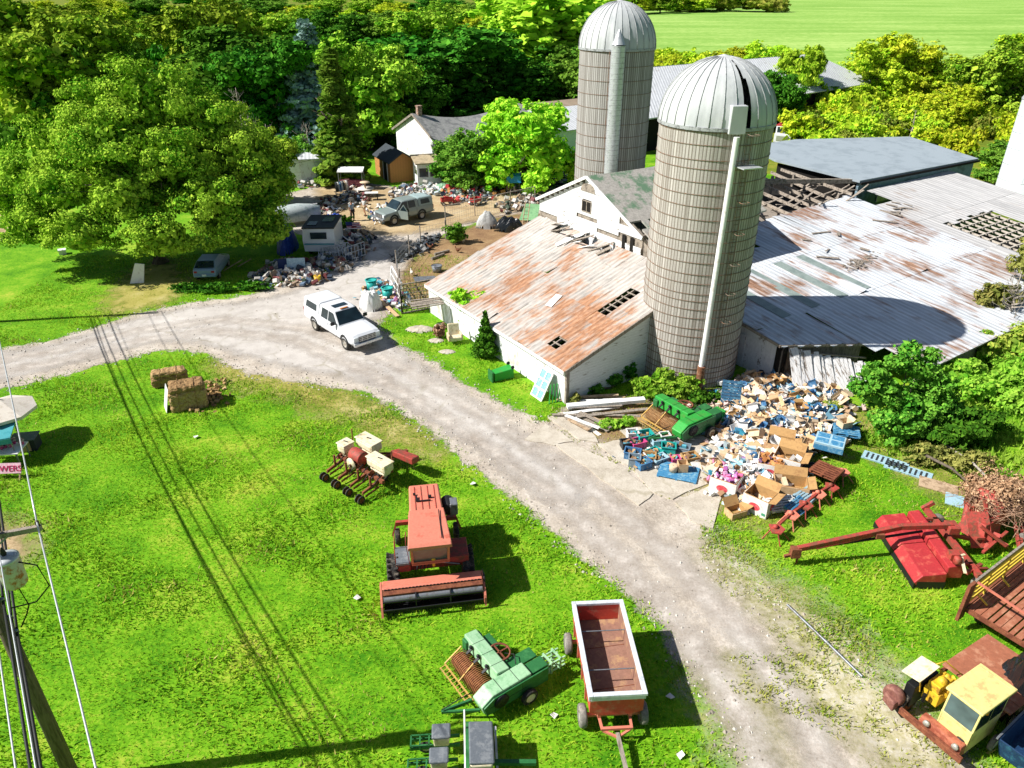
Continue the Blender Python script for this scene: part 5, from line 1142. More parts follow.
m=MB(); m.prism([(-.9,-.45,.35),(.9,-.45,.35),(1.0,-.6,.95),(-1.0,-.6,.95)],(0,.06,0)); m.prism([(-.9,.45,.35),(.9,.45,.35),(1.0,.6,.95),(-1.0,.6,.95)],(0,-.06,0)); m.box((0,0,.36),(1.8,.86,.05)); m.prism([(-.9,-.45,.35),(-1,-.6,.95),(-1,.6,.95),(-.9,.45,.35)],(.05,0,0)); m.prism([(.9,-.45,.35),(1,-.6,.95),(1,.6,.95),(.9,.45,.35)],(-.05,0,0)); m.build('tub',mat('dark_blue_paint','#1e3a5c',.45,.1,'#2f5f77',.3,2),b,.02)
m=MB()
for y in (-.6,.6): m.bar((-1.05,y,.97),(1.05,y,.97),.05)
m.build('rim',m_steel,b)
wheel(b,(-.55,-.72,.26),.26,.14,m_white,m_tyregrey,'y'); wheel(b,(.55,-.72,.26),.26,.14,m_white,m_tyregrey,'y'); wheel(b,(-.55,.72,.26),.26,.14,m_white,m_tyregrey,'y'); wheel(b,(.55,.72,.26),.26,.14,m_white,m_tyregrey,'y')
# ------------------------------------------------------------------ old cultivator by the trash
P_=[G(u,v,.35) for u,v in ((841,473),(830,488),(817,495),(804,506),(790,516),(775,530))]
b=thing('field_cultivator','old red cultivator with six spread tines lying beside the produce bins','cultivator',P_[3]-Vector((0,0,.35)),0)
O=P_[3]-Vector((0,0,.35)); m=MB()
for a,c in zip(P_[:-1],P_[1:]): m.bar(a-O+Vector((0,0,.1)),c-O+Vector((0,0,.1)),.09,.1)
m.build('beam',m_redold,b)
for i,q in enumerate(P_):
    q=q-O; m=MB(); a0=rnd.uniform(-.4,.4)-.9
    rt=lambda x,y,z:(q.x+x*math.cos(a0)-y*math.sin(a0),q.y+x*math.sin(a0)+y*math.cos(a0),q.z+z)
    m.prism([rt(-.3,0,.05),rt(.05,-.28,.0),rt(.35,-.12,.05),rt(.3,.2,.08),rt(0,.25,.1)],(0,0,.06))
    for (x,y) in ((.5,-.3),(.5,.3),(-.4,.35),(-.2,-.45)): m.bar(rt(x*.4,y*.4,.05),rt(x,y,-.33),.035)
    m.ball(rt(0,0,.16),.1,8); m.build('tine',m_redold if i%2 else m_redf,b)
# ------------------------------------------------------------------ cartons, bins, pallets and the trash heap
m_card=mat('tan_cardboard','#c9a880',.85,0,'#b08d63',.3,2,.08,10,.12); m_card2=mat('brown_cardboard','#b08a58',.85,0,'#9a744a',.3,2,.08,10,.12)
m_cardp=mat('pale_cardboard','#cdb698',.85,0,'#b59d7c',.3,2,.08,10,.12); m_paper=mat('white_carton','#dcdad6',.75,0,'#bfbcb6',.3,2,.06,10,.06)
m_bluec=mat('blue_carton','#3f6f9a',.7,0,'#6f95b3',.3,2,.06,10,.12); m_teal=mat('teal_plastic','#1f9c96',.5,0,'#3bb3a4',.3,2,.05,10,.1); m_pink=mat('pink_plastic','#c8477f',.5,0,'#d36f98',.3,2,.05,10,.1)
m_bluep=mat('blue_pallet_paint','#3d7fa8',.7,0,'#7aa5b8',.35,2,.1,10,.15); m_palep=mat('pale_blue_plastic','#9fbdc9',.6,0,'#84aabb',.3,2,.06,10,.1)
m_palw=mat('pallet_wood','#b9a083',.85,0,'#927a60',.4,2,.2,12,.2); m_blackc=mat('dark_crate','#33383d',.6,0,None,.3,2,.1,10,.2)
m_blueg=mat('grey_tote','#7d8d99',.55,0,'#94a3ad',.3,2,.05,10,.1)
def open_box(sx,sy,sz,flaps=True,th=.015,seed=0):
    r=random.Random(seed); m=MB()
    m.box((0,0,th),(sx-2*th,sy-2*th,th*1.5))
    for sg in (-1,1):
        m.box((sg*(sx/2-th/2),0,sz/2),(th,sy,sz)); m.box((0,sg*(sy/2-th/2),sz/2),(sx-2*th,th,sz))
        if flaps:
            a=r.uniform(.2,1.4); l=sy*.42; m.prism([(sg*sx/2,-sy/2,sz),(sg*sx/2,sy/2,sz),(sg*(sx/2+l*math.sin(a)),sy/2,sz+l*math.cos(a)*.8),(sg*(sx/2+l*math.sin(a)),-sy/2,sz+l*math.cos(a)*.8)],(0,0,th*.7))
            a=r.uniform(.2,1.4); m.prism([(-sx/2,sg*sy/2,sz),(sx/2,sg*sy/2,sz),(sx/2,sg*(sy/2+l*math.sin(a)),sz+l*math.cos(a)*.8),(-sx/2,sg*(sy/2+l*math.sin(a)),sz+l*math.cos(a)*.8)],(0,0,th*.7))
    return m
heap_h=lambda p: .3*max(0,min(1,pdist(np.array([[p[0],p[1]]]),heap)[0]/1.6))
# mound of earth and mixed litter under the boxes
def mound():
    A=np.array([(p[0],p[1]) for p in heap]); lo=A.min(0)-.5; hi=A.max(0)+.5; st=.2
    nx=int((hi[0]-lo[0])/st); ny=int((hi[1]-lo[1])/st); X,Y=np.meshgrid(lo[0]+np.arange(nx+1)*st,lo[1]+np.arange(ny+1)*st)
    P=np.stack([X.ravel(),Y.ravel()],1); d=pdist(P,heap); Z=.27*np.clip(d/1.6,0,1)+nr.uniform(-.06,.06,len(d))*(d>0); V=np.stack([P[:,0],P[:,1],Z-.02],1)
    idx=np.arange((nx+1)*(ny+1)).reshape(ny+1,nx+1); F=np.stack([idx[:-1,:-1].ravel(),idx[:-1,1:].ravel(),idx[1:,1:].ravel(),idx[1:,:-1].ravel()],1); F=F[(d[F]>-.05).all(1)]
    return tag(npmesh('rubbish_mound',V,F,m_dry_plain),None,None,None,'stuff')
m_dry_plain=mat('rubbish_earth','#6f5f4a',.95,0,'#8a7a62',.4,2,.3,8,.25)
mound()
def litter(name,n,poly,z0,smin,smax,m,seed,dens=0.0):
    r=np.random.RandomState(seed); A=np.array([(p[0],p[1]) for p in poly]); lo=A.min(0)-.6; hi=A.max(0)+.6
    P=r.uniform(lo,hi,(n*3,2)); d=pdist(P,poly); k=(d>0)|((d>-.7)&(r.uniform(size=len(P))<.18)); P=P[k][:n]; d=d[k][:n]; n=len(P)
    Z=z0*np.clip(d/1.6,0,1)+r.uniform(.0,.16,n)
    V=np.zeros((n,8,3)); s=r.uniform(smin,smax,(n,3)); s[:,2]*=r.choice([.06,.1,.5,.8],n) if smax<.6 else .05
    cor=np.array([(-1,-1,-1),(1,-1,-1),(1,1,-1),(-1,1,-1),(-1,-1,1),(1,-1,1),(1,1,1),(-1,1,1)])*.5
    for i in range(n):
        mt=np.array(Euler((r.normal(0,.45),r.normal(0,.45),r.uniform(0,6.3))).to_matrix()); V[i]=(cor*s[i])@mt.T+(P[i,0],P[i,1],Z[i]+s[i,2]*.5)
    fc=np.array([(0,3,2,1),(4,5,6,7),(0,1,5,4),(1,2,6,5),(2,3,7,6),(3,0,4,7)])
    F=(fc[None]+np.arange(n)[:,None,None]*8).reshape(-1,4)
    return tag(npmesh(name,V.reshape(-1,3),F,m),None,None,None,'stuff')
m_lit=palette('litter_colours',['#d3b896','#d8cbb8','#c29d74','#e2e0db','#cdaa82','#a88464','#d9c2a4','#a9c4cc','#ddd2c4','#b99a7a','#d0c2b4','#3f7f9f','#e6e4e2','#cdb494','#d9c7b0','#97a3a6','#d0b4ae','#efeeea','#2a2f36','#2f86a0','#c9b094','#dcd6cf','#d7d2cc'])
m_sheets=palette('torn_sheets',['#d9c6aa','#e6e3de','#c7a980','#e9e8e6','#8fb6c6','#d0c9c0','#c2d3da','#b99a74','#f0eeeb','#6f9db3','#dccfbc','#3a4450'])
litter('litter',1300,heap,.28,.1,.36,m_lit,11); litter('litter_sheets',420,heap,.36,.3,.62,m_sheets,15)
m_lit2=palette('litter_cool',['#d9d5d0','#86b7c4','#c9a06c','#e6e4e2','#9c7ba8','#b9976e','#5aa3b5','#ded8cd','#c97fa0','#4f6f86','#efeeea','#8a6a4a'])
litter('litter',380,smooth_poly([(712,474),(718,450),(745,430),(780,432),(775,455),(750,490),(722,500)],2),.4,.08,.28,m_lit2,12)
litter('litter',60,smooth_poly([(632,470),(628,452),(650,432),(690,440),(700,462),(670,470)],2),.1,.06,.2,m_lit2,13)
litter('litter',260,smooth_poly([(690,432),(700,405),(725,395),(735,405),(720,430)],2),.2,.07,.25,m_lit,14)
# cartons
protos=[]
for i,(sx,sy,sz,mm) in enumerate([(.42,.32,.26,m_card),(.36,.36,.3,m_card2),(.5,.34,.22,m_cardp),(.4,.3,.28,m_paper),(.34,.28,.24,m_bluec),(.46,.4,.3,m_card)]): protos.append((sx,sy,sz,mm,open_box(sx,sy,sz,True,seed=i)))
labs={0:('tan cardboard box tumbled in the trash heap behind the near silo','tan boxes in the trash heap'),1:('brown cardboard box tumbled in the trash heap behind the near silo','brown boxes in the trash heap'),2:('pale shallow cardboard box tumbled in the trash heap','pale boxes in the trash heap'),3:('white carton tumbled in the trash heap by the silo','white cartons in the trash heap'),4:('blue carton tumbled in the trash heap by the silo','blue cartons in the trash heap'),5:('large tan cardboard box with splayed flaps in the trash heap','large tan boxes in the trash heap')}
first={}
A=np.array([(p[0],p[1]) for p in heap]); cnt=0; rb=random.Random(21)
while cnt<150:
    x=rb.uniform(A[:,0].min(),A[:,0].max()); y=rb.uniform(A[:,1].min(),A[:,1].max())
    if pdist(np.array([[x,y]]),heap)[0]<.05: continue
    i=rb.choice([0,1,2,2,3,3,3,4,4,4,5]); z=heap_h((x,y))+rb.uniform(-.04,.22); ro=(rb.gauss(0,.45),rb.gauss(0,.45),rb.uniform(0,6.3)); sc=rb.uniform(.7,1.25)
    if i not in first:
        o=protos[i][4].build('cardboard_box' if i!=3 else 'carton',protos[i][3]); tag(o,labs[i][0],'box',labs[i][1]); first[i]=o; o.location=(x,y,z); o.rotation_euler=ro; o.scale=(sc,)*3
    else: dup(first[i],(x,y,z),rot=ro,scale=sc)
    cnt+=1
# big produce bins
def bin_(px,label,rz,w=1.15,d=.95,h=.82,outer=m_paper,inner=m_card2,logo=True,fill=None,flap=False,seed=1):
    b=thing('produce_bin',label,'bin',G(*px),rz,None)
    m=MB(); th=.03
    for sg in (-1,1): m.box((sg*(w/2),0,h/2),(th,d+th,h)); m.box((0,sg*d/2,h/2),(w-th,th,h))
    m.build('outer_wall',outer,b)
    m=MB()
    for sg in (-1,1): m.box((sg*(w/2-th*.8),0,h/2+.03),(th*.5,d-th,h)); m.box((0,sg*(d/2-th*.8),h/2+.03),(w-2*th,th*.5,h))
    m.box((0,0,.05),(w-th,d-th,.03)); m.build('inner_lining',inner,b)
    if logo:
        ov=MB(); ov.add([(.24*math.cos(2*PI*i/20),-d/2-.022,h*.5+.17*math.sin(2*PI*i/20)) for i in range(20)],[tuple(range(20))]); ov.add([(-w/2-.022,.2*math.cos(2*PI*i/20),h*.5+.17*math.sin(2*PI*i/20)) for i in range(20)],[tuple(range(20))[::-1]]); ov.add([(w/2+.022,.2*math.cos(2*PI*i/20),h*.5+.17*math.sin(2*PI*i/20)) for i in range(20)],[tuple(range(20))]); ov.build('red_oval_print',mat('red_print','#c9404a',.7,0,'#d8757a',.3,4),b)
        m=MB(); m.box((.42,-d/2-.02,.2),(.16,.006,.12)); m.build('green_print',mat('green_print','#4a9a78',.7),b)
    if flap:
        m=MB(); m.prism([(-w/2,d/2,h),(w/2,d/2,h),(w/2,d/2+.25,h+.3),(-w/2,d/2+.25,h+.3)],(0,0,.02)); m.prism([(w/2,-d/2,h),(w/2,d/2,h),(w/2+.3,d/2,h+.1),(w/2+.3,-d/2,h+.1)],(0,0,.02)); m.build('flap',inner,b)
    if fill:
        m=MB(); r=random.Random(seed)
        for i in range(70): m.box((r.uniform(-w*.42,w*.42),r.uniform(-d*.42,d*.42),h*.8+r.uniform(0,.22)),(r.uniform(.08,.24),r.uniform(.06,.2),r.uniform(.05,.16)),(r.uniform(-.6,.6),r.uniform(-.6,.6),r.uniform(0,6)))
        m.build('contents',fill,b)
    return b
m_pinkfill=palette('pink_packets',['#c97bb0','#e3dde2','#a85fa0','#d9a0c4','#efecea','#8c79b5','#d66a9a'])
bin_((786,470),'white produce bin with red oval print and empty brown inside, largest of the bins',-.55,flap=True)
bin_((769,473),'white produce bin with a tan log-like carton lying across its open top',-.35,1.1,.95,.7,fill=palette('few_cartons',['#c98f55','#7c5a7a','#b0713e']),seed=4)
bin_((778,455),'plain tan cardboard bin standing behind the white printed bins',-.4,1.15,.9,.75,m_card,m_card2,False,flap=True)
bin_((789,492),'wide brown cardboard bin with folded flaps between bins and cultivator',-.25,1.35,.9,.55,m_card,m_card2,False,flap=True)
bin_((758,509),'white bin with red ovals standing on the grass edge, nearest to the drive',-.75,1.05,.9,.8,flap=True)
bin_((725,490),'white bin overflowing with pink and purple packets',-.6,1.1,1.0,.75,fill=m_pinkfill,seed=7)
bin_((735,515),'torn flattened brown cardboard box lying at the edge of the drive',.4,.7,.5,.3,m_card,m_card2,False,flap=True)
bin_((752,490),'crushed brown cardboard bin between the pink-filled bin and printed bins',.2,1.0,.8,.5,m_card2,m_card,False,fill=m_lit,seed=9)
# pallets
def pallet(label,px,rz,mm,rot=(0,0),z=0,w=1.2,d=1.0,n=6,grp=None,name='pallet',gap=.6):
    b=thing(name,label,'pallet',G(px[0],px[1],z),rz,grp); b.rotation_euler=(rot[0],rot[1],rz)
    m=MB(); st=d/n
    for i in range(n): m.box((0,-d/2+st*(i+.5),.125),(w,st*gap,.025))
    m.build('top_slats',mm,b); m=MB()
    for x in (-w/2+.06,0,w/2-.06): m.box((x,0,.065),(.1,d,.09))
    for i in (0,n//2,n-1): m.box((0,-d/2+st*(i+.5),.012),(w,st*gap,.02))
    m.build('runners',mm,b); return b
def leanto(label,px,rz,mm,tilt,**k): return pallet(label,px,rz,mm,(tilt,0),**k)
leanto('dark blue pallet leaning against the base of the near silo',(731,394),-.25,mat('dark_blue_pallet_paint','#2f5c7c',.75,0,'#4f7f98',.35,2,.1,10,.15),1.25,z=.75,w=.95,d=1.4,n=9,gap=.8)
for i in range(4): pallet('blue pallet in the stack beside the board lean-to, under a carton' if i==3 else 'blue pallet in the stack under the topmost one by the lean-to',(846,432),-.35+rnd.uniform(-.08,.08),m_bluep,z=.16*i,w=1.15,d=.95,grp=None if i==3 else 'blue pallets under the stack top')
o=open_box(.55,.45,.3,True,seed=3).build('cardboard_box',m_cardp); o.location=G(844,426,.64); o.rotation_euler=(0,0,.3); tag(o,'pale cardboard box on top of the blue pallet stack','box')
for i in range(6): pallet('top brown-sided pallet in the tall stack by the bins' if i==5 else 'brown-sided pallet within the tall stack by the bins',(826,472),-.75+rnd.uniform(-.06,.06),m_rust if i%2 else m_palw,z=.15*i,w=1.1,d=1.0,grp=None if i==5 else 'pallets in the tall brown stack')
b=thing('plastic_crate','pale blue slotted plastic crate set on stacked pallets behind the bins','crate',G(829,446,.55),-.5); m=MB(); m.box((0,0,.3),(1.25,1.0,.12)); m.build('lid',m_palep,b,.02); m=MB()
for sg in (-1,1): m.box((sg*.6,0,.12),(.05,1,.25)); m.box((0,sg*.48,.12),(1.15,.05,.25))
m.build('sides',m_bluep,b); m=MB()
for x in (-.3,.3):
    for y in (-.24,.24): m.box((x,y,.365),(.5,.38,.01))
m.build('lid_panels',m_bluep,b)
pallet('plastic crate base under the pale blue slotted crate',(829,446),-.5,m_palw,z=.3,w=1.2,d=1.0)
pallet('lower pallet on the ground under the pale blue slotted crate',(829,446),-.5,m_palw,z=.02,w=1.2,d=1.0)
for (px,rz,mm,lab) in [((806,497),.65,m_palep,'pale blue slotted panel lying between bins and cultivator'),((797,508),.7,m_bluep,'deep blue pallet propped behind the cultivator beam'),((781,505),.2,m_paper,'white slotted pallet lying behind the bin on the grass'),((813,470),-.2,m_blackc,'dark crate lid fallen behind the tallest bin')]:
    leanto(lab,px,rz,mm,.35,z=.25,w=1.1,d=.7,n=6,name='pallet')
for (px,rz,mm,lab) in [((885,461),-.62,m_palep,'grey-blue slotted grating lying on grass near the sapling'),((908,471),-.62,m_palep,'blue slotted grating lying on grass near the brambles')]:
    b=pallet(lab,px,rz,mm,w=1.9,d=.7,n=4,name='grating',gap=.9); b.scale=(1,1,.35)
    m=MB()
    for i in range(8): m.box((-.75+i*.21,0,.142),(.09,.5,.006))
    m.build('slots',m_blackc,b)
for (px,s,lab) in [((938,487),(1.5,.75),'flat pale board lying in the grass behind the red mower'),((957,502),(.9,.8),'pale teal board lying beside the brush pile')]:
    m=MB(); m.box((0,0,.05),(s[0],s[1],.06)); o=m.build('board',m_palw if s[0]>1 else m_palep,None,.01); o.location=G(*px); o.rotation_euler=(.05,.04,-.5); tag(o,lab,'board')
# totes and small boxes in front of the green baler
def tote(px,mm,rz,lab,sx=.5,sy=.38,sz=.28,z=0,tilt=0,inner=None):
    b=thing('storage_tote',lab,'tote',G(px[0],px[1],z),rz); b.rotation_euler=(tilt,0,rz); b.scale=(1.25,1.25,1.25)
    m=MB(); th=.02; m.box((0,0,.015),(sx-.04,sy-.04,.03))
    for sg in (-1,1): m.box((sg*(sx/2-th/2),0,sz/2),(th,sy,sz)); m.box((0,sg*(sy/2-th/2),sz/2),(sx-2*th,th,sz))
    m.build('tub',mm,b); m=MB()
    for sg in (-1,1): m.box((sg*(sx/2+.005),0,sz),(.04,sy+.05,.03)); m.box((0,sg*(sy/2+.005),sz),(sx-.03,.04,.03))
    m.build('rim',mm,b)
    m=MB(); r=random.Random(int(px[0]*7+px[1]))
    for i in range(7): m.box((r.uniform(-sx*.3,sx*.3),r.uniform(-sy*.3,sy*.3),sz*.6+r.uniform(0,.1)),(r.uniform(.08,.2),r.uniform(.08,.16),r.uniform(.05,.14)),(r.uniform(-.4,.4),r.uniform(-.4,.4),r.uniform(0,3)))
    m.build('contents',inner or m_lit2,b)
T=[((644,441),m_teal,.3,'teal plastic tub standing nearest the green baler pickup',.6,.45,.35),((632,439),m_paper,.1,'white box at the back left of the tote cluster',.4,.35,.35),((637,447),m_pink,.4,'bright pink basket among the totes by the green baler',.55,.4,.28),((626,448),m_blackc,.2,'dark grey crate at the left end of the totes',.4,.35,.3),((632,458),m_bluec,-.3,'blue tote at the lower left of the tote cluster',.55,.4,.32),((640,462),m_paper,.3,'white carton lying in front of the pink basket',.4,.32,.25),((634,465),m_blueg,-.2,'grey-blue tote nearest the driveway slabs',.4,.36,.36),((648,461),m_card2,-.2,'brown box between the blue totes in front of the baler',.5,.4,.28),((643,468),m_bluec,.5,'dark blue tub tilted at the front of the cluster',.5,.36,.3),((653,455),m_teal,.6,'flat teal tray beside the brown box',.6,.4,.16),((659,462),m_palep,.5,'pale blue tote right of the teal tray',.55,.35,.22),((668,452),m_teal,-.2,'teal crate leaning below the baler side panel',.5,.4,.3),((664,443),m_paper,.2,'tall white carton just below the baler chamber',.35,.3,.4),((681,450),m_blueg,-.4,'grey tote at the right of the cluster under the baler chamber',.6,.4,.2),((690,459),m_card2,.3,'brown tray at the far right end of the totes',.55,.4,.16),((675,462),m_pink,.1,'small pink box on the blue pallet corner',.3,.28,.2),((657,445),m_palep,.2,'pale blue tub behind the flat teal tray',.45,.4,.3)]
for t_ in T: tote(t_[0],t_[1],t_[2],t_[3],*t_[4:])
pallet('blue pallet on the concrete carrying boxes beside the totes',(678,474),-.35,m_bluep,w=1.7,d=1.2,n=8,gap=.92)
o=open_box(.42,.4,.42,False,seed=5).build('cardboard_box',m_card); o.location=G(682,470,.15); tag(o,'tan cardboard box standing on the blue pallet on the concrete','box')
m=MB(); m.lathe([(.02,0),(.17,0),(.19,.3),(.17,.32),(.02,.3)],16); o=m.build('bucket',m_cardp); o.location=G(673,471,.15); tag(o,'cream bucket on the blue pallet on the concrete','bucket')
# lumber beside the shed front wall
LB=[]
for i in range(20):
    m=MB(); L=rnd.uniform(2.0,4.2); m.box((0,0,0),(L,rnd.uniform(.14,.26),.05)); a=rnd.gauss(.1,.16) if i<13 else rnd.uniform(-1.0,-.7)
    c=G(600+rnd.uniform(-12,18),408+rnd.uniform(-10,12)) if i<13 else G(583+rnd.uniform(-6,16),424+rnd.uniform(-5,5)); 
    if i>=13: m=MB(); m.box((0,0,0),(rnd.uniform(1.3,2.2),.18,.05))
    o=m.build('plank',[m_greywood,m_palw,m_greywood,m_white][i%4] if i!=2 else m_white); o.location=c+Vector((0,0,.04+.05*(i%5))); o.rotation_euler=(rnd.gauss(0,.03),rnd.gauss(0,.02),a)
    tag(o,'weathered plank in the loose lumber pile before the shed front wall' if i<13 else 'short plank at the driveway end of the lumber pile','plank','planks in the lumber pile' if i<13 else 'short planks by the drive')
m=MB(); m.box((0,0,.12),(4.0,.34,.2)); o=m.build('white_beam',m_white,None,.02); o.location=G(606,405,.2); o.rotation_euler=(0,-.03,.12); tag(o,'long white painted beam on top of the lumber pile','beam')
# window sash and green tools leaning at the shed corner
b=thing('window_sash','old pale framed window sash leaning on the shed side wall','window sash',G(536,398),FROT-PI/2); b.rotation_euler=(R(-28),0,FROT+PI/2+PI)
m=MB()
for x in (-.45,0,.45): m.box((x,0,.8),(.08,.06,1.6))
for z in (.04,.55,1.05,1.56): m.box((0,0,z),(.98,.07,.08))
m.build('frame',m_white,b); m=MB(); m.box((0,0.01,.8),(.9,.015,1.5)); m.build('panes',mat('dusty_pane','#7fb4bf',.3,0,'#a9c9c9',.3,2),b)
m=MB()
for i in range(4): m.bar((i*.18,0,0),(i*.18+.25,.35,.9),.05)
o=m.build('green_rack',m_green); o.location=G(549,404); o.rotation_euler=(0,0,.4); tag(o,'green metal rack propped at the shed corner','rack')
b=thing('green_bin','green plastic bin lying on its side by the shed wall','bin',G(503,378),.45)
m=MB(); m.loft([[Vector((x,-w/2,.02)),Vector((x,w/2,.02)),Vector((x,w/2,h)),Vector((x,-w/2,h))] for x,w,h in ((-.6,.5,.5),(.5,.62,.62))]); m.build('tub',m_green,b,.03); m=MB(); m.box((-.72,0,.3),(.1,.6,.6)); m.build('lid',m_greendk,b,.02); 
for y in (-.28,.28): wheel(b,(.45,y,.68),.1,.06,m_plas,m_plas,'y')
b=thing('broken_armchair','pale upturned armchair frame beside the evergreen sapling','chair',G(455,343),.3)
m=MB(); m.box((0,0,.35),(.7,.6,.25)); m.box((0,.28,.75),(.7,.14,.8),(-.25,0,0)); m.build('cushions',m_cream,b,.06); m=MB(); m.box((-.38,0,.45),(.12,.6,.4)); m.box((.38,0,.45),(.12,.6,.4)); m.build('arms',m_cardp,b,.04)
for (px,lab,s) in [((420,330),'low pale boulder beside the drive near the dead shrub',(.9,.5,.22)),((436,341),'flat stone in the grass strip before the shed',(.5,.35,.12)),((440,327),'pale stone block left of the dead red shrub',(.4,.5,.18)),((447,352),'small flat stone nearest the drive in the grass strip',(.5,.3,.1))]:
    o=lump('stone',G(*px),s[0],s[1],s[2],m_conc,int(px[0]),14,.15); tag(o,lab,'stone')
# big white bag, teal bins and planks by the pen
o=lump('white_sack',G(371,308),.75,.75,1.25,m_white,33,22,.12); tag(o,'bulging white bulk sack standing by the fence panels','sack')
for px,lab in (((372,290),'teal plastic bin left of the white bulk sack'),((388,298),'teal plastic bin tipped against the fence panels')):
    b=thing('plastic_bin',lab,'bin',G(*px),rnd.uniform(0,2)); m=MB(); m.lathe([(.02,0),(.3,.02),(.38,.75),(.34,.72),(.02,.6)],18); m.build('tub',m_teal,b); m=MB(); m.lathe([(.38,.72),(.43,.74),(.43,.78),(.36,.78)],18); m.build('rim',m_teal,b)
for i,(a,c,lab) in enumerate([((372,296),(398,318),'long tan plank leaning low behind the white sack'),((376,292),(384,300),'short plank by the teal bins')]):
    p,q=G(*a),G(*c); m=MB(); m.bar(Vector((0,0,.3)),q-p+Vector((0,0,.12)),.25,.05); o=m.build('plank',m_card); o.location=p; tag(o,lab,'plank')
litter('litter',220,smooth_poly([(360,300),(370,284),(395,286),(398,310),(380,300)],2),.1,.08,.35,m_lit2,31)
# cage panels
def panel(name,label,p,q,h,mm,nv=9,nh=4,lean=(0,0)):
    b=thing(name,label,'panel',p); d=q-p; L=Vector((lean[0],lean[1],0))
    m=MB()
    for (a,c) in ((Vector((0,0,0)),L+Vector((0,0,h))),(d,d+L+Vector((0,0,h))),(L+Vector((0,0,h)),d+L+Vector((0,0,h))),(Vector((0,0,.05)),d+Vector((0,0,.05)))): m.bar(a,c,.09,.06)
    m.build('frame',mm,b); m=MB()
    for i in range(1,nv): f=i/nv; m.bar(d*f,d*f+L+Vector((0,0,h)),.035,.03)
    for j in range(1,nh): f=j/nh; m.bar(L*f+Vector((0,0,h*f)),d+L*f+Vector((0,0,h*f)),.045,.03)
    m.build('slats',mm,b); return b
panel('wooden_cage','grey slatted pallet cage standing at the shed corner',G(402,314),G(434,308),2.0,m_greywood,10,6)
panel('wooden_cage','grey slatted panel at the side of the pallet cage',G(402,314),G(399,296),2.0,m_greywood,6,6)
panel('fence_panel','white slatted gate panel leaning at the hen run corner',G(390,287),G(400,305),1.5,m_white,7,3,(.2,.1))
b=thing('scrap_boards','pile of grey boards stacked on the cage roof beside the shed','boards',G(425,304,1.5),.3)
for i in range(8): m=MB(); m.bar((-.9,-.6+i*.17,rnd.uniform(0,.1)),(1.1,-.5+i*.17,rnd.uniform(0,.15)),.14,.04); m.build('board',m_greywood,b)
# hen run fence
m_wire=mat('galv_wire','#a9adb0',.5,.5,None,.2,3)
FP=[G(*p) for p in ((400,292),(397,272),(410,256),(421,246),(446,240),(446,225),(475,216),(510,208),(535,204))]
b=thing('wire_fence','sagging wire mesh fence on thin posts around the hen run','fence',FP[0]); O=FP[0]
for p in FP: m=MB(); m.tube(p-O,p-O+Vector((rnd.uniform(-.08,.08),rnd.uniform(-.08,.08),1.7)),.045,n=6); m.build('post',m_greywood,b)
m=MB()
for a,c in zip(FP[:-1],FP[1:]):
    d=c-a; L=d.length; n=int(L/.28)
    for z in (.1,.45,.8,1.15,1.5): m.tube(a-O+Vector((0,0,z)),c-O+Vector((0,0,z+rnd.uniform(-.1,.05))),.01,n=3,cap=False)
    for i in range(n): f=i/n; m.tube(a-O+d*f,a-O+d*f+Vector((0,0,1.5)),.008,n=3,cap=False)
m.build('wire_mesh',m_wire,b)
m=MB(); a,c=FP[5]-O,FP[8]-O; m.bar(a+Vector((0,0,1.68)),c+Vector((0,0,1.68)),.09,.06); m.build('top_rail',m_greywood,b)
o=lump('white_sheet',G(487,228,0),1.0,.5,1.4,mat('pale_sheet','#b9bab8',.7,0,'#9ea09f',.3,1),41,18,.1); tag(o,'grey-white sheet draped over a frame behind the run fence','sheet')
o=lump('dark_tarp',G(509,231,0),1.3,.6,1.2,m_tarp,43,18,.18); tag(o,'dark tarp bundle beside the grey-white sheet at the run fence','tarp')
b=thing('leaning_ladder','old ladder leaning by the dark tarp at the barn end','ladder',G(522,228)); m=MB()
for x in (0,.4): m.bar((x,0,0),(x+.3,.5,2.2),.06)
m.build('rails',m_palw,b); m=MB()
for i in range(7): f=(i+.5)/7; m.bar((.3*f,.5*f,2.2*f),(.4+.3*f,.5*f,2.2*f),.04)
m.build('rungs',m_palw,b)
m=MB(); m.prism([(-1,-.8,.2),(.6,-1,.2),(.9,.6,1.2),(-.4,.7,1.3)],(0,0,.06)); o=m.build('green_sheet',mat('green_panel','#7fae7c',.6,0,'#5f8f66',.3,2)); o.location=G(530,220); tag(o,'faded green sheet propped at the corner of the gabled barn','sheet')
for px,lab in (((437,272),'grey metal tub standing in the hen run'),):
    b=thing('tub',lab,'tub',G(*px)); m=MB(); m.lathe([(.02,0),(.3,.0),(.4,.5),(.36,.5),(.02,.35)],16); m.build('shell',m_steel,b); m=MB(); m.lathe([(.4,.48),(.43,.5),(.4,.53)],16); m.build('rim',m_steel,b)
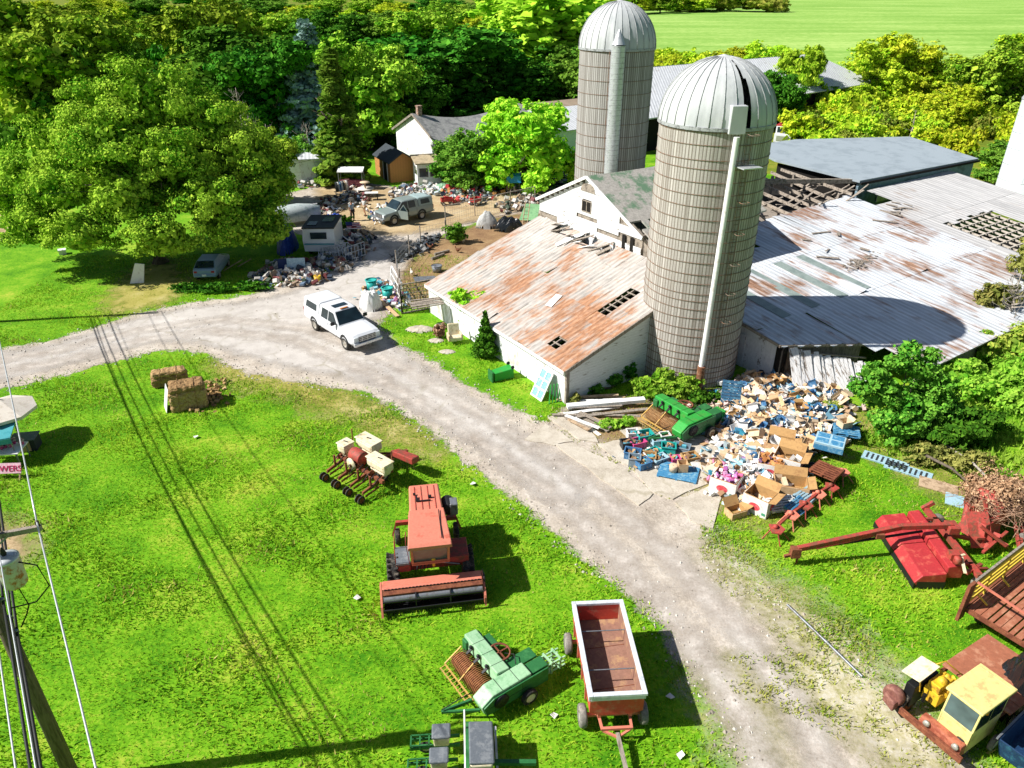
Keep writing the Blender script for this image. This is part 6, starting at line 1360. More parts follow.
# hens
m_hen={'white':mat('white_feathers','#d8d2c6',.9,0,'#b9b0a0',.3,6,.2,30,.15),'brown':mat('brown_feathers','#5d3a24',.9,0,'#7d5232',.3,6,.2,30,.2),'black':mat('black_feathers','#1d1a1a',.9,0,None,.3,6,.2,30,.2)}
def hen(px,mm,rz,lab):
    b=thing('hen',lab,'hen',G(*px),rz); m=MB()
    sec=[(-.27,.34,.015),(-.2,.34,.05),(-.1,.28,.1),(.02,.25,.12),(.12,.27,.1),(.19,.34,.06),(.23,.43,.042),(.26,.48,.045),(.3,.47,.03),(.32,.46,.012)]
    m.loft([[Vector((x,r*math.cos(2*PI*i/10),z+r*1.15*math.sin(2*PI*i/10))) for i in range(10)] for x,z,r in sec],smooth=True)
    m.prism([(-.2,-.02,.3),(-.42,-.015,.5),(-.34,-.015,.54),(-.14,-.02,.4)],(0,.035,0))
    for y in (-.05,.05): m.tube((.02,y,0),(.0,y,.2),.012,.02,6); m.bar((0,y,.008),(.07,y,.008),.03,.012)
    m.build('body',mm,b); m=MB(); m.prism([(.25,-.006,.51),(.33,-.006,.49),(.32,-.006,.54),(.28,-.006,.56)],(0,.012,0)); m.tube((.31,0,.46),(.36,0,.45),.014,.003,6); m.build('comb',m_redf,b)
hen((463,243),m_hen['white'],.4,'white hen in the run nearest the fence shrub'); hen((458,253),m_hen['brown'],2.5,'brown hen in the middle of the hen run'); hen((424,247),m_hen['black'],.9,'black hen at the fence side of the run'); hen((430,250),m_hen['brown'],-.6,'brown hen beside the black hen at the fence'); hen((412,276),m_hen['white'],1.9,'white hen at the near corner of the run')
for px,lab,rz in (((442,254),'short log on the hen run soil',.7),((438,258),'second shorter log lying behind the hens',.9)):
    m=MB(); m.tube((-.7,0,.12),(.7,0,.14),.12,.1,9); o=m.build('log',m_greywood); o.location=G(*px); o.rotation_euler=(0,0,rz); tag(o,lab,'log')
m=MB(); m.box((0,0,.1),(1.6,.9,.05),(0,.05,0)); o=m.build('tin_sheet',m_steel); o.location=G(425,280); o.rotation_euler=(0,0,.3); tag(o,'grey sheet lying in the hen run near the cage','sheet')
# hay bales + white sign board
m_hay=mat('weathered_hay','#b5966a',.95,0,'#94744a',.45,3,.8,16,.3,(1,1,1)); m_hay2=mat('dark_hay','#9c7d54',.95,0,'#7d5f3c',.45,3,.8,16,.3)
def bale(lab,loc,rz,s,mm,top=None):
    b=thing('hay_bale',lab,'hay bale',loc,rz); n=10; m=MB()
    r=random.Random(int(loc[0]*10)); m.box((0,0,s[2]/2),s); me=m.build('bale_body',mm,b,.12)
    sb=me.modifiers.new('sub','SUBSURF'); sb.levels=sb.render_levels=4; sb.subdivision_type='SIMPLE'
    tx=bpy.data.textures.new('hay','CLOUDS'); tx.noise_scale=.22; dm=me.modifiers.new('d','DISPLACE'); dm.texture=tx; dm.strength=.16; dm.mid_level=.5
    m=MB()
    for x in (-s[0]*.25,s[0]*.22): m.path([(x,-s[1]/2-.03,.1),(x,-s[1]/2-.03,s[2]+.0),(x,-s[1]*.25,s[2]+.04),(x,s[1]*.25,s[2]+.04),(x,s[1]/2+.03,s[2])],.015,4)
    m.build('twine',m_hay2,b); return b
bale('large square hay bale in front, white board leaning on its end',G(187,411)+Vector((-.05,.55,0)),R(22),(1.75,1.15,1.05),m_hay)
bale('slab of hay lying on top of the large front bale',G(187,411)+Vector((-.02,.55,.98)),R(22),(1.6,1.05,.38),m_hay2)
bale('smaller dark hay bale slumped behind the front bale',G(167,388)+Vector((0,.5,0)),R(24),(1.8,.75,.6),m_hay2)
bale('flattened hay slab on the slumped rear bale',G(167,388)+Vector((0.02,.5,.55)),R(24),(1.7,.7,.3),m_hay)
m=MB(); m.box((0,0,.62),(.9,.03,1.25)); o=m.build('white_board',m_white,None,.005); o.location=G(166,409)+Vector((.0,-.05,0)); o.rotation_euler=(R(-14),0,R(22)-R(82)); tag(o,'plain white board leaning against the end of the hay bale','board')
litter('loose_hay',160,smooth_poly([(200,395),(215,385),(222,400),(205,408)],2),.02,.06,.25,palette('hay_bits',['#a3824f','#8a6b42','#b59563']),51)
# light bits of paper on the lawn
for i,(u,v) in enumerate([(196,437),(357,598),(473,484),(670,697),(554,716),(681,755)]):
    m=MB(); r=rnd; m.prism([(-.11,-.07,.0),(.09,-.09,.03),(.12,.08,.0),(-.07,.1,.04)],(0,0,.02)); o=m.build('scrap_paper',m_paper); o.location=G(u,v,.07); o.rotation_euler=(rnd.uniform(-.3,.3),rnd.uniform(-.3,.3),rnd.uniform(0,6)); tag(o,'small pale scrap of paper lying on the lawn','litter','paper scraps on the lawn')
# pipe on the gravel
p,q=G(787,606),G(862,678); m=MB(); d=q-p; m.tube((0,0,.06),d*.55+Vector((0,.02,.06)),.045,n=8); m.tube(d*.55+Vector((0,.02,.06)),d+Vector((0,0,.06)),.045,n=8); m.tube(d*.53+Vector((0,.02,.06)),d*.57+Vector((0,.02,.06)),.06,n=8); o=m.build('metal_pipe',m_steel); o.location=p; tag(o,'long grey pipe lying across the weedy gravel','pipe')
# ------------------------------------------------------------------ trees and shrubs
m_bark=mat('grey_bark','#6f6457',.95,0,'#4f463c',.4,3,.4,14,.3,(1,1,.25)); m_barkpale=mat('pale_dead_bark','#a89f94',.9,0,'#857b70',.4,3,.3,14,.2)
LF={'maple':leafmat('maple_leaf','#376a12','#6c9c22','#bccf46',.12,.3),'green':leafmat('green_leaf','#34661c','#568c28','#8aae40',.17,.3),'dark':leafmat('dark_leaf','#1f4a16','#37701c','#68982e',.13,.3),
 'yellow':leafmat('yellowgreen_leaf','#6aa818','#a0ca28','#d8e044',.22,.35),'gold':leafmat('golden_leaf','#78a818','#acc826','#dcda40',.22,.4),'lime':leafmat('lime_leaf','#66aa1c','#98cc2c','#cae248',.25,.35),
 'spruce':leafmat('blue_spruce_needle','#5d7f78','#7fa096','#a3bdb2',.1,.4),'cedar':leafmat('vine_green_leaf','#4c7e24','#6f9f2e','#9cb848',.3,.4),'scrub':leafmat('scrub_leaf','#5f8a26','#8aa636','#bab654',.33,.5),'weed':leafmat('fresh_weed','#5f9a26','#8cba34','#b3cc50',.35,.5),'olive':leafmat('olive_leaf','#5f6b2c','#7f8440','#a59a58',.25,.5),'brush':leafmat('brown_brush','#7d5a46','#a37a62','#c9a488',.1,.6)}
def leaves(name,lobes,n,size,m_,parent,seed,clump=.26,up=.35,dr=0.0,inner=.18):
    """lobes: (cx,cy,cz,rx,ry,rz); leaf quads gathered in clumps over each lobe"""
    r=np.random.RandomState(seed); vol=np.array([l[3]*l[4]+l[4]*l[5]+l[3]*l[5] for l in lobes]); cnt=(n*vol/vol.sum()).astype(int); Ps=[];Ns=[];Cs=[]
    for l,c in zip(lobes,cnt):
        c0=np.array(l[:3]); rad=np.array(l[3:]); M=max(7,int(22*(vol.mean()**0)))
        d=r.normal(size=(M*2,3)); d/=np.linalg.norm(d,axis=1)[:,None]; d=d[d[:,2]>-.75][:M]; rr=r.uniform(.62,1.04,len(d)); cc=d*rr[:,None]
        cr=clump*r.uniform(.65,1.45,len(d))
        k=r.randint(0,len(d),c); q=r.normal(size=(c,3)); q/=np.linalg.norm(q,axis=1)[:,None]; q*=(r.uniform(0,1,c)**.42)[:,None]
        p=cc[k]+q*cr[k][:,None]*np.array([1,1,.75]); nin=int(c*inner)
        if nin: 
            z=r.normal(size=(nin,3)); z/=np.linalg.norm(z,axis=1)[:,None]; p[:nin]=z*(r.uniform(.15,.62,nin)**.7)[:,None]
        nn=q*.6+p*.4; Ps.append(c0+p*rad); Ns.append(nn); ck=np.zeros(c,bool); ck[:nin]=True; Cs.append(ck)
    P=np.concatenate(Ps); N=np.concatenate(Ns); core=np.concatenate(Cs); P[:,2]=np.maximum(P[:,2],.1); n=len(P)
    N=N/np.linalg.norm(N,axis=1)[:,None]+r.normal(0,.38,(n,3)); N[:,2]+=up*.8; N/=np.linalg.norm(N,axis=1)[:,None]
    T=np.cross(N,r.normal(size=(n,3))); T/=np.linalg.norm(T,axis=1)[:,None]; B=np.cross(N,T); s=size*r.uniform(.6,1.35,n); s[core]*=2.3  # core leaves enlarged to block light passing through the crown
    a=(T*s[:,None]*.62); b_=(B*s[:,None]*.5); V=np.stack([P-a,P-b_*.9+a*.1,P+a,P+b_*.9+a*.1],1)
    V[:,2]+=N*s[:,None]*-.12; V[:,0]+=N*s[:,None]*-.12
    return npmesh(name,V.reshape(-1,3),np.arange(n*4).reshape(n,4),m_,parent)
def trunk(parent,h,r0,limbs,seed,m_=None,lean=(0,0)):
    r=random.Random(seed); m=MB(); N=7
    pts=[(lean[0]*f+r.uniform(-.1,.1)*f*r0*3,lean[1]*f+r.uniform(-.1,.1)*f*r0*3,h*f) for f in [i/N for i in range(N+1)]]
    m.path(pts,[r0*(1.25 if i==0 else 1-.75*i/N) for i in range(N+1)],8)
    for (f,dx,dy,dz) in limbs:
        k=f*N; i=int(k); p=Vector(pts[min(i,N)]); q=p+Vector((dx,dy,dz)); mid=(p+q)/2+Vector((0,0,dz*.15)); rr=r0*(1-.75*f)*.6
        m.path([p,mid,q],[rr,rr*.7,rr*.25],6)
        for j in range(2): t=mid.lerp(q,.3+.3*j); e=t+Vector((r.uniform(-1,1),r.uniform(-1,1),r.uniform(.2,1)))*(Vector((dx,dy,dz)).length*.35); m.path([t,e],[rr*.4,rr*.1],5)
    return m.build('trunk',m_ or m_bark,parent)
def rlobes(R_,H_,seed,n=14,base=.02):
    r=random.Random(seed); o=[(0,0,H_*.5,R_*.62,R_*.62,H_*.4)]
    for i in range(n):
        a=2*PI*i/n+r.uniform(-.3,.3); f=r.uniform(.45,.8); z=H_*r.uniform(base+.12,.84); s=r.uniform(.36,.54)*R_*(1.15-abs(z/H_-.45)); o.append((R_*f*math.cos(a),R_*f*math.sin(a),z,s*1.1,s*1.1,s*.95))
    return o
def rlimbs(R_,H_,seed,n=6):
    r=random.Random(seed+5); return [(r.uniform(.35,.8),R_*.6*math.cos(2*PI*i/n),R_*.6*math.sin(2*PI*i/n),H_*r.uniform(.1,.25)) for i in range(n)]
# --- the big maple by the drive
b=thing('maple_tree','very large spreading maple on the left lawn shading the parked car','tree',(-27.0,54.4,0))
lob=[(1.5,1,11.7,3.3,3,2.6),(-2.4,2,10.6,3,3,2.5),(4.9,1.5,10.0,2.8,2.8,2.3),(-5.6,.5,8.5,2.8,2.8,2.3),(-.6,-1.5,9.1,3.2,2.8,2.4),(3.2,-1.6,8.1,2.8,2.4,2.2),(7.5,1,7.7,2.8,2.8,2.4),(-8.3,-.5,6.1,2.6,2.4,2.1),(-4.4,-2.6,6.3,2.8,2.4,2.0),(.1,-3.6,6.1,2.8,2.2,2.0),(5.6,-2.4,5.6,2.6,2.4,2.0),(8.4,1.4,5.4,2.3,2.4,2.1),(-7.2,-2.8,3.7,2.6,2.0,1.8),(-3,-4.2,3.6,2.6,1.8,1.8),(2.6,-4.2,3.3,2.6,1.8,1.9),(6.8,-2.2,3.3,2.3,2,1.9),(8.6,-.2,2.8,1.9,2,1.8),(-9.6,.8,3.8,2,2,1.7),(-4,4,8,4,3,3.4),(3,5,8,4,3,3.4),(0,.5,6.2,4.2,3,3.6),(5.5,2,4.5,3.5,3,3)]
leaves('crown',lob,170000,.155,LF['maple'],b,1,clump=.3,up=.3,inner=.16); trunk(b,9,.55,rlimbs(7,10,1,9),2)
# --- instanced tree kinds (each a thing with trunk and crown)
KIND={}
def kind(key,lf,seed,H_=10,R_=4.2,n=7500,size=.27,lobes=None,**k):
    r=thing(key,None,'tree',(0,0,0)); leaves('crown',lobes or rlobes(R_,H_,seed),int(n*1.75),size*.9,LF[lf],r,seed,**k); trunk(r,H_*.72,.26,rlimbs(R_,H_,seed),seed); KIND[key]=[r,False,H_,R_]
kind('dark_broadleaf_tree','dark',11,n=12000); kind('green_broadleaf_tree','green',12,n=12000); kind('mottled_broadleaf_tree','maple',13,n=12000); kind('yellowing_tree','yellow',14,n=9000); kind('golden_tree','gold',15,n=9000,size=.28); kind('lime_tree','lime',16,n=11000,size=.26,H_=7,R_=3.4)
kind('willow_tree','lime',17,n=15000,size=.3,R_=3.5,H_=11,lobes=[(x*1.6,y*1.6,3+2.2*i,1.9-.15*i,1.9-.15*i,2.2) for i in range(4) for x in (-1,0,1) for y in (-1,0,1)])
kind('spruce_tree','spruce',18,n=9000,size=.3,R_=2.6,H_=9.6,lobes=[(0,0,1.2+i*.95,2.5*(1-i/9.5),2.5*(1-i/9.5),.75) for i in range(9)],clump=.3)
kind('vine_covered_tree','cedar',19,n=9000,size=.28,R_=1.7,H_=10.3,lobes=[(.1*math.sin(i),0,.8+i*.95,1.55*(1-i/11.5),1.5*(1-i/11.5),1.1) for i in range(10)])
def tree(key,label,px=None,loc=None,top=None,wpx=None,h=None,r=None,rz=None,group=None):
    base=G(*px) if px else Vector(loc)
    if top is not None:
        s=(384-top)/CF; Y=base.y; z=(s*(Y*CC+CH*CS)-Y*CS+CH*CC)/(CC+s*CS); h=max(2.0,z)
    zc=base.y*CC+(CH-h*.5)*CS
    if wpx: r=wpx/2*zc/CF*(1.22 if px and px[0]<600 and px[1]<150 else 1.08)
    k=KIND[key]; sc=(r/k[3],r/k[3],h/k[2]); a=rz if rz is not None else rnd.uniform(0,6.2)
    if not k[1]: o=k[0]; o.location=base; o.rotation_euler=(0,0,a); o.scale=sc; o['label']=label; k[1]=True
    else: o=dup(k[0],base,a,label,scale=sc)
    o.name=key
    if group: o['group']=group
    return o
# left back wood
tree('yellowing_tree','tall yellow-green tree at the top left corner',(10,135),top=-32,wpx=120)
tree('mottled_broadleaf_tree','mottled green tree behind the maple, just right of the corner tree',(85,142),top=-8,wpx=115)
tree('green_broadleaf_tree','mid-green tree rising over the maple left of the distant house',(112,140),top=6,wpx=70)
tree('mottled_broadleaf_tree','light green tree directly right of the distant house',(216,95),top=-12,wpx=84)
tree('dark_broadleaf_tree','dark broad tree behind the white shed and bare branches',(255,140),top=18,wpx=125)
tree('green_broadleaf_tree','rounded green tree over the white shed, left of the dark broad tree',(212,150),top=48,wpx=80)
tree('dark_broadleaf_tree','deep dark tree in the gap left of the blue spruce',(285,150),top=30,wpx=95)
tree('spruce_tree','blue-grey spruce standing in the dark wood',(320,150),top=16,wpx=84)
tree('vine_covered_tree','narrow vine-covered green column in front of the white garage',(344,182),top=46,wpx=62)
tree('mottled_broadleaf_tree','yellow-topped tree right behind the vine-covered column',(372,150),top=28,wpx=90)
tree('dark_broadleaf_tree','dark green tree just left of the farmhouse chimney',(398,140),top=40,wpx=85)
tree('dark_broadleaf_tree','largest dark tree behind the farmhouse roof',(455,128),top=18,wpx=130)
tree('dark_broadleaf_tree','dark tree behind the middle of the farmhouse roof',(505,122),top=30,wpx=110)
tree('willow_tree','tall bright feathery tree left of the far silo',(548,112),top=-4,wpx=130)
tree('green_broadleaf_tree','green tree filling the gap between feathery tree and dark trees',(500,105),top=5,wpx=100)
tree('green_broadleaf_tree','green shrubby tree touching the left edge of the far silo',(585,130),top=30,wpx=80)
tree('scrub_dummy','x') if False else None
# in front of the farmhouse
tree('green_broadleaf_tree','round dark green bush-like tree right of the white booth',(468,187),top=122,wpx=62)
tree('lime_tree','bright lime-green tree before the tin roof wing',(524,189),top=96,wpx=86)
tree('lime_tree','small lime sapling at the left foot of the far silo',(575,192),top=150,wpx=18)
tree('green_broadleaf_tree','leafy green tree half hiding the white garage',(292,178),top=128,wpx=50)
tree('mottled_broadleaf_tree','small pale tree at the right skirt of the big maple',(268,205),top=118,wpx=60)
# rows of far trees at the top left
far=[(20,70),(70,66),(120,58),(175,60),(230,62),(285,58),(330,64),(380,62),(425,66),(470,62),(515,60),(555,58),(350,40),(300,38),(245,36),(190,34),(130,36),(400,36),(450,38),(500,34),(545,32),(90,40),(40,42),(590,36),(262,24),(322,22),(372,24),(430,22),(486,22),(540,20),(600,24),(205,22),(150,22),(95,24),(40,24),(-5,48),(-5,26),(570,14),(630,14),(660,13),(690,12)]
ks=['mottled_broadleaf_tree','yellowing_tree','green_broadleaf_tree','yellowing_tree','dark_broadleaf_tree','mottled_broadleaf_tree','golden_tree']
fl={'mottled_broadleaf_tree':'mottled green tree in the far wood across the top','yellowing_tree':'yellow-green tree in the far wood across the top','green_broadleaf_tree':'plain green tree in the far wood across the top','dark_broadleaf_tree':'dark tree in the far wood across the top','golden_tree':'golden tree in the far wood across the top'}
for i,(u,v) in enumerate(far):
    if 128<u<222 and v>30: continue
    k=ks[(i*5+i//3)%7]; tree(k,fl[k],(u,v),h=rnd.uniform(10,15),r=rnd.uniform(8,11) if v>30 else rnd.uniform(11,17),group='far wood: '+k.replace('_',' ')+'s')
# hedgerow behind the silos and around the white-roof barn
for i,(u,v,t,wd,k,l) in enumerate([(668,86,52,34,'golden_tree','golden shrub tree at the left end of the hedge behind the near silo'),(700,84,56,44,'yellowing_tree','yellow-green hedge tree over the near silo dome, left'),(735,82,44,44,'golden_tree','golden hedge tree directly behind the near silo dome'),(765,96,38,52,'yellowing_tree','yellow-green tree right of the near silo dome'),(798,116,42,46,'lime_tree','loose light green tree in front of the white-roof barn'),(775,128,66,40,'dark_broadleaf_tree','dark tree low beside the white truck'),
 (690,104,74,40,'golden_tree','golden tree in front of the white-roof barn between the silos'),(820,114,78,44,'green_broadleaf_tree','green tree before the middle of the white-roof barn wall'),(848,114,82,40,'yellowing_tree','yellow-green tree before the barn end wall'),(780,110,60,44,'yellowing_tree','yellow-green tree beside the truck, before the white-roof barn'),(752,104,62,44,'green_broadleaf_tree','green tree at the right shoulder of the near silo dome'),(735,98,66,40,'yellowing_tree','yellow-green tree half hidden behind the near silo dome'),
 (868,108,36,70,'yellowing_tree','tall yellow-green tree at the right end of the white-roof barn'),(892,108,26,64,'golden_tree','taller golden-tinged tree beside the barn end tree'),(925,108,52,62,'yellowing_tree','rounded yellow-green tree in the middle of the right-hand scrub'),(985,125,36,80,'mottled_broadleaf_tree','broad mottled tree at the right, left of the edge tree'),(1018,120,20,80,'yellowing_tree','tall yellow-green tree at the right edge of the picture'),(948,128,80,50,'golden_tree','low golden tree between the rounded and the mottled trees'),(1005,185,135,58,'green_broadleaf_tree','dense green bush against the white grain bin'),
 (650,66,44,30,'golden_tree','small golden tree between the silos at the field edge'),(715,70,58,40,'golden_tree','far golden hedge tree at the hayfield edge')]): tree(k,l,(u,v),top=t,wpx=wd)
# bank of shrubs beyond the grey roof
b0=thing('scrub_bush',None,'shrub',(0,0,0)); leaves('foliage',rlobes(2.2,2.6,41,7,.05),2600,.26,LF['yellow'],b0,41,inner=.1)
b1=thing('scrub_bush',None,'shrub',(0,0,0)); leaves('foliage',rlobes(2.2,2.6,42,7,.05),2600,.26,LF['gold'],b1,42,inner=.1)
b2=thing('scrub_bush',None,'shrub',(0,0,0)); leaves('foliage',rlobes(2.2,2.6,43,7,.05),2600,.26,LF['scrub'],b2,43,inner=.1)
bl=[(b0,'yellow-green bush in the scrub bank beyond the grey roof'),(b1,'golden bush in the scrub bank beyond the grey roof'),(b2,'olive bush in the scrub bank beyond the grey roof')]
used=[False]*3; r5=random.Random(9)
for i in range(56):
    u=r5.uniform(790,1030); v=r5.uniform(116,150+ (u-790)*.12); k=r5.choice([0,0,1,1,2]); g_=G(u,v); s=r5.uniform(.7,1.45)
    if 37<SK(g_)[0]<58 and -9<SK(g_)[1]<7: continue
    if not used[k]: o=bl[k][0]; used[k]=True; o.location=g_; o.scale=(s,s,s*r5.uniform(.9,1.4)); o['label']=bl[k][1]
    else: o=dup(bl[k][0],g_,r5.uniform(0,6),bl[k][1],scale=(s,s,s*r5.uniform(.9,1.4)))
    o['group']=['yellow-green','golden','olive'][k]+' scrub bushes'
for i in range(26):
    u=r5.uniform(650,800); v=r5.uniform(74,92); k=r5.choice([0,1,1]); s=r5.uniform(1.2,2.2)
    o=dup(bl[k][0],G(u,v),r5.uniform(0,6),['yellow-green','golden'][k]+' bush in the hedge along the hayfield behind the silos',scale=s); o['group']=['yellow-green','golden'][k]+' hedge bushes'
for i in range(16):
    u=665+r5.uniform(-105,95); g_=G(u,9+r5.uniform(-2,3)); s=r5.uniform(4,7); o=dup(bl[2][0],g_,r5.uniform(0,6),'dark olive bush in the far hedge across the hayfield',scale=(s*1.6,s,s*.8)); o['group']='far hedge bushes'
# undergrowth filling the wood behind the farmhouse and maple
d0=thing('undergrowth_bush',None,'shrub',(0,0,0)); leaves('foliage',rlobes(2.4,2.8,44,8,.02),3200,.3,LF['dark'],d0,44,inner=.15)
d1=thing('undergrowth_bush',None,'shrub',(0,0,0)); leaves('foliage',rlobes(2.4,2.8,45,8,.02),3200,.3,LF['green'],d1,45,inner=.15)
ul=['dark bush in the undergrowth of the wood behind the farmhouse and maple','mid-green bush in the undergrowth of the wood behind the farmhouse and maple']; us=[False,False]; r8=random.Random(31)
for i in range(120):
    u=r8.uniform(-20,640); v=r8.uniform(62,150) if u<380 else r8.uniform(56,122)
    if u>560 and v>95: continue
    if 195<u<260 and v>120: continue
    k=r8.choice([0,0,1]); g_=G(u,v); s_=r8.uniform(.9,1.9)
    if not us[k]: o=(d0,d1)[k]; us[k]=True; o.location=g_; o.scale=(s_,s_,s_*1.2); o['label']=ul[k]
    else: o=dup((d0,d1)[k],g_,r8.uniform(0,6),ul[k],scale=(s_,s_,s_*r8.uniform(.8,1.5)))
    o['group']=['dark','mid-green'][k]+' undergrowth bushes'
# near shrubs -------------------------------------------------
def bush(lab,px,lobes,n,size,lf,seed,name='shrub',z=0,**k):
    b=thing(name,lab,'shrub',G(px[0],px[1],0)+Vector((0,0,z))); leaves('foliage',lobes,n,size,LF[lf],b,seed,**k)
    m=MB(); r=random.Random(seed)
    for i in range(5): l=r.choice(lobes); m.path([(r.uniform(-.1,.1),r.uniform(-.1,.1),0),(l[0]*.5,l[1]*.5,l[2]*.6),(l[0],l[1],l[2])],[.05,.035,.012],5)
    m.build('stems',m_bark,b); return b
# sapling clump by the right end of the barn
L_=[(0,0,1.6,1.5,1.3,1.3),(1.3,.3,1.4,1.3,1.2,1.2),(-1.0,.2,2.4,1.0,.9,.8),(-1.5,.4,3.2,.8,.7,.5),(-.4,.6,3.6,.8,.7,.5),(.2,.9,4.2,.6,.6,.4),(.7,.6,3.3,.9,.8,.7),(1.6,.5,2.6,.9,.8,.8),(-.2,-.6,1.0,1.4,1.0,.9),(2.4,.6,1.2,1.2,1.0,1.0),(1.2,.9,3.9,.5,.5,.35),(-1.9,.3,2.5,.7,.6,.45)]
bush('dense green sapling clump standing before the right end of the metal roof',(893,436),L_,11000,.14,'green',61,name='sapling_clump')
bush('low dark green growth right of the sapling clump',(945,445),[(0,0,.7,1.6,1.1,.8),(1.5,.6,.8,1.6,1.2,.9),(-.9,.6,.9,1.3,1.0,.9)],6000,.17,'dark',62)
bush('light green weedy thicket on the right below the roof corner',(985,400),[(0,0,.7,1.9,1.4,.8),(2,1,.9,1.8,1.4,1.0),(-.8,1.5,.8,1.6,1.3,.9),(3.5,0,.8,1.6,1.2,.9),(1.5,-1,.5,1.8,1.2,.6)],9000,.16,'weed',63)
bush('tall pale weed thicket at the right edge below the roof corner',(1010,365),[(0,0,1.0,1.8,1.4,1.1),(2.2,1,1.3,1.8,1.4,1.3),(-1.5,.6,.8,1.5,1.2,.9)],7000,.16,'scrub',64)
bush('olive bush growing up through the right end of the metal roof',(985,332),[(0,0,2.4,1.1,.9,.8),(1.0,.6,2.0,1.3,1.0,1.0),(-.4,.4,1.6,1.0,.9,.9)],4500,.16,'olive',65)
bush('straggly vine bush at the right edge by the roof hole',(1015,310),[(0,0,3.2,1.4,1.1,1.2),(1,1,4.2,1.3,1.1,1.0),(.6,-.6,1.8,1.3,1.0,1.4)],5000,.17,'olive',66)
bush('green bush growing against the rusty roof edge',(470,332),[(0,0,1.9,1.0,.8,.6),(-.6,.2,2.4,.6,.5,.4),(.7,.3,2.1,.8,.6,.5),(0,.3,1.2,.8,.6,.8)],3600,.15,'lime',67)
b=thing('evergreen_sapling','small dark conical evergreen by the shed side wall','tree',G(486,357)); leaves('crown',[(0,0,.4+i*.35,.85*(1-i/7.2),.85*(1-i/7.2),.36) for i in range(7)],4200,.12,LF['dark'],b,68,clump=.34); trunk(b,2.2,.06,[],3)
bush('dead reddish shrub in the grass strip before the shed',(440,338),[(0,0,.5,.4,.35,.5)],500,.11,'brush',69)
bush('bright green weeds around the base of the near silo',(672,396),[(-1.4,.3,.5,.8,.6,.55),(-.4,.5,.7,.9,.6,.7),(.7,.3,.6,.8,.6,.6),(-.9,-.3,.4,.8,.5,.4),(.3,-.2,.5,.9,.6,.5)],5200,.13,'weed',70)
bush('dark weeds along the front wall of the shed',(612,388),[(-1.2,-.5,.25,.7,.4,.3),(0,.2,.4,.7,.4,.45),(.8,.9,.6,.7,.4,.6)],2200,.12,'dark',71)
bush('small weeds growing out of the lumber pile',(610,428),[(0,0,.2,.7,.4,.25),(.9,.3,.2,.5,.4,.25)],1300,.1,'weed',72)
bush('dark weeds at the shed front corner',(575,404),[(0,0,.3,.3,.25,.35)],500,.1,'olive',73)
bush('flowering shrub inside the hen run fence',(456,243),[(0,0,.8,1.0,.8,.8)],1500,.15,'green',74)
bush('tan bramble tangle in front of the sapling clump',(925,462),[(0,0,.4,1.2,.7,.4),(1.6,-.5,.4,1.2,.7,.4)],2000,.12,'olive',75)
bush('weeds along the foot of the board lean-to',(800,405),[(0,0,.25,.8,.4,.3),(1.2,-.6,.3,.6,.4,.3)],1200,.11,'scrub',76)
bush('weeds between the green baler and the trash heap',(700,405),[(0,0,.35,.7,.5,.4),(.8,.3,.3,.6,.4,.35)],1200,.11,'dark',77)
bush('low green weeds beside the yellow truck fender',(925,690),[(0,0,.15,.5,.3,.2)],700,.08,'weed',78)
bush('grey-green low growth under the maple edge',(215,292),[(0,0,.3,1.6,.6,.4),(2.5,.4,.3,1.4,.5,.35),(-2,.2,.25,1.2,.5,.3)],2600,.15,'dark',79)
bush('shrub beside the camper in the courtyard',(345,228),[(0,0,.5,.8,.6,.6)],1000,.16,'dark',80)
# brush pile on the old machine
b=thing('brush_pile','rounded heap of dead brown brush on top of the old red machine','brush',G(994,528)); leaves('twigs',[(0,.4,1.5,1.2,1.1,.75),(.8,.6,1.3,1.0,.9,.6),(-.6,.6,1.4,.7,.7,.5)],9000,.08,LF['brush'],b,81,clump=.4,up=.1,inner=.3)
m=MB(); r=random.Random(4)
for i in range(420):
    a=r.uniform(0,6.3); f=r.uniform(.2,1.2); p=Vector((f*math.cos(a)*1.2,f*math.sin(a),1.0+.75*(1-f*.6)+r.uniform(-.2,.15))); d=Vector((r.gauss(0,.4),r.gauss(0,.4),r.gauss(0,.2))); m.tube(p-d,p+d,.014,.006,4,cap=False)
m.build('branches',mat('dead_twig','#8f6f58',.9,0,'#b0917a',.4,3),b)
# bare dead tree in the wood edge and bare stalks by the roof corner
def bare(lab,loc,h,seed,spread=.5,n=26,mm=None):
    b=thing('bare_tree',lab,'tree',loc); r=random.Random(seed); m=MB()
    m.path([(0,0,0),(.1,0,h*.4),(0,.1,h)],[.14,.09,.02],6); m.build('trunk',mm or m_barkpale,b); m=MB()
    for i in range(n):
        z=h*r.uniform(.2,.95); a=r.uniform(0,6.3); L=h*spread*r.uniform(.3,.8)*(1.1-z/h); q=Vector((L*math.cos(a),L*math.sin(a),z+L*.6)); m.path([(0,0,z),(q.x*.5,q.y*.5,z+L*.2),q],[.05,.03,.01],4)
        for j in range(3): e=q+Vector((r.gauss(0,.4),r.gauss(0,.4),r.uniform(.1,.7))); s=Vector((q.x*.6,q.y*.6,z+L*.3)).lerp(q,j/3); m.path([s,e],[.02,.006],4)
    m.build('branches',mm or m_barkpale,b)
bare('pale bare dead tree in front of the dark wood',G(248,165),8.5,3); bare('pale bare stalks rising by the roof hole at the right edge',G(1000,338),4.2,7,.6,30); bare('bare grey stems left of the white garage',G(272,170),5,9,.6,20); bare('thin bare pole with stubs in the right scrub bank',G(909,140),3.8,12,.2,5); bare('dead grey branches spreading over the garage roof',G(312,176),5.5,14,.8,26)
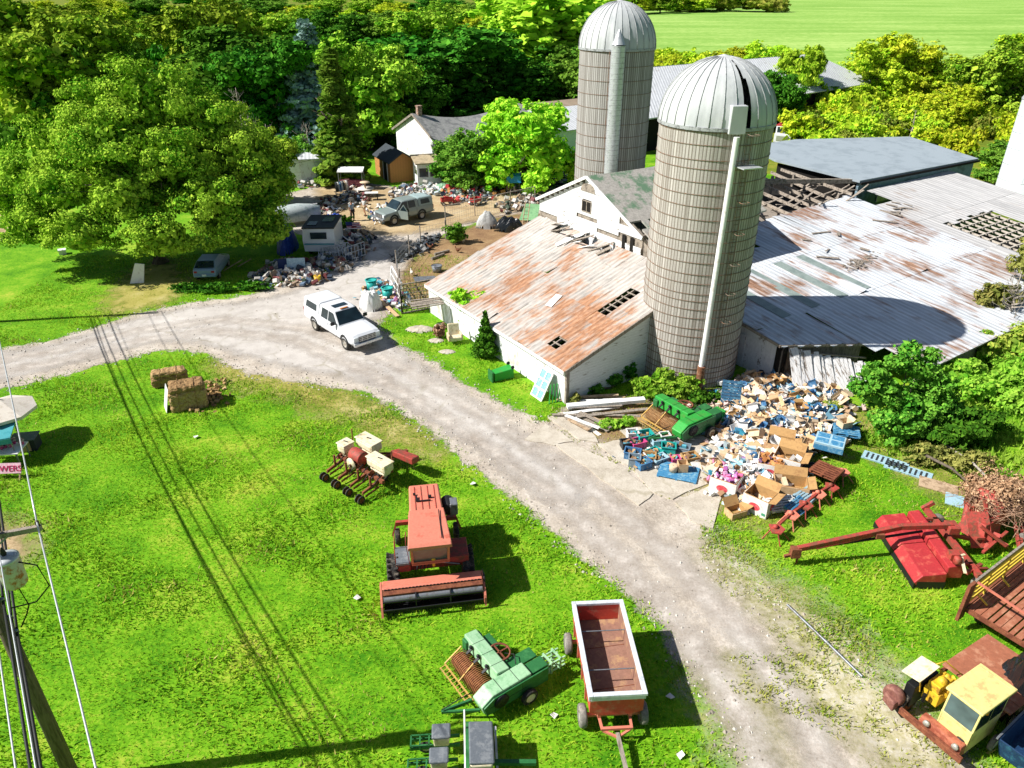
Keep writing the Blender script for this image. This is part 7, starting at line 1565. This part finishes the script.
# fallen grey limbs in the brambles
for px0,px1,lab in (((945,445),(1000,490),'long grey fallen limb in the brambles behind the brush pile'),((925,455),(975,488),'thin dark fallen limb nearest the sapling clump')):
    p,q=G(*px0,.5),G(*px1,.25); m=MB(); m.path([Vector((0,0,0)),(q-p)*.5+Vector((.1,.05,.1)),q-p],[.07,.06,.03],6); o=m.build('fallen_limb',m_barkpale if 'grey' in lab else m_bark); o.location=p; tag(o,lab,'branch')
# uncountable weeds on the right bank and lawn edges
RB2=smooth_poly([(870,415),(900,400),(1035,380),(1040,450),(960,440),(900,440)],2)
def rbank(P):
    return np.clip(pdist(P,RB)/1.0+.2,0,1)*(.45+.4*np.sin(P[:,0]*1.7+np.sin(P[:,1]*2.3)*2))
RB=smooth_poly([(880,425),(930,440),(1030,455),(1040,500),(1000,490),(960,480),(915,470),(860,445)],2)
grass_field('tall_weeds',60000,(14,34,20,40),.15,.4,LF['weed'],lambda P: np.maximum(rbank(P),.5*np.clip(pdist(P,RB2)/.8,0,1)),8)
# ------------------------------------------------------------------ utility poles and lines
m_polew=mat('utility_pole_wood','#6b5d4f',.9,0,'#4d4136',.4,2,.4,10,.25,(3,3,.3)); m_cable=mat('black_cable','#17181a',.6,0,None,.2,2); m_cablew=mat('bare_aluminium_wire','#c9cdd0',.4,.5,None,.2,2)
RD=Vector((-.58,.815,0)); PB=Vector((-11.8,12.4,0)); AX=Vector((.94,.34,0)).normalized()
def pole(label,base,h,xf=True):
    b=thing('utility_pole',label,'utility pole',base); m=MB(); m.path([(0,0,0),(0,0,h*.5),(0,0,h)],[.19,.16,.12],12); m.build('pole',m_polew,b)
    m=MB(); a=AX*1.45; m.bar(Vector((0,0,8.35))-a,Vector((0,0,8.35))+a,.1,.12); c=m.build('crossarm',m_greywood,b)
    m=MB()
    for f in (-1.4,-.7,.6,1.4): p=AX*f+Vector((0,0,8.41)); m.lathe([(.02,0),(.045,.02),(.03,.06),(.05,.09),(.03,.13),(.005,.14)],10,p)
    m.build('insulators',mat('brown_porcelain','#3f2b22',.2,0,None,.2,2),c)
    m=MB(); m.bar(AX*.8+Vector((0,0,8.3)),Vector((0,0,7.7)),.03); m.bar(AX*-.8+Vector((0,0,8.3)),Vector((0,0,7.7)),.03); m.build('brace',m_steel,b)
    if xf:
        m=MB(); m.lathe([(.02,-.42),(.2,-.42),(.25,-.36),(.26,.3),(.24,.36)],20,(.62,.1,7.45)); t_=m.build('transformer',mat('rust_stained_grey','#c2bdb6',.5,.1,'#a8623a',.42,2.2,.08,8,.1),b)
        m=MB(); m.lathe([(.27,.33),(.27,.38),(.2,.42),(.02,.45)],20,(.62,.1,7.45)); m.build('lid',m_galv,t_); m=MB(); m.lathe([(.04,.4),(.06,.5),(.04,.6),(.01,.66)],10,(.62,.1,7.45)); m.build('bushing',m_plas,t_)
        m=MB(); m.path([(.85,.1,7.7),(1.25,.1,7.6),(1.35,.1,7.0),(.9,.1,6.5),(.25,.1,6.3)],.018,5); m.path([(.62,.1,7.0),(.7,.1,6.4),(.55,.1,6.1),(.3,.1,5.7)],.018,5); m.build('drop_leads',m_cable,b); m=MB(); m.bar((.1,.05,7.5),(.5,.1,7.5),.08,.2); m.build('bracket',m_steel,b)
    for z in (5.6,6.05,6.6): m=MB(); m.box((.17,.05,z),(.12,.08,.1)); m.build('clamp',m_steel,b)
    return b
P2=Vector((-33.3,43.0,0)); PBK=PB-RD*38
pole('weathered utility pole with rust-streaked transformer at the lower left corner',PB,10.7)
pole('next utility pole up the road, just outside the left edge',P2,9.6,False)
def line(label,p,q,r,m_,sag=.5,wob=0):
    o=MB(); d=q-p; n=24; o.path([d*(i/n)+Vector((0,0,-sag*4*(i/n)*(1-i/n)))+Vector((wob*math.sin(i*.9),0,0)) for i in range(n+1)],r,5); x=o.build('power_line',m_); x.location=p; return tag(x,label,'power line')
for f,z,r,m_,lab,sg in ((1.4,8.52,.02,m_cablew,'bare silver wire from the crossarm tip along the road',.5),(.6,8.52,.014,m_cablew,'inner bare wire from the crossarm along the road',.6),(-1.4,8.52,.014,m_cablew,'outer bare wire from the far crossarm tip',.5)):
    o=AX*f+Vector((0,0,z)); line(lab+' up to the next pole',PB+o,P2+AX*f+Vector((0,0,z)),r,m_,sg); line(lab+' toward the viewer',PBK+o,PB+o,r,m_,sg)
for x,z,r,lab in ((.2,5.6,.034,'lowest thick black cable'),(.22,6.05,.026,'middle black cable'),(.2,6.6,.032,'upper thick black cable'),(-.25,5.8,.022,'thin grey cable behind the pole')):
    o=Vector((x,.05,z)); line(lab+' from the pole up the road',PB+o,P2+Vector((.2,0,z)),r,m_cable if 'black' in lab else m_cablew,.45); line(lab+' from the pole toward the viewer',PBK+o,PB+o,r,m_cable if 'black' in lab else m_cablew,.45)
line('thin service wire running from the next pole toward the trees',P2+Vector((0,0,8.0)),Vector((-16,60,6.5)),.012,m_cable,.7)
# ------------------------------------------------------------------ roadside flower stand at the left edge
m_cream2=mat('cream_canvas','#d8cfc2',.8,0,'#c2b6a6',.3,1.5,.1,12,.08); m_tealc=mat('teal_canvas','#3f98a0',.7,0,'#2a8a93',.3,1.5,.1,12,.1)
def umbrella(label,loc,r,h,mm,tilt=0):
    b=thing('market_umbrella',label,'umbrella',loc); b.rotation_euler=(0,tilt,.3); m=MB(); n=8
    top=Vector((0,0,h)); ring=[Vector((r*math.cos(2*PI*i/n),r*math.sin(2*PI*i/n),h-.55)) for i in range(n)]; vs=[top]+ring+[q-Vector((0,0,.14)) for q in ring]+[top-Vector((0,0,.03))]
    fs=[(0,1+i,1+(i+1)%n) for i in range(n)]+[(1+i,1+n+i,1+n+(i+1)%n,1+(i+1)%n) for i in range(n)]; m.add(vs,fs); m.build('canopy',mm,b)
    m=MB(); m.tube((0,0,0),(0,0,h+.08),.03); m.box((0,0,.05),(.5,.5,.1)); m.build('pole',m_palw,b); m=MB()
    for q in ring: m.bar(top-Vector((0,0,.06)),q-Vector((0,0,.03)),.02)
    m.build('ribs',m_palw,b); return b
u1=G(5,412,2.3); umbrella('cream market umbrella over the flower stand at the left edge',Vector((u1.x-.8,u1.y+.9,0)),1.4,2.45,m_cream2)
u2=G(2,432,1.6); b=thing('teal_canopy','low teal canvas canopy beside the cream umbrella','canopy',(u2.x-.75,u2.y-.1,0),.35); m=MB(); m.prism([(-1.2,-.6,1.45),(1.1,-.6,1.45),(1.2,.7,1.75),(-1.2,.7,1.75)],(0,0,.04)); m.prism([(-1.2,-.62,1.45),(1.1,-.62,1.45),(1.1,-.62,1.2),(-1.2,-.62,1.2)],(0,.02,0)); m.build('canvas',m_tealc,b); m=MB()
for x in (-1.1,1.05):
    for y in (-.55,.6): m.tube((x,y,0),(x,y,1.5),.03)
m.build('poles',m_steel,b)
b=thing('display_table','white table of small potted flowers at the left edge','table',G(6,463),.1); m=MB(); m.box((0,0,.75),(1.9,1.0,.05)); m.build('tabletop',m_white,b)
for x in (-.85,.85):
    for y in (-.42,.42): m=MB(); m.tube((x,y,0),(x,y,.74),.03); m.build('leg',m_steel,b)
r6=random.Random(2); pot=None
for i in range(12):
    x,y=r6.uniform(-.8,.85),r6.uniform(-.4,.4); loc=G(6,463)+Vector((x,y,.775))
    if pot is None:
        pot=thing('flower_pot','small potted flower on the white roadside table','flower pot',loc,0,'potted flowers on the table'); m=MB(); m.lathe([(.01,0),(.06,0),(.085,.14),(.07,.13),(.01,.12)],12); m.build('pot',m_pink,pot); leaves('flowers',[(0,0,.2,.11,.11,.09)],60,.07,leafmat('flower_mix','#c9b7c4','#b86a8a','#e6e0d8',.2,3),pot,5)
    else: dup(pot,loc,r6.uniform(0,6))
b=thing('wooden_shelf','low wooden display box behind the white table','shelf',G(28,448),.2); m=MB(); m.box((0,0,.3),(1.0,.7,.6)); m.build('box',m_blackc,b); m=MB(); m.box((0,0,.62),(1.1,.8,.04)); m.build('top',m_lid,b); m=MB(); m.box((-.1,-.37,.3),(.8,.04,.5)); m.build('front',m_card,b)
# pink lettered sign
p=G(4,481); b=thing('flower_sign','white sign with pink lettering standing before the flower table','sign',p,0); m=MB(); m.box((0,0,.55),(1.5,.03,.45)); m.build('panel',mat('pale_pink_panel','#e6b9c9',.6,0,'#d897ae',.3,3),b); m=MB()
for x in (-.65,.65): m.bar((x,.05,0),(x,.05,.75),.05)
m.build('stakes',m_palw,b)
fc=bpy.data.curves.new('lettering','FONT'); fc.body='FLOWERS'; fc.size=.36; fc.extrude=.008; fc.align_x='CENTER'; fo=bpy.data.objects.new('lettering_text',fc); COL.objects.link(fo)
bpy.context.view_layer.update(); fm=bpy.data.meshes.new_from_object(fo.evaluated_get(bpy.context.evaluated_depsgraph_get())); bpy.data.objects.remove(fo); fm.materials.clear()
fl_=link('lettering',fm,mat('magenta_paint','#c2185f',.5),b); fl_.rotation_euler=(PI/2,0,0); fl_.location=(0,-.026,.42)
b.rotation_euler=(R(-25),0,.05)
# ------------------------------------------------------------------ courtyard: camper, junk, market tables, people
c=G(306,258); b=thing('camper','small white camper with black roof among junk at the yard corner','camper',c,.03); b.scale=(1.18,1.1,1.18)
# local: x right along rear face, y away
m=MB(); m.prism([(-.0,0,.5),(2.0,0,.5),(2.05,-.05,1.25),(2.0,0.1,1.95),(0,.1,1.95),(-.05,-.05,1.25)],(0,.1,0)); m.prism([(0,.1,.5),(0,3.2,.5),(0,3.2,1.95),(0,.1,1.95)][::-1],(.06,0,0)); m.prism([(2,.1,.5),(2,3.2,.5),(2,3.2,1.95),(2,.1,1.95)],(-.06,0,0)); m.box((1,3.2,1.22),(2,.08,1.45)); m.box((1,1.6,.5),(2,3.2,.1)); m.build('shell',m_carwhite,b)
m=MB(); m.box((1,1.65,1.99),(2.1,3.3,.08)); m.build('roof',m_plas,b); m=MB(); m.box((.5,1,2.05),(.6,.9,.05)); m.box((1.4,2,2.05),(.7,1.2,.05)); m.build('roof_panels',glass(),b)
m=MB(); m.box((1.0,-.0,1.5),(1.05,.1,.42)); m.build('rear_window',glass(),b); m=MB(); m.box((-.02,1.2,1.45),(.06,.9,.45)); m.build('side_window',glass(),b)
m=MB(); m.box((1,-.07,.95),(1.95,.03,.1)); m.box((-.03,1.6,.95),(.03,3.0,.1)); m.build('stripe',mat('teal_stripe','#5f9aa5',.5),b)
for y in (1.0,):
    for x in (.15,1.85): wheel(b,(x,y,.32),.32,.2,axis='x')
b=thing('upturned_boat','pale curved boat hull upturned behind the camper','boat',G(292,232)+Vector((-.5,2.5,0)),.5); m=MB(); m.loft([[Vector((x,-w_,.4)),Vector((x,-w_*.9,1.0+h_*.5)),Vector((x,-w_*.4,1.3+h_)),Vector((x,w_*.4,1.3+h_)),Vector((x,w_*.9,1.0+h_*.5)),Vector((x,w_,.4))] for x,w_,h_ in ((-2.2,.7,0),(-1,1.0,.3),(.6,1.0,.35),(1.8,.7,.2),(2.5,.15,0))],smooth=True); m.build('hull',mat('grey_gelcoat','#b9c2c2',.4,0,'#8fa09f',.35,1.2),b); m=MB(); m.tube((-2.2,0,1.35),(2.3,0,1.5),.04); m.build('keel',m_white,b)
tag(lump('blue_tarp',G(290,252)+Vector((-.3,.6,0)),.75,1.6,2.0,mat('blue_tarp','#1f3f9a',.5,0,'#2f55b0',.3,2,.2,8,.2),51,24,.15),'dark blue tarp hanging over junk beside the camper','tarp')
tag(lump('blue_tarp',G(335,222),1.0,.8,.7,mat('blue_tarp','#1f3f9a'),52,18,.2),'low blue tarp bundle behind the camper','tarp')
# metal frame heap
b=thing('scrap_metal_heap','tangled heap of grey metal tube frames in front of the camper','scrap metal',G(338,262),.2); r7=random.Random(8)
for i in range(6):
    m=MB(); x0,y0=r7.uniform(-1.6,.6),r7.uniform(-.5,.8); a=r7.uniform(-.4,.9); L=r7.uniform(1.2,2.2); h=r7.uniform(.7,1.1); dx,dy=math.cos(a)*L,math.sin(a)*L
    p=Vector((x0,y0,.1)); q=p+Vector((dx,dy,.2)); tilt=Vector((r7.uniform(-.3,.3),.5,h))
    for f in np.linspace(0,1,7): m.tube(p.lerp(q,f),p.lerp(q,f)+tilt,.025,n=5)
    for f in (0,.5,1): m.tube(p+tilt*f,q+tilt*f,.03,n=5)
    m.build('tube_frame',m_galv,b)
for (a,c_) in (((324,222),(352,243)),((318,232),(345,250))):
    p,q=G(*a,1.0),G(*c_,.6); m=MB(); m.tube((0,0,0),q-p,.05,n=6); o=m.build('long_pole',m_white); o.location=p; tag(o,'long white pole sticking out over the junk, upper' if a[0]==324 else 'long white pole sticking out over the junk, lower','pole')
# draped flag
b=thing('draped_flag','striped red and white flag with blue corner draped over junk','flag',G(355,238),.3); m=MB(); m.prism([(-.6,-.3,.9),(.6,-.3,.85),(.5,.4,1.2),(-.6,.4,1.25)],(0,0,.02)); m.build('cloth',m_white,b)
for i in range(4): m=MB(); f=.08+i*.24; y0=-.3+f*.7; m.prism([(-.6,y0,.925+.35*f),(.58,y0,.88+.35*f),(.57,y0+.08,.92+.35*f),(-.6,y0+.08,.965+.35*f)],(0,0,.012)); m.build('red_stripe',m_red,b)
m=MB(); m.prism([(-.61,.02,1.09),(-.1,.02,1.06),(-.1,.41,1.24),(-.61,.41,1.27)],(0,0,.035)); m.build('blue_field',mat('flag_blue','#25356b',.8),b)
m=MB(); m.tube((0,0,0),(0,.1,1.0),.3); m.build('stand',m_blackc,b)
# junk at the maple edge
jl=palette('junk_mix',['#d8d5cf','#5b6f86','#8f7a66','#2f3a4a','#b9b4ac','#7a3f3f','#e3ded6','#3f4f3f','#94806a','#c9c4bb'])
litter('junk',260,smooth_poly([(255,284),(262,268),(290,262),(325,272),(320,285),(290,288)],2),.35,.12,.5,jl,61)
litter('junk',260,smooth_poly([(292,186),(296,174),(330,172),(332,182),(312,188)],2),.4,.15,.5,jl,62)
litter('junk',320,smooth_poly([(330,248),(345,232),(365,236),(368,252),(345,262)],2),.5,.12,.5,jl,63)
litter('junk',240,smooth_poly([(340,202),(344,188),(362,184),(372,194),(360,206)],2),.4,.12,.5,jl,64)
litter('junk',260,smooth_poly([(440,196),(450,186),(492,186),(497,196),(470,205)],2),.3,.12,.5,palette('junk_red',['#b92f35','#d8d5cf','#8f9a9f','#2f3a4a','#c94a4a','#e3ded6','#7f8f86','#c98f55']),65)
litter('junk',300,smooth_poly([(488,192),(500,180),(570,176),(575,184),(540,190)],2),.3,.12,.55,palette('junk_dark',['#2f3338','#555b60','#1f2226','#9a9a98','#3f4a52','#7f8488','#2a3440']),66)
litter('junk',120,smooth_poly([(370,220),(376,208),(392,206),(384,222)],2),.2,.12,.45,palette('junk_blue',['#3f5fa8','#d8d5cf','#8fb0c0','#4fae9c','#c9b79a']),67)
litter('junk',120,smooth_poly([(412,190),(425,184),(442,188),(438,196),(420,198)],2),.3,.15,.5,palette('junk_pale',['#d8d5cf','#b9c4c8','#e3ded6','#9fb0b5','#c9c4bb']),68)
litter('junk',150,smooth_poly([(306,266),(318,258),(345,262),(340,270)],2),.25,.12,.5,jl,71)
litter('junk',150,smooth_poly([(396,262),(412,246),(436,236),(440,242),(415,256)],2),.2,.12,.45,palette('junk_dark',['#2f3338']),72)
litter('junk',150,smooth_poly([(395,190),(412,186),(416,196),(398,200)],2),.25,.12,.5,jl,73)
litter('junk',130,smooth_poly([(318,206),(330,200),(338,210),(325,216)],2),.25,.12,.5,jl,74)
litter('junk',160,smooth_poly([(500,206),(530,196),(545,202),(512,214)],2),.25,.12,.5,jl,75)
for px,mm,lab in (((318,282),m_yellow2,'bright yellow bucket at the end of the roadside junk'),((307,279),m_white,'white bucket beside the yellow one in the roadside junk')):
    b=thing('bucket',lab,'bucket',G(*px)); m=MB(); m.lathe([(.02,0),(.2,0),(.26,.5),(.23,.48),(.02,.4)],16); m.build('pail',mm,b); m=MB(); m.path([(.25*math.cos(a),0,.5+.2*math.sin(a)) for a in np.linspace(0,PI,9)],.012,4); m.build('handle',m_steel,b)
b=thing('blue_armchair','dark blue chair standing in the roadside junk under the maple','chair',G(284,276),.2); m=MB(); m.box((0,0,.4),(.7,.65,.2)); m.box((0,.3,.8),(.7,.14,.75),(-.15,0,0)); m.build('cushions',mat('navy_fabric','#26365f',.8),b,.05); m=MB()
for x in (-.3,.3):
    for y in (-.28,.28): m.tube((x,y,0),(x,y,.35),.03)
m.build('legs',m_plas,b)
m=MB(); m.box((0,0,.65),(1.3,.04,1.3)); o=m.build('glass_door_panel',mat('pale_door_panel','#a9c2cc',.4,0,'#c9d5d8',.3,2)); o.location=G(297,276); o.rotation_euler=(R(-18),0,.1); tag(o,'pale blue door panel leaning behind the roadside junk','door panel')
m=MB(); m.prism([(0,0,.02),(.9,.2,.02),(1.1,.5,1.3),(.5,.4,1.4)],(0,.06,0)); o=m.build('white_flap_panel',m_white); o.location=G(130,284); tag(o,'white folded panel standing at the maple lawn edge','panel')
m=MB(); m.box((0,0,.15),(.5,.5,.3)); m.box((0,0,.34),(.56,.56,.08)); o=m.build('white_crate',m_white); o.location=G(63,254); o.rotation_euler=(0,0,.5); tag(o,'small white box standing alone on the left lawn','box')
for px,lab,l in (((224,272),'pale stick leaning in the dark beside the parked car',1.8),((238,268),'pale plank standing in the dark under the maple',1.3)):
    m=MB(); m.bar((0,0,.1),(l*.8,.2,l*.5),.06); o=m.build('pale_plank',m_palw); o.location=G(*px); tag(o,lab,'plank')
# market canopy table, round table, racks
p=G(352,190); b=thing('market_stall','low market stall with white awning and dark red goods in the straw yard','stall',p,.0); m=MB(); m.box((0,.3,2.0),(2.6,1.2,.08),(.25,0,0)); m.build('awning',m_white,b); m=MB()
for x in (-1.2,1.2):
    for y in (-.2,.8): m.tube((x,y,0),(x,y,1.95),.04)
m.build('poles',m_steel,b); m=MB(); m.box((0,.2,.5),(2.4,.8,1.0)); m.build('counter',mat('maroon_cloth','#6b2f3a',.8,0,'#8f5a5a',.4,2),b)
p=G(366,196); b=thing('round_tiered_table','round two-tier table of goods beside the market stall','table',p); m=MB(); m.lathe([(.01,.72),(.85,.72),(.85,.77),(.01,.77)],24); m.build('lower_top',m_cream2,b); m=MB(); m.lathe([(.01,1.35),(.5,1.35),(.5,1.4),(.01,1.4)],24); m.build('upper_top',m_cardp,b); m=MB(); m.tube((0,0,0),(0,0,1.36),.08); m.build('post',m_palw,b)
p=G(372,200); b=thing('folding_table','small dark-legged table right of the round table','table',p,.1); m=MB(); m.box((0,0,.72),(1.3,.7,.05)); m.build('tabletop',m_white,b)
for x in (-.55,.55):
    for y in (-.28,.28): m=MB(); m.tube((x,y,0),(x,y,.7),.03); m.build('leg',m_plas,b)
p=G(343,196); b=thing('clothes_rack','clothes rack with dark and white garments in the yard','clothes rack',p,.9); m=MB(); m.tube((-.8,0,1.5),(.8,0,1.5),.025); m.tube((-.8,0,0),(-.8,0,1.5),.025); m.tube((.8,0,0),(.8,0,1.5),.025); m.bar((-.8,-.3,.03),(-.8,.3,.03),.04); m.bar((.8,-.3,.03),(.8,.3,.03),.04); m.build('frame',m_steel,b)
for i in range(7): m=MB(); m.box((-.65+i*.2,0,1.0),(.07,.45,.9),taper=(.8,.7)); m.build('garment',[m_blackc,m_white,m_bluec,m_white,m_blackc,m_cardp,m_white][i],b,.02)
# red carts and blue tarp right of the pickup
for px,lab,rz in (((447,205),'red toy wagon at the left of the red yard goods',.3),((476,205),'red handcart at the right of the red yard goods',1.0)):
    b=thing('red_cart',lab,'cart',G(*px),rz); m=MB(); m.box((0,0,.4),(1.1,.6,.06))
    for sg in (-1,1): m.box((0,sg*.3,.55),(1.1,.04,.3)); m.box((sg*.55,0,.55),(.04,.6,.3))
    m.build('tray',m_red,b)
    for x in (-.38,.38):
        for y in (-.32,.32): wheel(b,(x,y,.18),.18,.08,m_white)
    m=MB(); m.bar((.55,0,.4),(1.1,0,.9),.04); m.build('handle',m_plas,b)
o=lump('green_tarp',G(450,189),1.6,.8,.8,mat('green_tarp','#6f9a78',.5,0,'#4f7a58',.3,2,.15,8,.15),55,20,.15); tag(o,'low green tarp-covered mound before the dark bush','tarp')
b=thing('tarp_shelter','blue tarp stretched over a frame of goods by the lime tree','shelter',G(513,193),.1); m=MB()
for x in (-.6,.6):
    for y in (-.4,.5): m.tube((x,y,0),(x,y,1.6),.03)
m.build('frame',m_steel,b); m=MB(); m.loft([[Vector((x,-.6,1.15)),Vector((x,-.45,1.75)),Vector((x,.2,1.95)),Vector((x,.7,1.5))] for x in (-.7,-.2,.3,.75)],closed=False,cap=False); m.build('tarp',mat('bright_blue_tarp','#2f8fd0',.5,0,'#4fa5dd',.3,2),b); m=MB()
for i in range(8): m.box((rnd.uniform(-.6,.6),rnd.uniform(-.4,.4),rnd.uniform(.2,.8)),(rnd.uniform(.2,.4),.3,.4),(0,0,rnd.uniform(0,3)))
m.build('goods',jl,b)
# ------------------------------------------------------------------ people
m_skin=mat('skin','#b98468',.6,0,None,.15,3,.02,20,.06); m_hair=mat('grey_brown_hair','#5a4c40',.8,0,None,.3,8)
def skin(name,V,E,Rr,m_,parent,sub=2):
    me=bpy.data.meshes.new(name); me.from_pydata(V,E,[]); o=link(name,me,m_,parent); sm=o.modifiers.new('Skin','SKIN'); sm.use_smooth_shade=True
    if not me.skin_vertices: 
        bpy.context.view_layer.objects.active=o; bpy.ops.mesh.customdata_skin_add() if False else None
    d=me.skin_vertices[0].data if me.skin_vertices else None
    for i,r_ in enumerate(Rr): d[i].radius=r_ if hasattr(r_,'__len__') else (r_,r_)
    d[0].use_root=True
    s=o.modifiers.new('Sub','SUBSURF'); s.levels=s.render_levels=sub; return o
def person(label,loc,rz,shirt,pants,h=1.74,shorts=False,arms='down',stride=.12):
    b=thing('person',label,'person',loc,rz); k=h/1.74
    J=dict(pel=(0,0,.95),wst=(0,.01,1.1),chs=(0,.0,1.32),nck=(0,.0,1.47),hdb=(0,-.015,1.56),hdt=(0,-.01,1.70),
     lh=(.095,0,.9),lk=(.11,-stride*.5,.5),la=(.11,stride*.2-.02,.09),lt=(.12,-.13+stride*.2,.035),rh=(-.095,0,.9),rk=(-.11,stride*.25,.5),ra=(-.11,stride*.9,.09),rt=(-.12,stride*.9-.13,.035),
     ls=(.18,0,1.42),le=(.235,.04,1.14),lw=(.22,-.06,.9),lp=(.215,-.09,.82),rs=(-.18,0,1.42),re=(-.235,.04,1.14),rw=(-.22,-.06,.9),rp=(-.215,-.09,.82))
    if arms=='hold': J.update(le=(.24,-.02,1.16),lw=(.12,-.24,1.12),lp=(.08,-.31,1.13),re=(-.24,-.02,1.16),rw=(-.12,-.24,1.1),rp=(-.08,-.31,1.11))
    order=['pel','wst','chs','nck','hdb','hdt','lh','lk','la','lt','rh','rk','ra','rt','ls','le','lw','lp','rs','re','rw','rp']
    rad=dict(pel=(.15,.11),wst=(.135,.1),chs=(.16,.11),nck=(.055,.06),hdb=(.075,.085),hdt=(.07,.085),lh=.085,lk=.06,la=.04,lt=(.035,.03),rh=.085,rk=.06,ra=.04,rt=(.035,.03),ls=.06,le=.044,lw=.032,lp=(.035,.022),rs=.06,re=.044,rw=.032,rp=(.035,.022))
    V=[tuple(c_*k for c_ in J[n]) for n in order]; ix={n:i for i,n in enumerate(order)}
    E=[('pel','wst'),('wst','chs'),('chs','nck'),('nck','hdb'),('hdb','hdt'),('pel','lh'),('lh','lk'),('lk','la'),('la','lt'),('pel','rh'),('rh','rk'),('rk','ra'),('ra','rt'),('chs','ls'),('ls','le'),('le','lw'),('lw','lp'),('chs','rs'),('rs','re'),('re','rw'),('rw','rp')]
    # fingers: four and a thumb rooted in each palm
    base=Vector(J['lp']); 
    for side in ('l','r'):
        p=Vector(J[side+'p']); w_=Vector(J[side+'w']); d=(p-w_).normalized(); sx=1 if side=='l' else -1; cr=d.cross(Vector((sx,0,0))).normalized()
        for f in range(4):
            o=cr*(.018*(f-1.5)); q1=p+o+d*.045; q2=q1+d*(.03+.008*(1-abs(f-1.4)))+Vector((-sx*.012,0,0)); n0=len(V)
            for q in (q1,q2): V.append(tuple(q*k))
            order.append(f'{side}f{f}a'); order.append(f'{side}f{f}b'); rad[f'{side}f{f}a']=.009; rad[f'{side}f{f}b']=.007; ix[f'{side}f{f}a']=n0; ix[f'{side}f{f}b']=n0+1; E+=[(side+'p',f'{side}f{f}a'),(f'{side}f{f}a',f'{side}f{f}b')]
        q1=w_.lerp(p,.5)+cr*-.035+Vector((-sx*.01,0,0)); q2=q1+d*.035+cr*-.012; n0=len(V); V+= [tuple(q1*k),tuple(q2*k)]; order+=[side+'ta',side+'tb']; rad[side+'ta']=.011; rad[side+'tb']=.009; ix[side+'ta']=n0; ix[side+'tb']=n0+1; E+=[(side+'w',side+'ta'),(side+'ta',side+'tb')]
    skin('body',V,[(ix[a],ix[c_]) for a,c_ in E],[tuple(x*k for x in rad[n]) if hasattr(rad[n],'__len__') else rad[n]*k for n in order],m_skin,b)
    def sub(names,edges,grow,nm,mm,over={}):
        id_={n:i for i,n in enumerate(names)}; VV=[tuple(c_*k for c_ in over.get(n,J.get(n))) for n in names]
        RR=[tuple((x+grow)*k for x in rad[n]) if hasattr(rad.get(n,.05),'__len__') else (rad.get(n,.05)+grow)*k for n in names]
        skin(nm,VV,[(id_[a],id_[c_]) for a,c_ in edges],RR,mm,b)
    mid=lambda a,c_,t:tuple(x+(y-x)*t for x,y in zip(J[a],J[c_]))
    J['nb']=mid('chs','nck',.55); rad['nb']=.1; J['lsl']=mid('ls','le',.75); J['rsl']=mid('rs','re',.75); rad['lsl']=rad['rsl']=.05
    sub(['pel','wst','chs','nb','ls','lsl','rs','rsl'],[('pel','wst'),('wst','chs'),('chs','nb'),('chs','ls'),('ls','lsl'),('chs','rs'),('rs','rsl')],.018,'shirt',shirt)
    if shorts: J['lc']=mid('lh','lk',.8); J['rc']=mid('rh','rk',.8); rad['lc']=rad['rc']=.075
    else: J['lc']=mid('lk','la',.92); J['rc']=mid('rk','ra',.92); rad['lc']=rad['rc']=.05
    ns=['pel','lh','lc','rh','rc'] if shorts else ['pel','lh','lk','lc','rh','rk','rc']
    ed=[('pel','lh'),('lh','lc'),('pel','rh'),('rh','rc')] if shorts else [('pel','lh'),('lh','lk'),('lk','lc'),('pel','rh'),('rh','rk'),('rk','rc')]
    sub(ns,ed,.02,'shorts' if shorts else 'trousers',pants)
    m=MB(); m.ball((0,.012*k,1.665*k),.1*k,10,(.92,1.05,1.0)); o=m.build('hair',m_hair,b)
    m=MB()
    for q in ((.03,-.098,1.645),(-.03,-.098,1.645)): m.ball(tuple(x*k for x in q),.011*k,6)
    m.build('eyes',m_plas,b); m=MB(); m.prism([(-.014*k,-.095*k,1.605*k),(.014*k,-.095*k,1.605*k),(0,-.125*k,1.608*k),(0,-.095*k,1.645*k)],(0,.004,0)); m.build('nose',m_skin,b); m=MB(); m.box((0,-.1*k,1.578*k),(.045*k,.012,.009)); m.build('mouth',m_redold,b)
    for sg in (1,-1): m=MB(); a='l' if sg>0 else 'r'; t=Vector(J[a+'t'])*k; m.box((t.x,t.y+.05,.045),(.1,.28,.09)); m.build('shoe',m_plas,b,.03)
    return b
m_shirtw=mat('white_shirt','#dcdcda',.8,0,None,.2,3); m_jean=mat('dark_trousers','#23262e',.85,0,None,.2,3); m_short=mat('tan_shorts','#b39c7a',.85,0,None,.2,3); m_shirtb=mat('pale_blue_shirt','#9fb3c4',.8,0,None,.2,3)
person('person in pale blue shirt and dark trousers standing in the yard',G(353,221),.9,m_shirtb,m_jean,1.82)
person('person in white shirt and tan shorts walking near the grey pickup',G(365,216),-.5,m_shirtw,m_short,1.7,True,stride=.25)
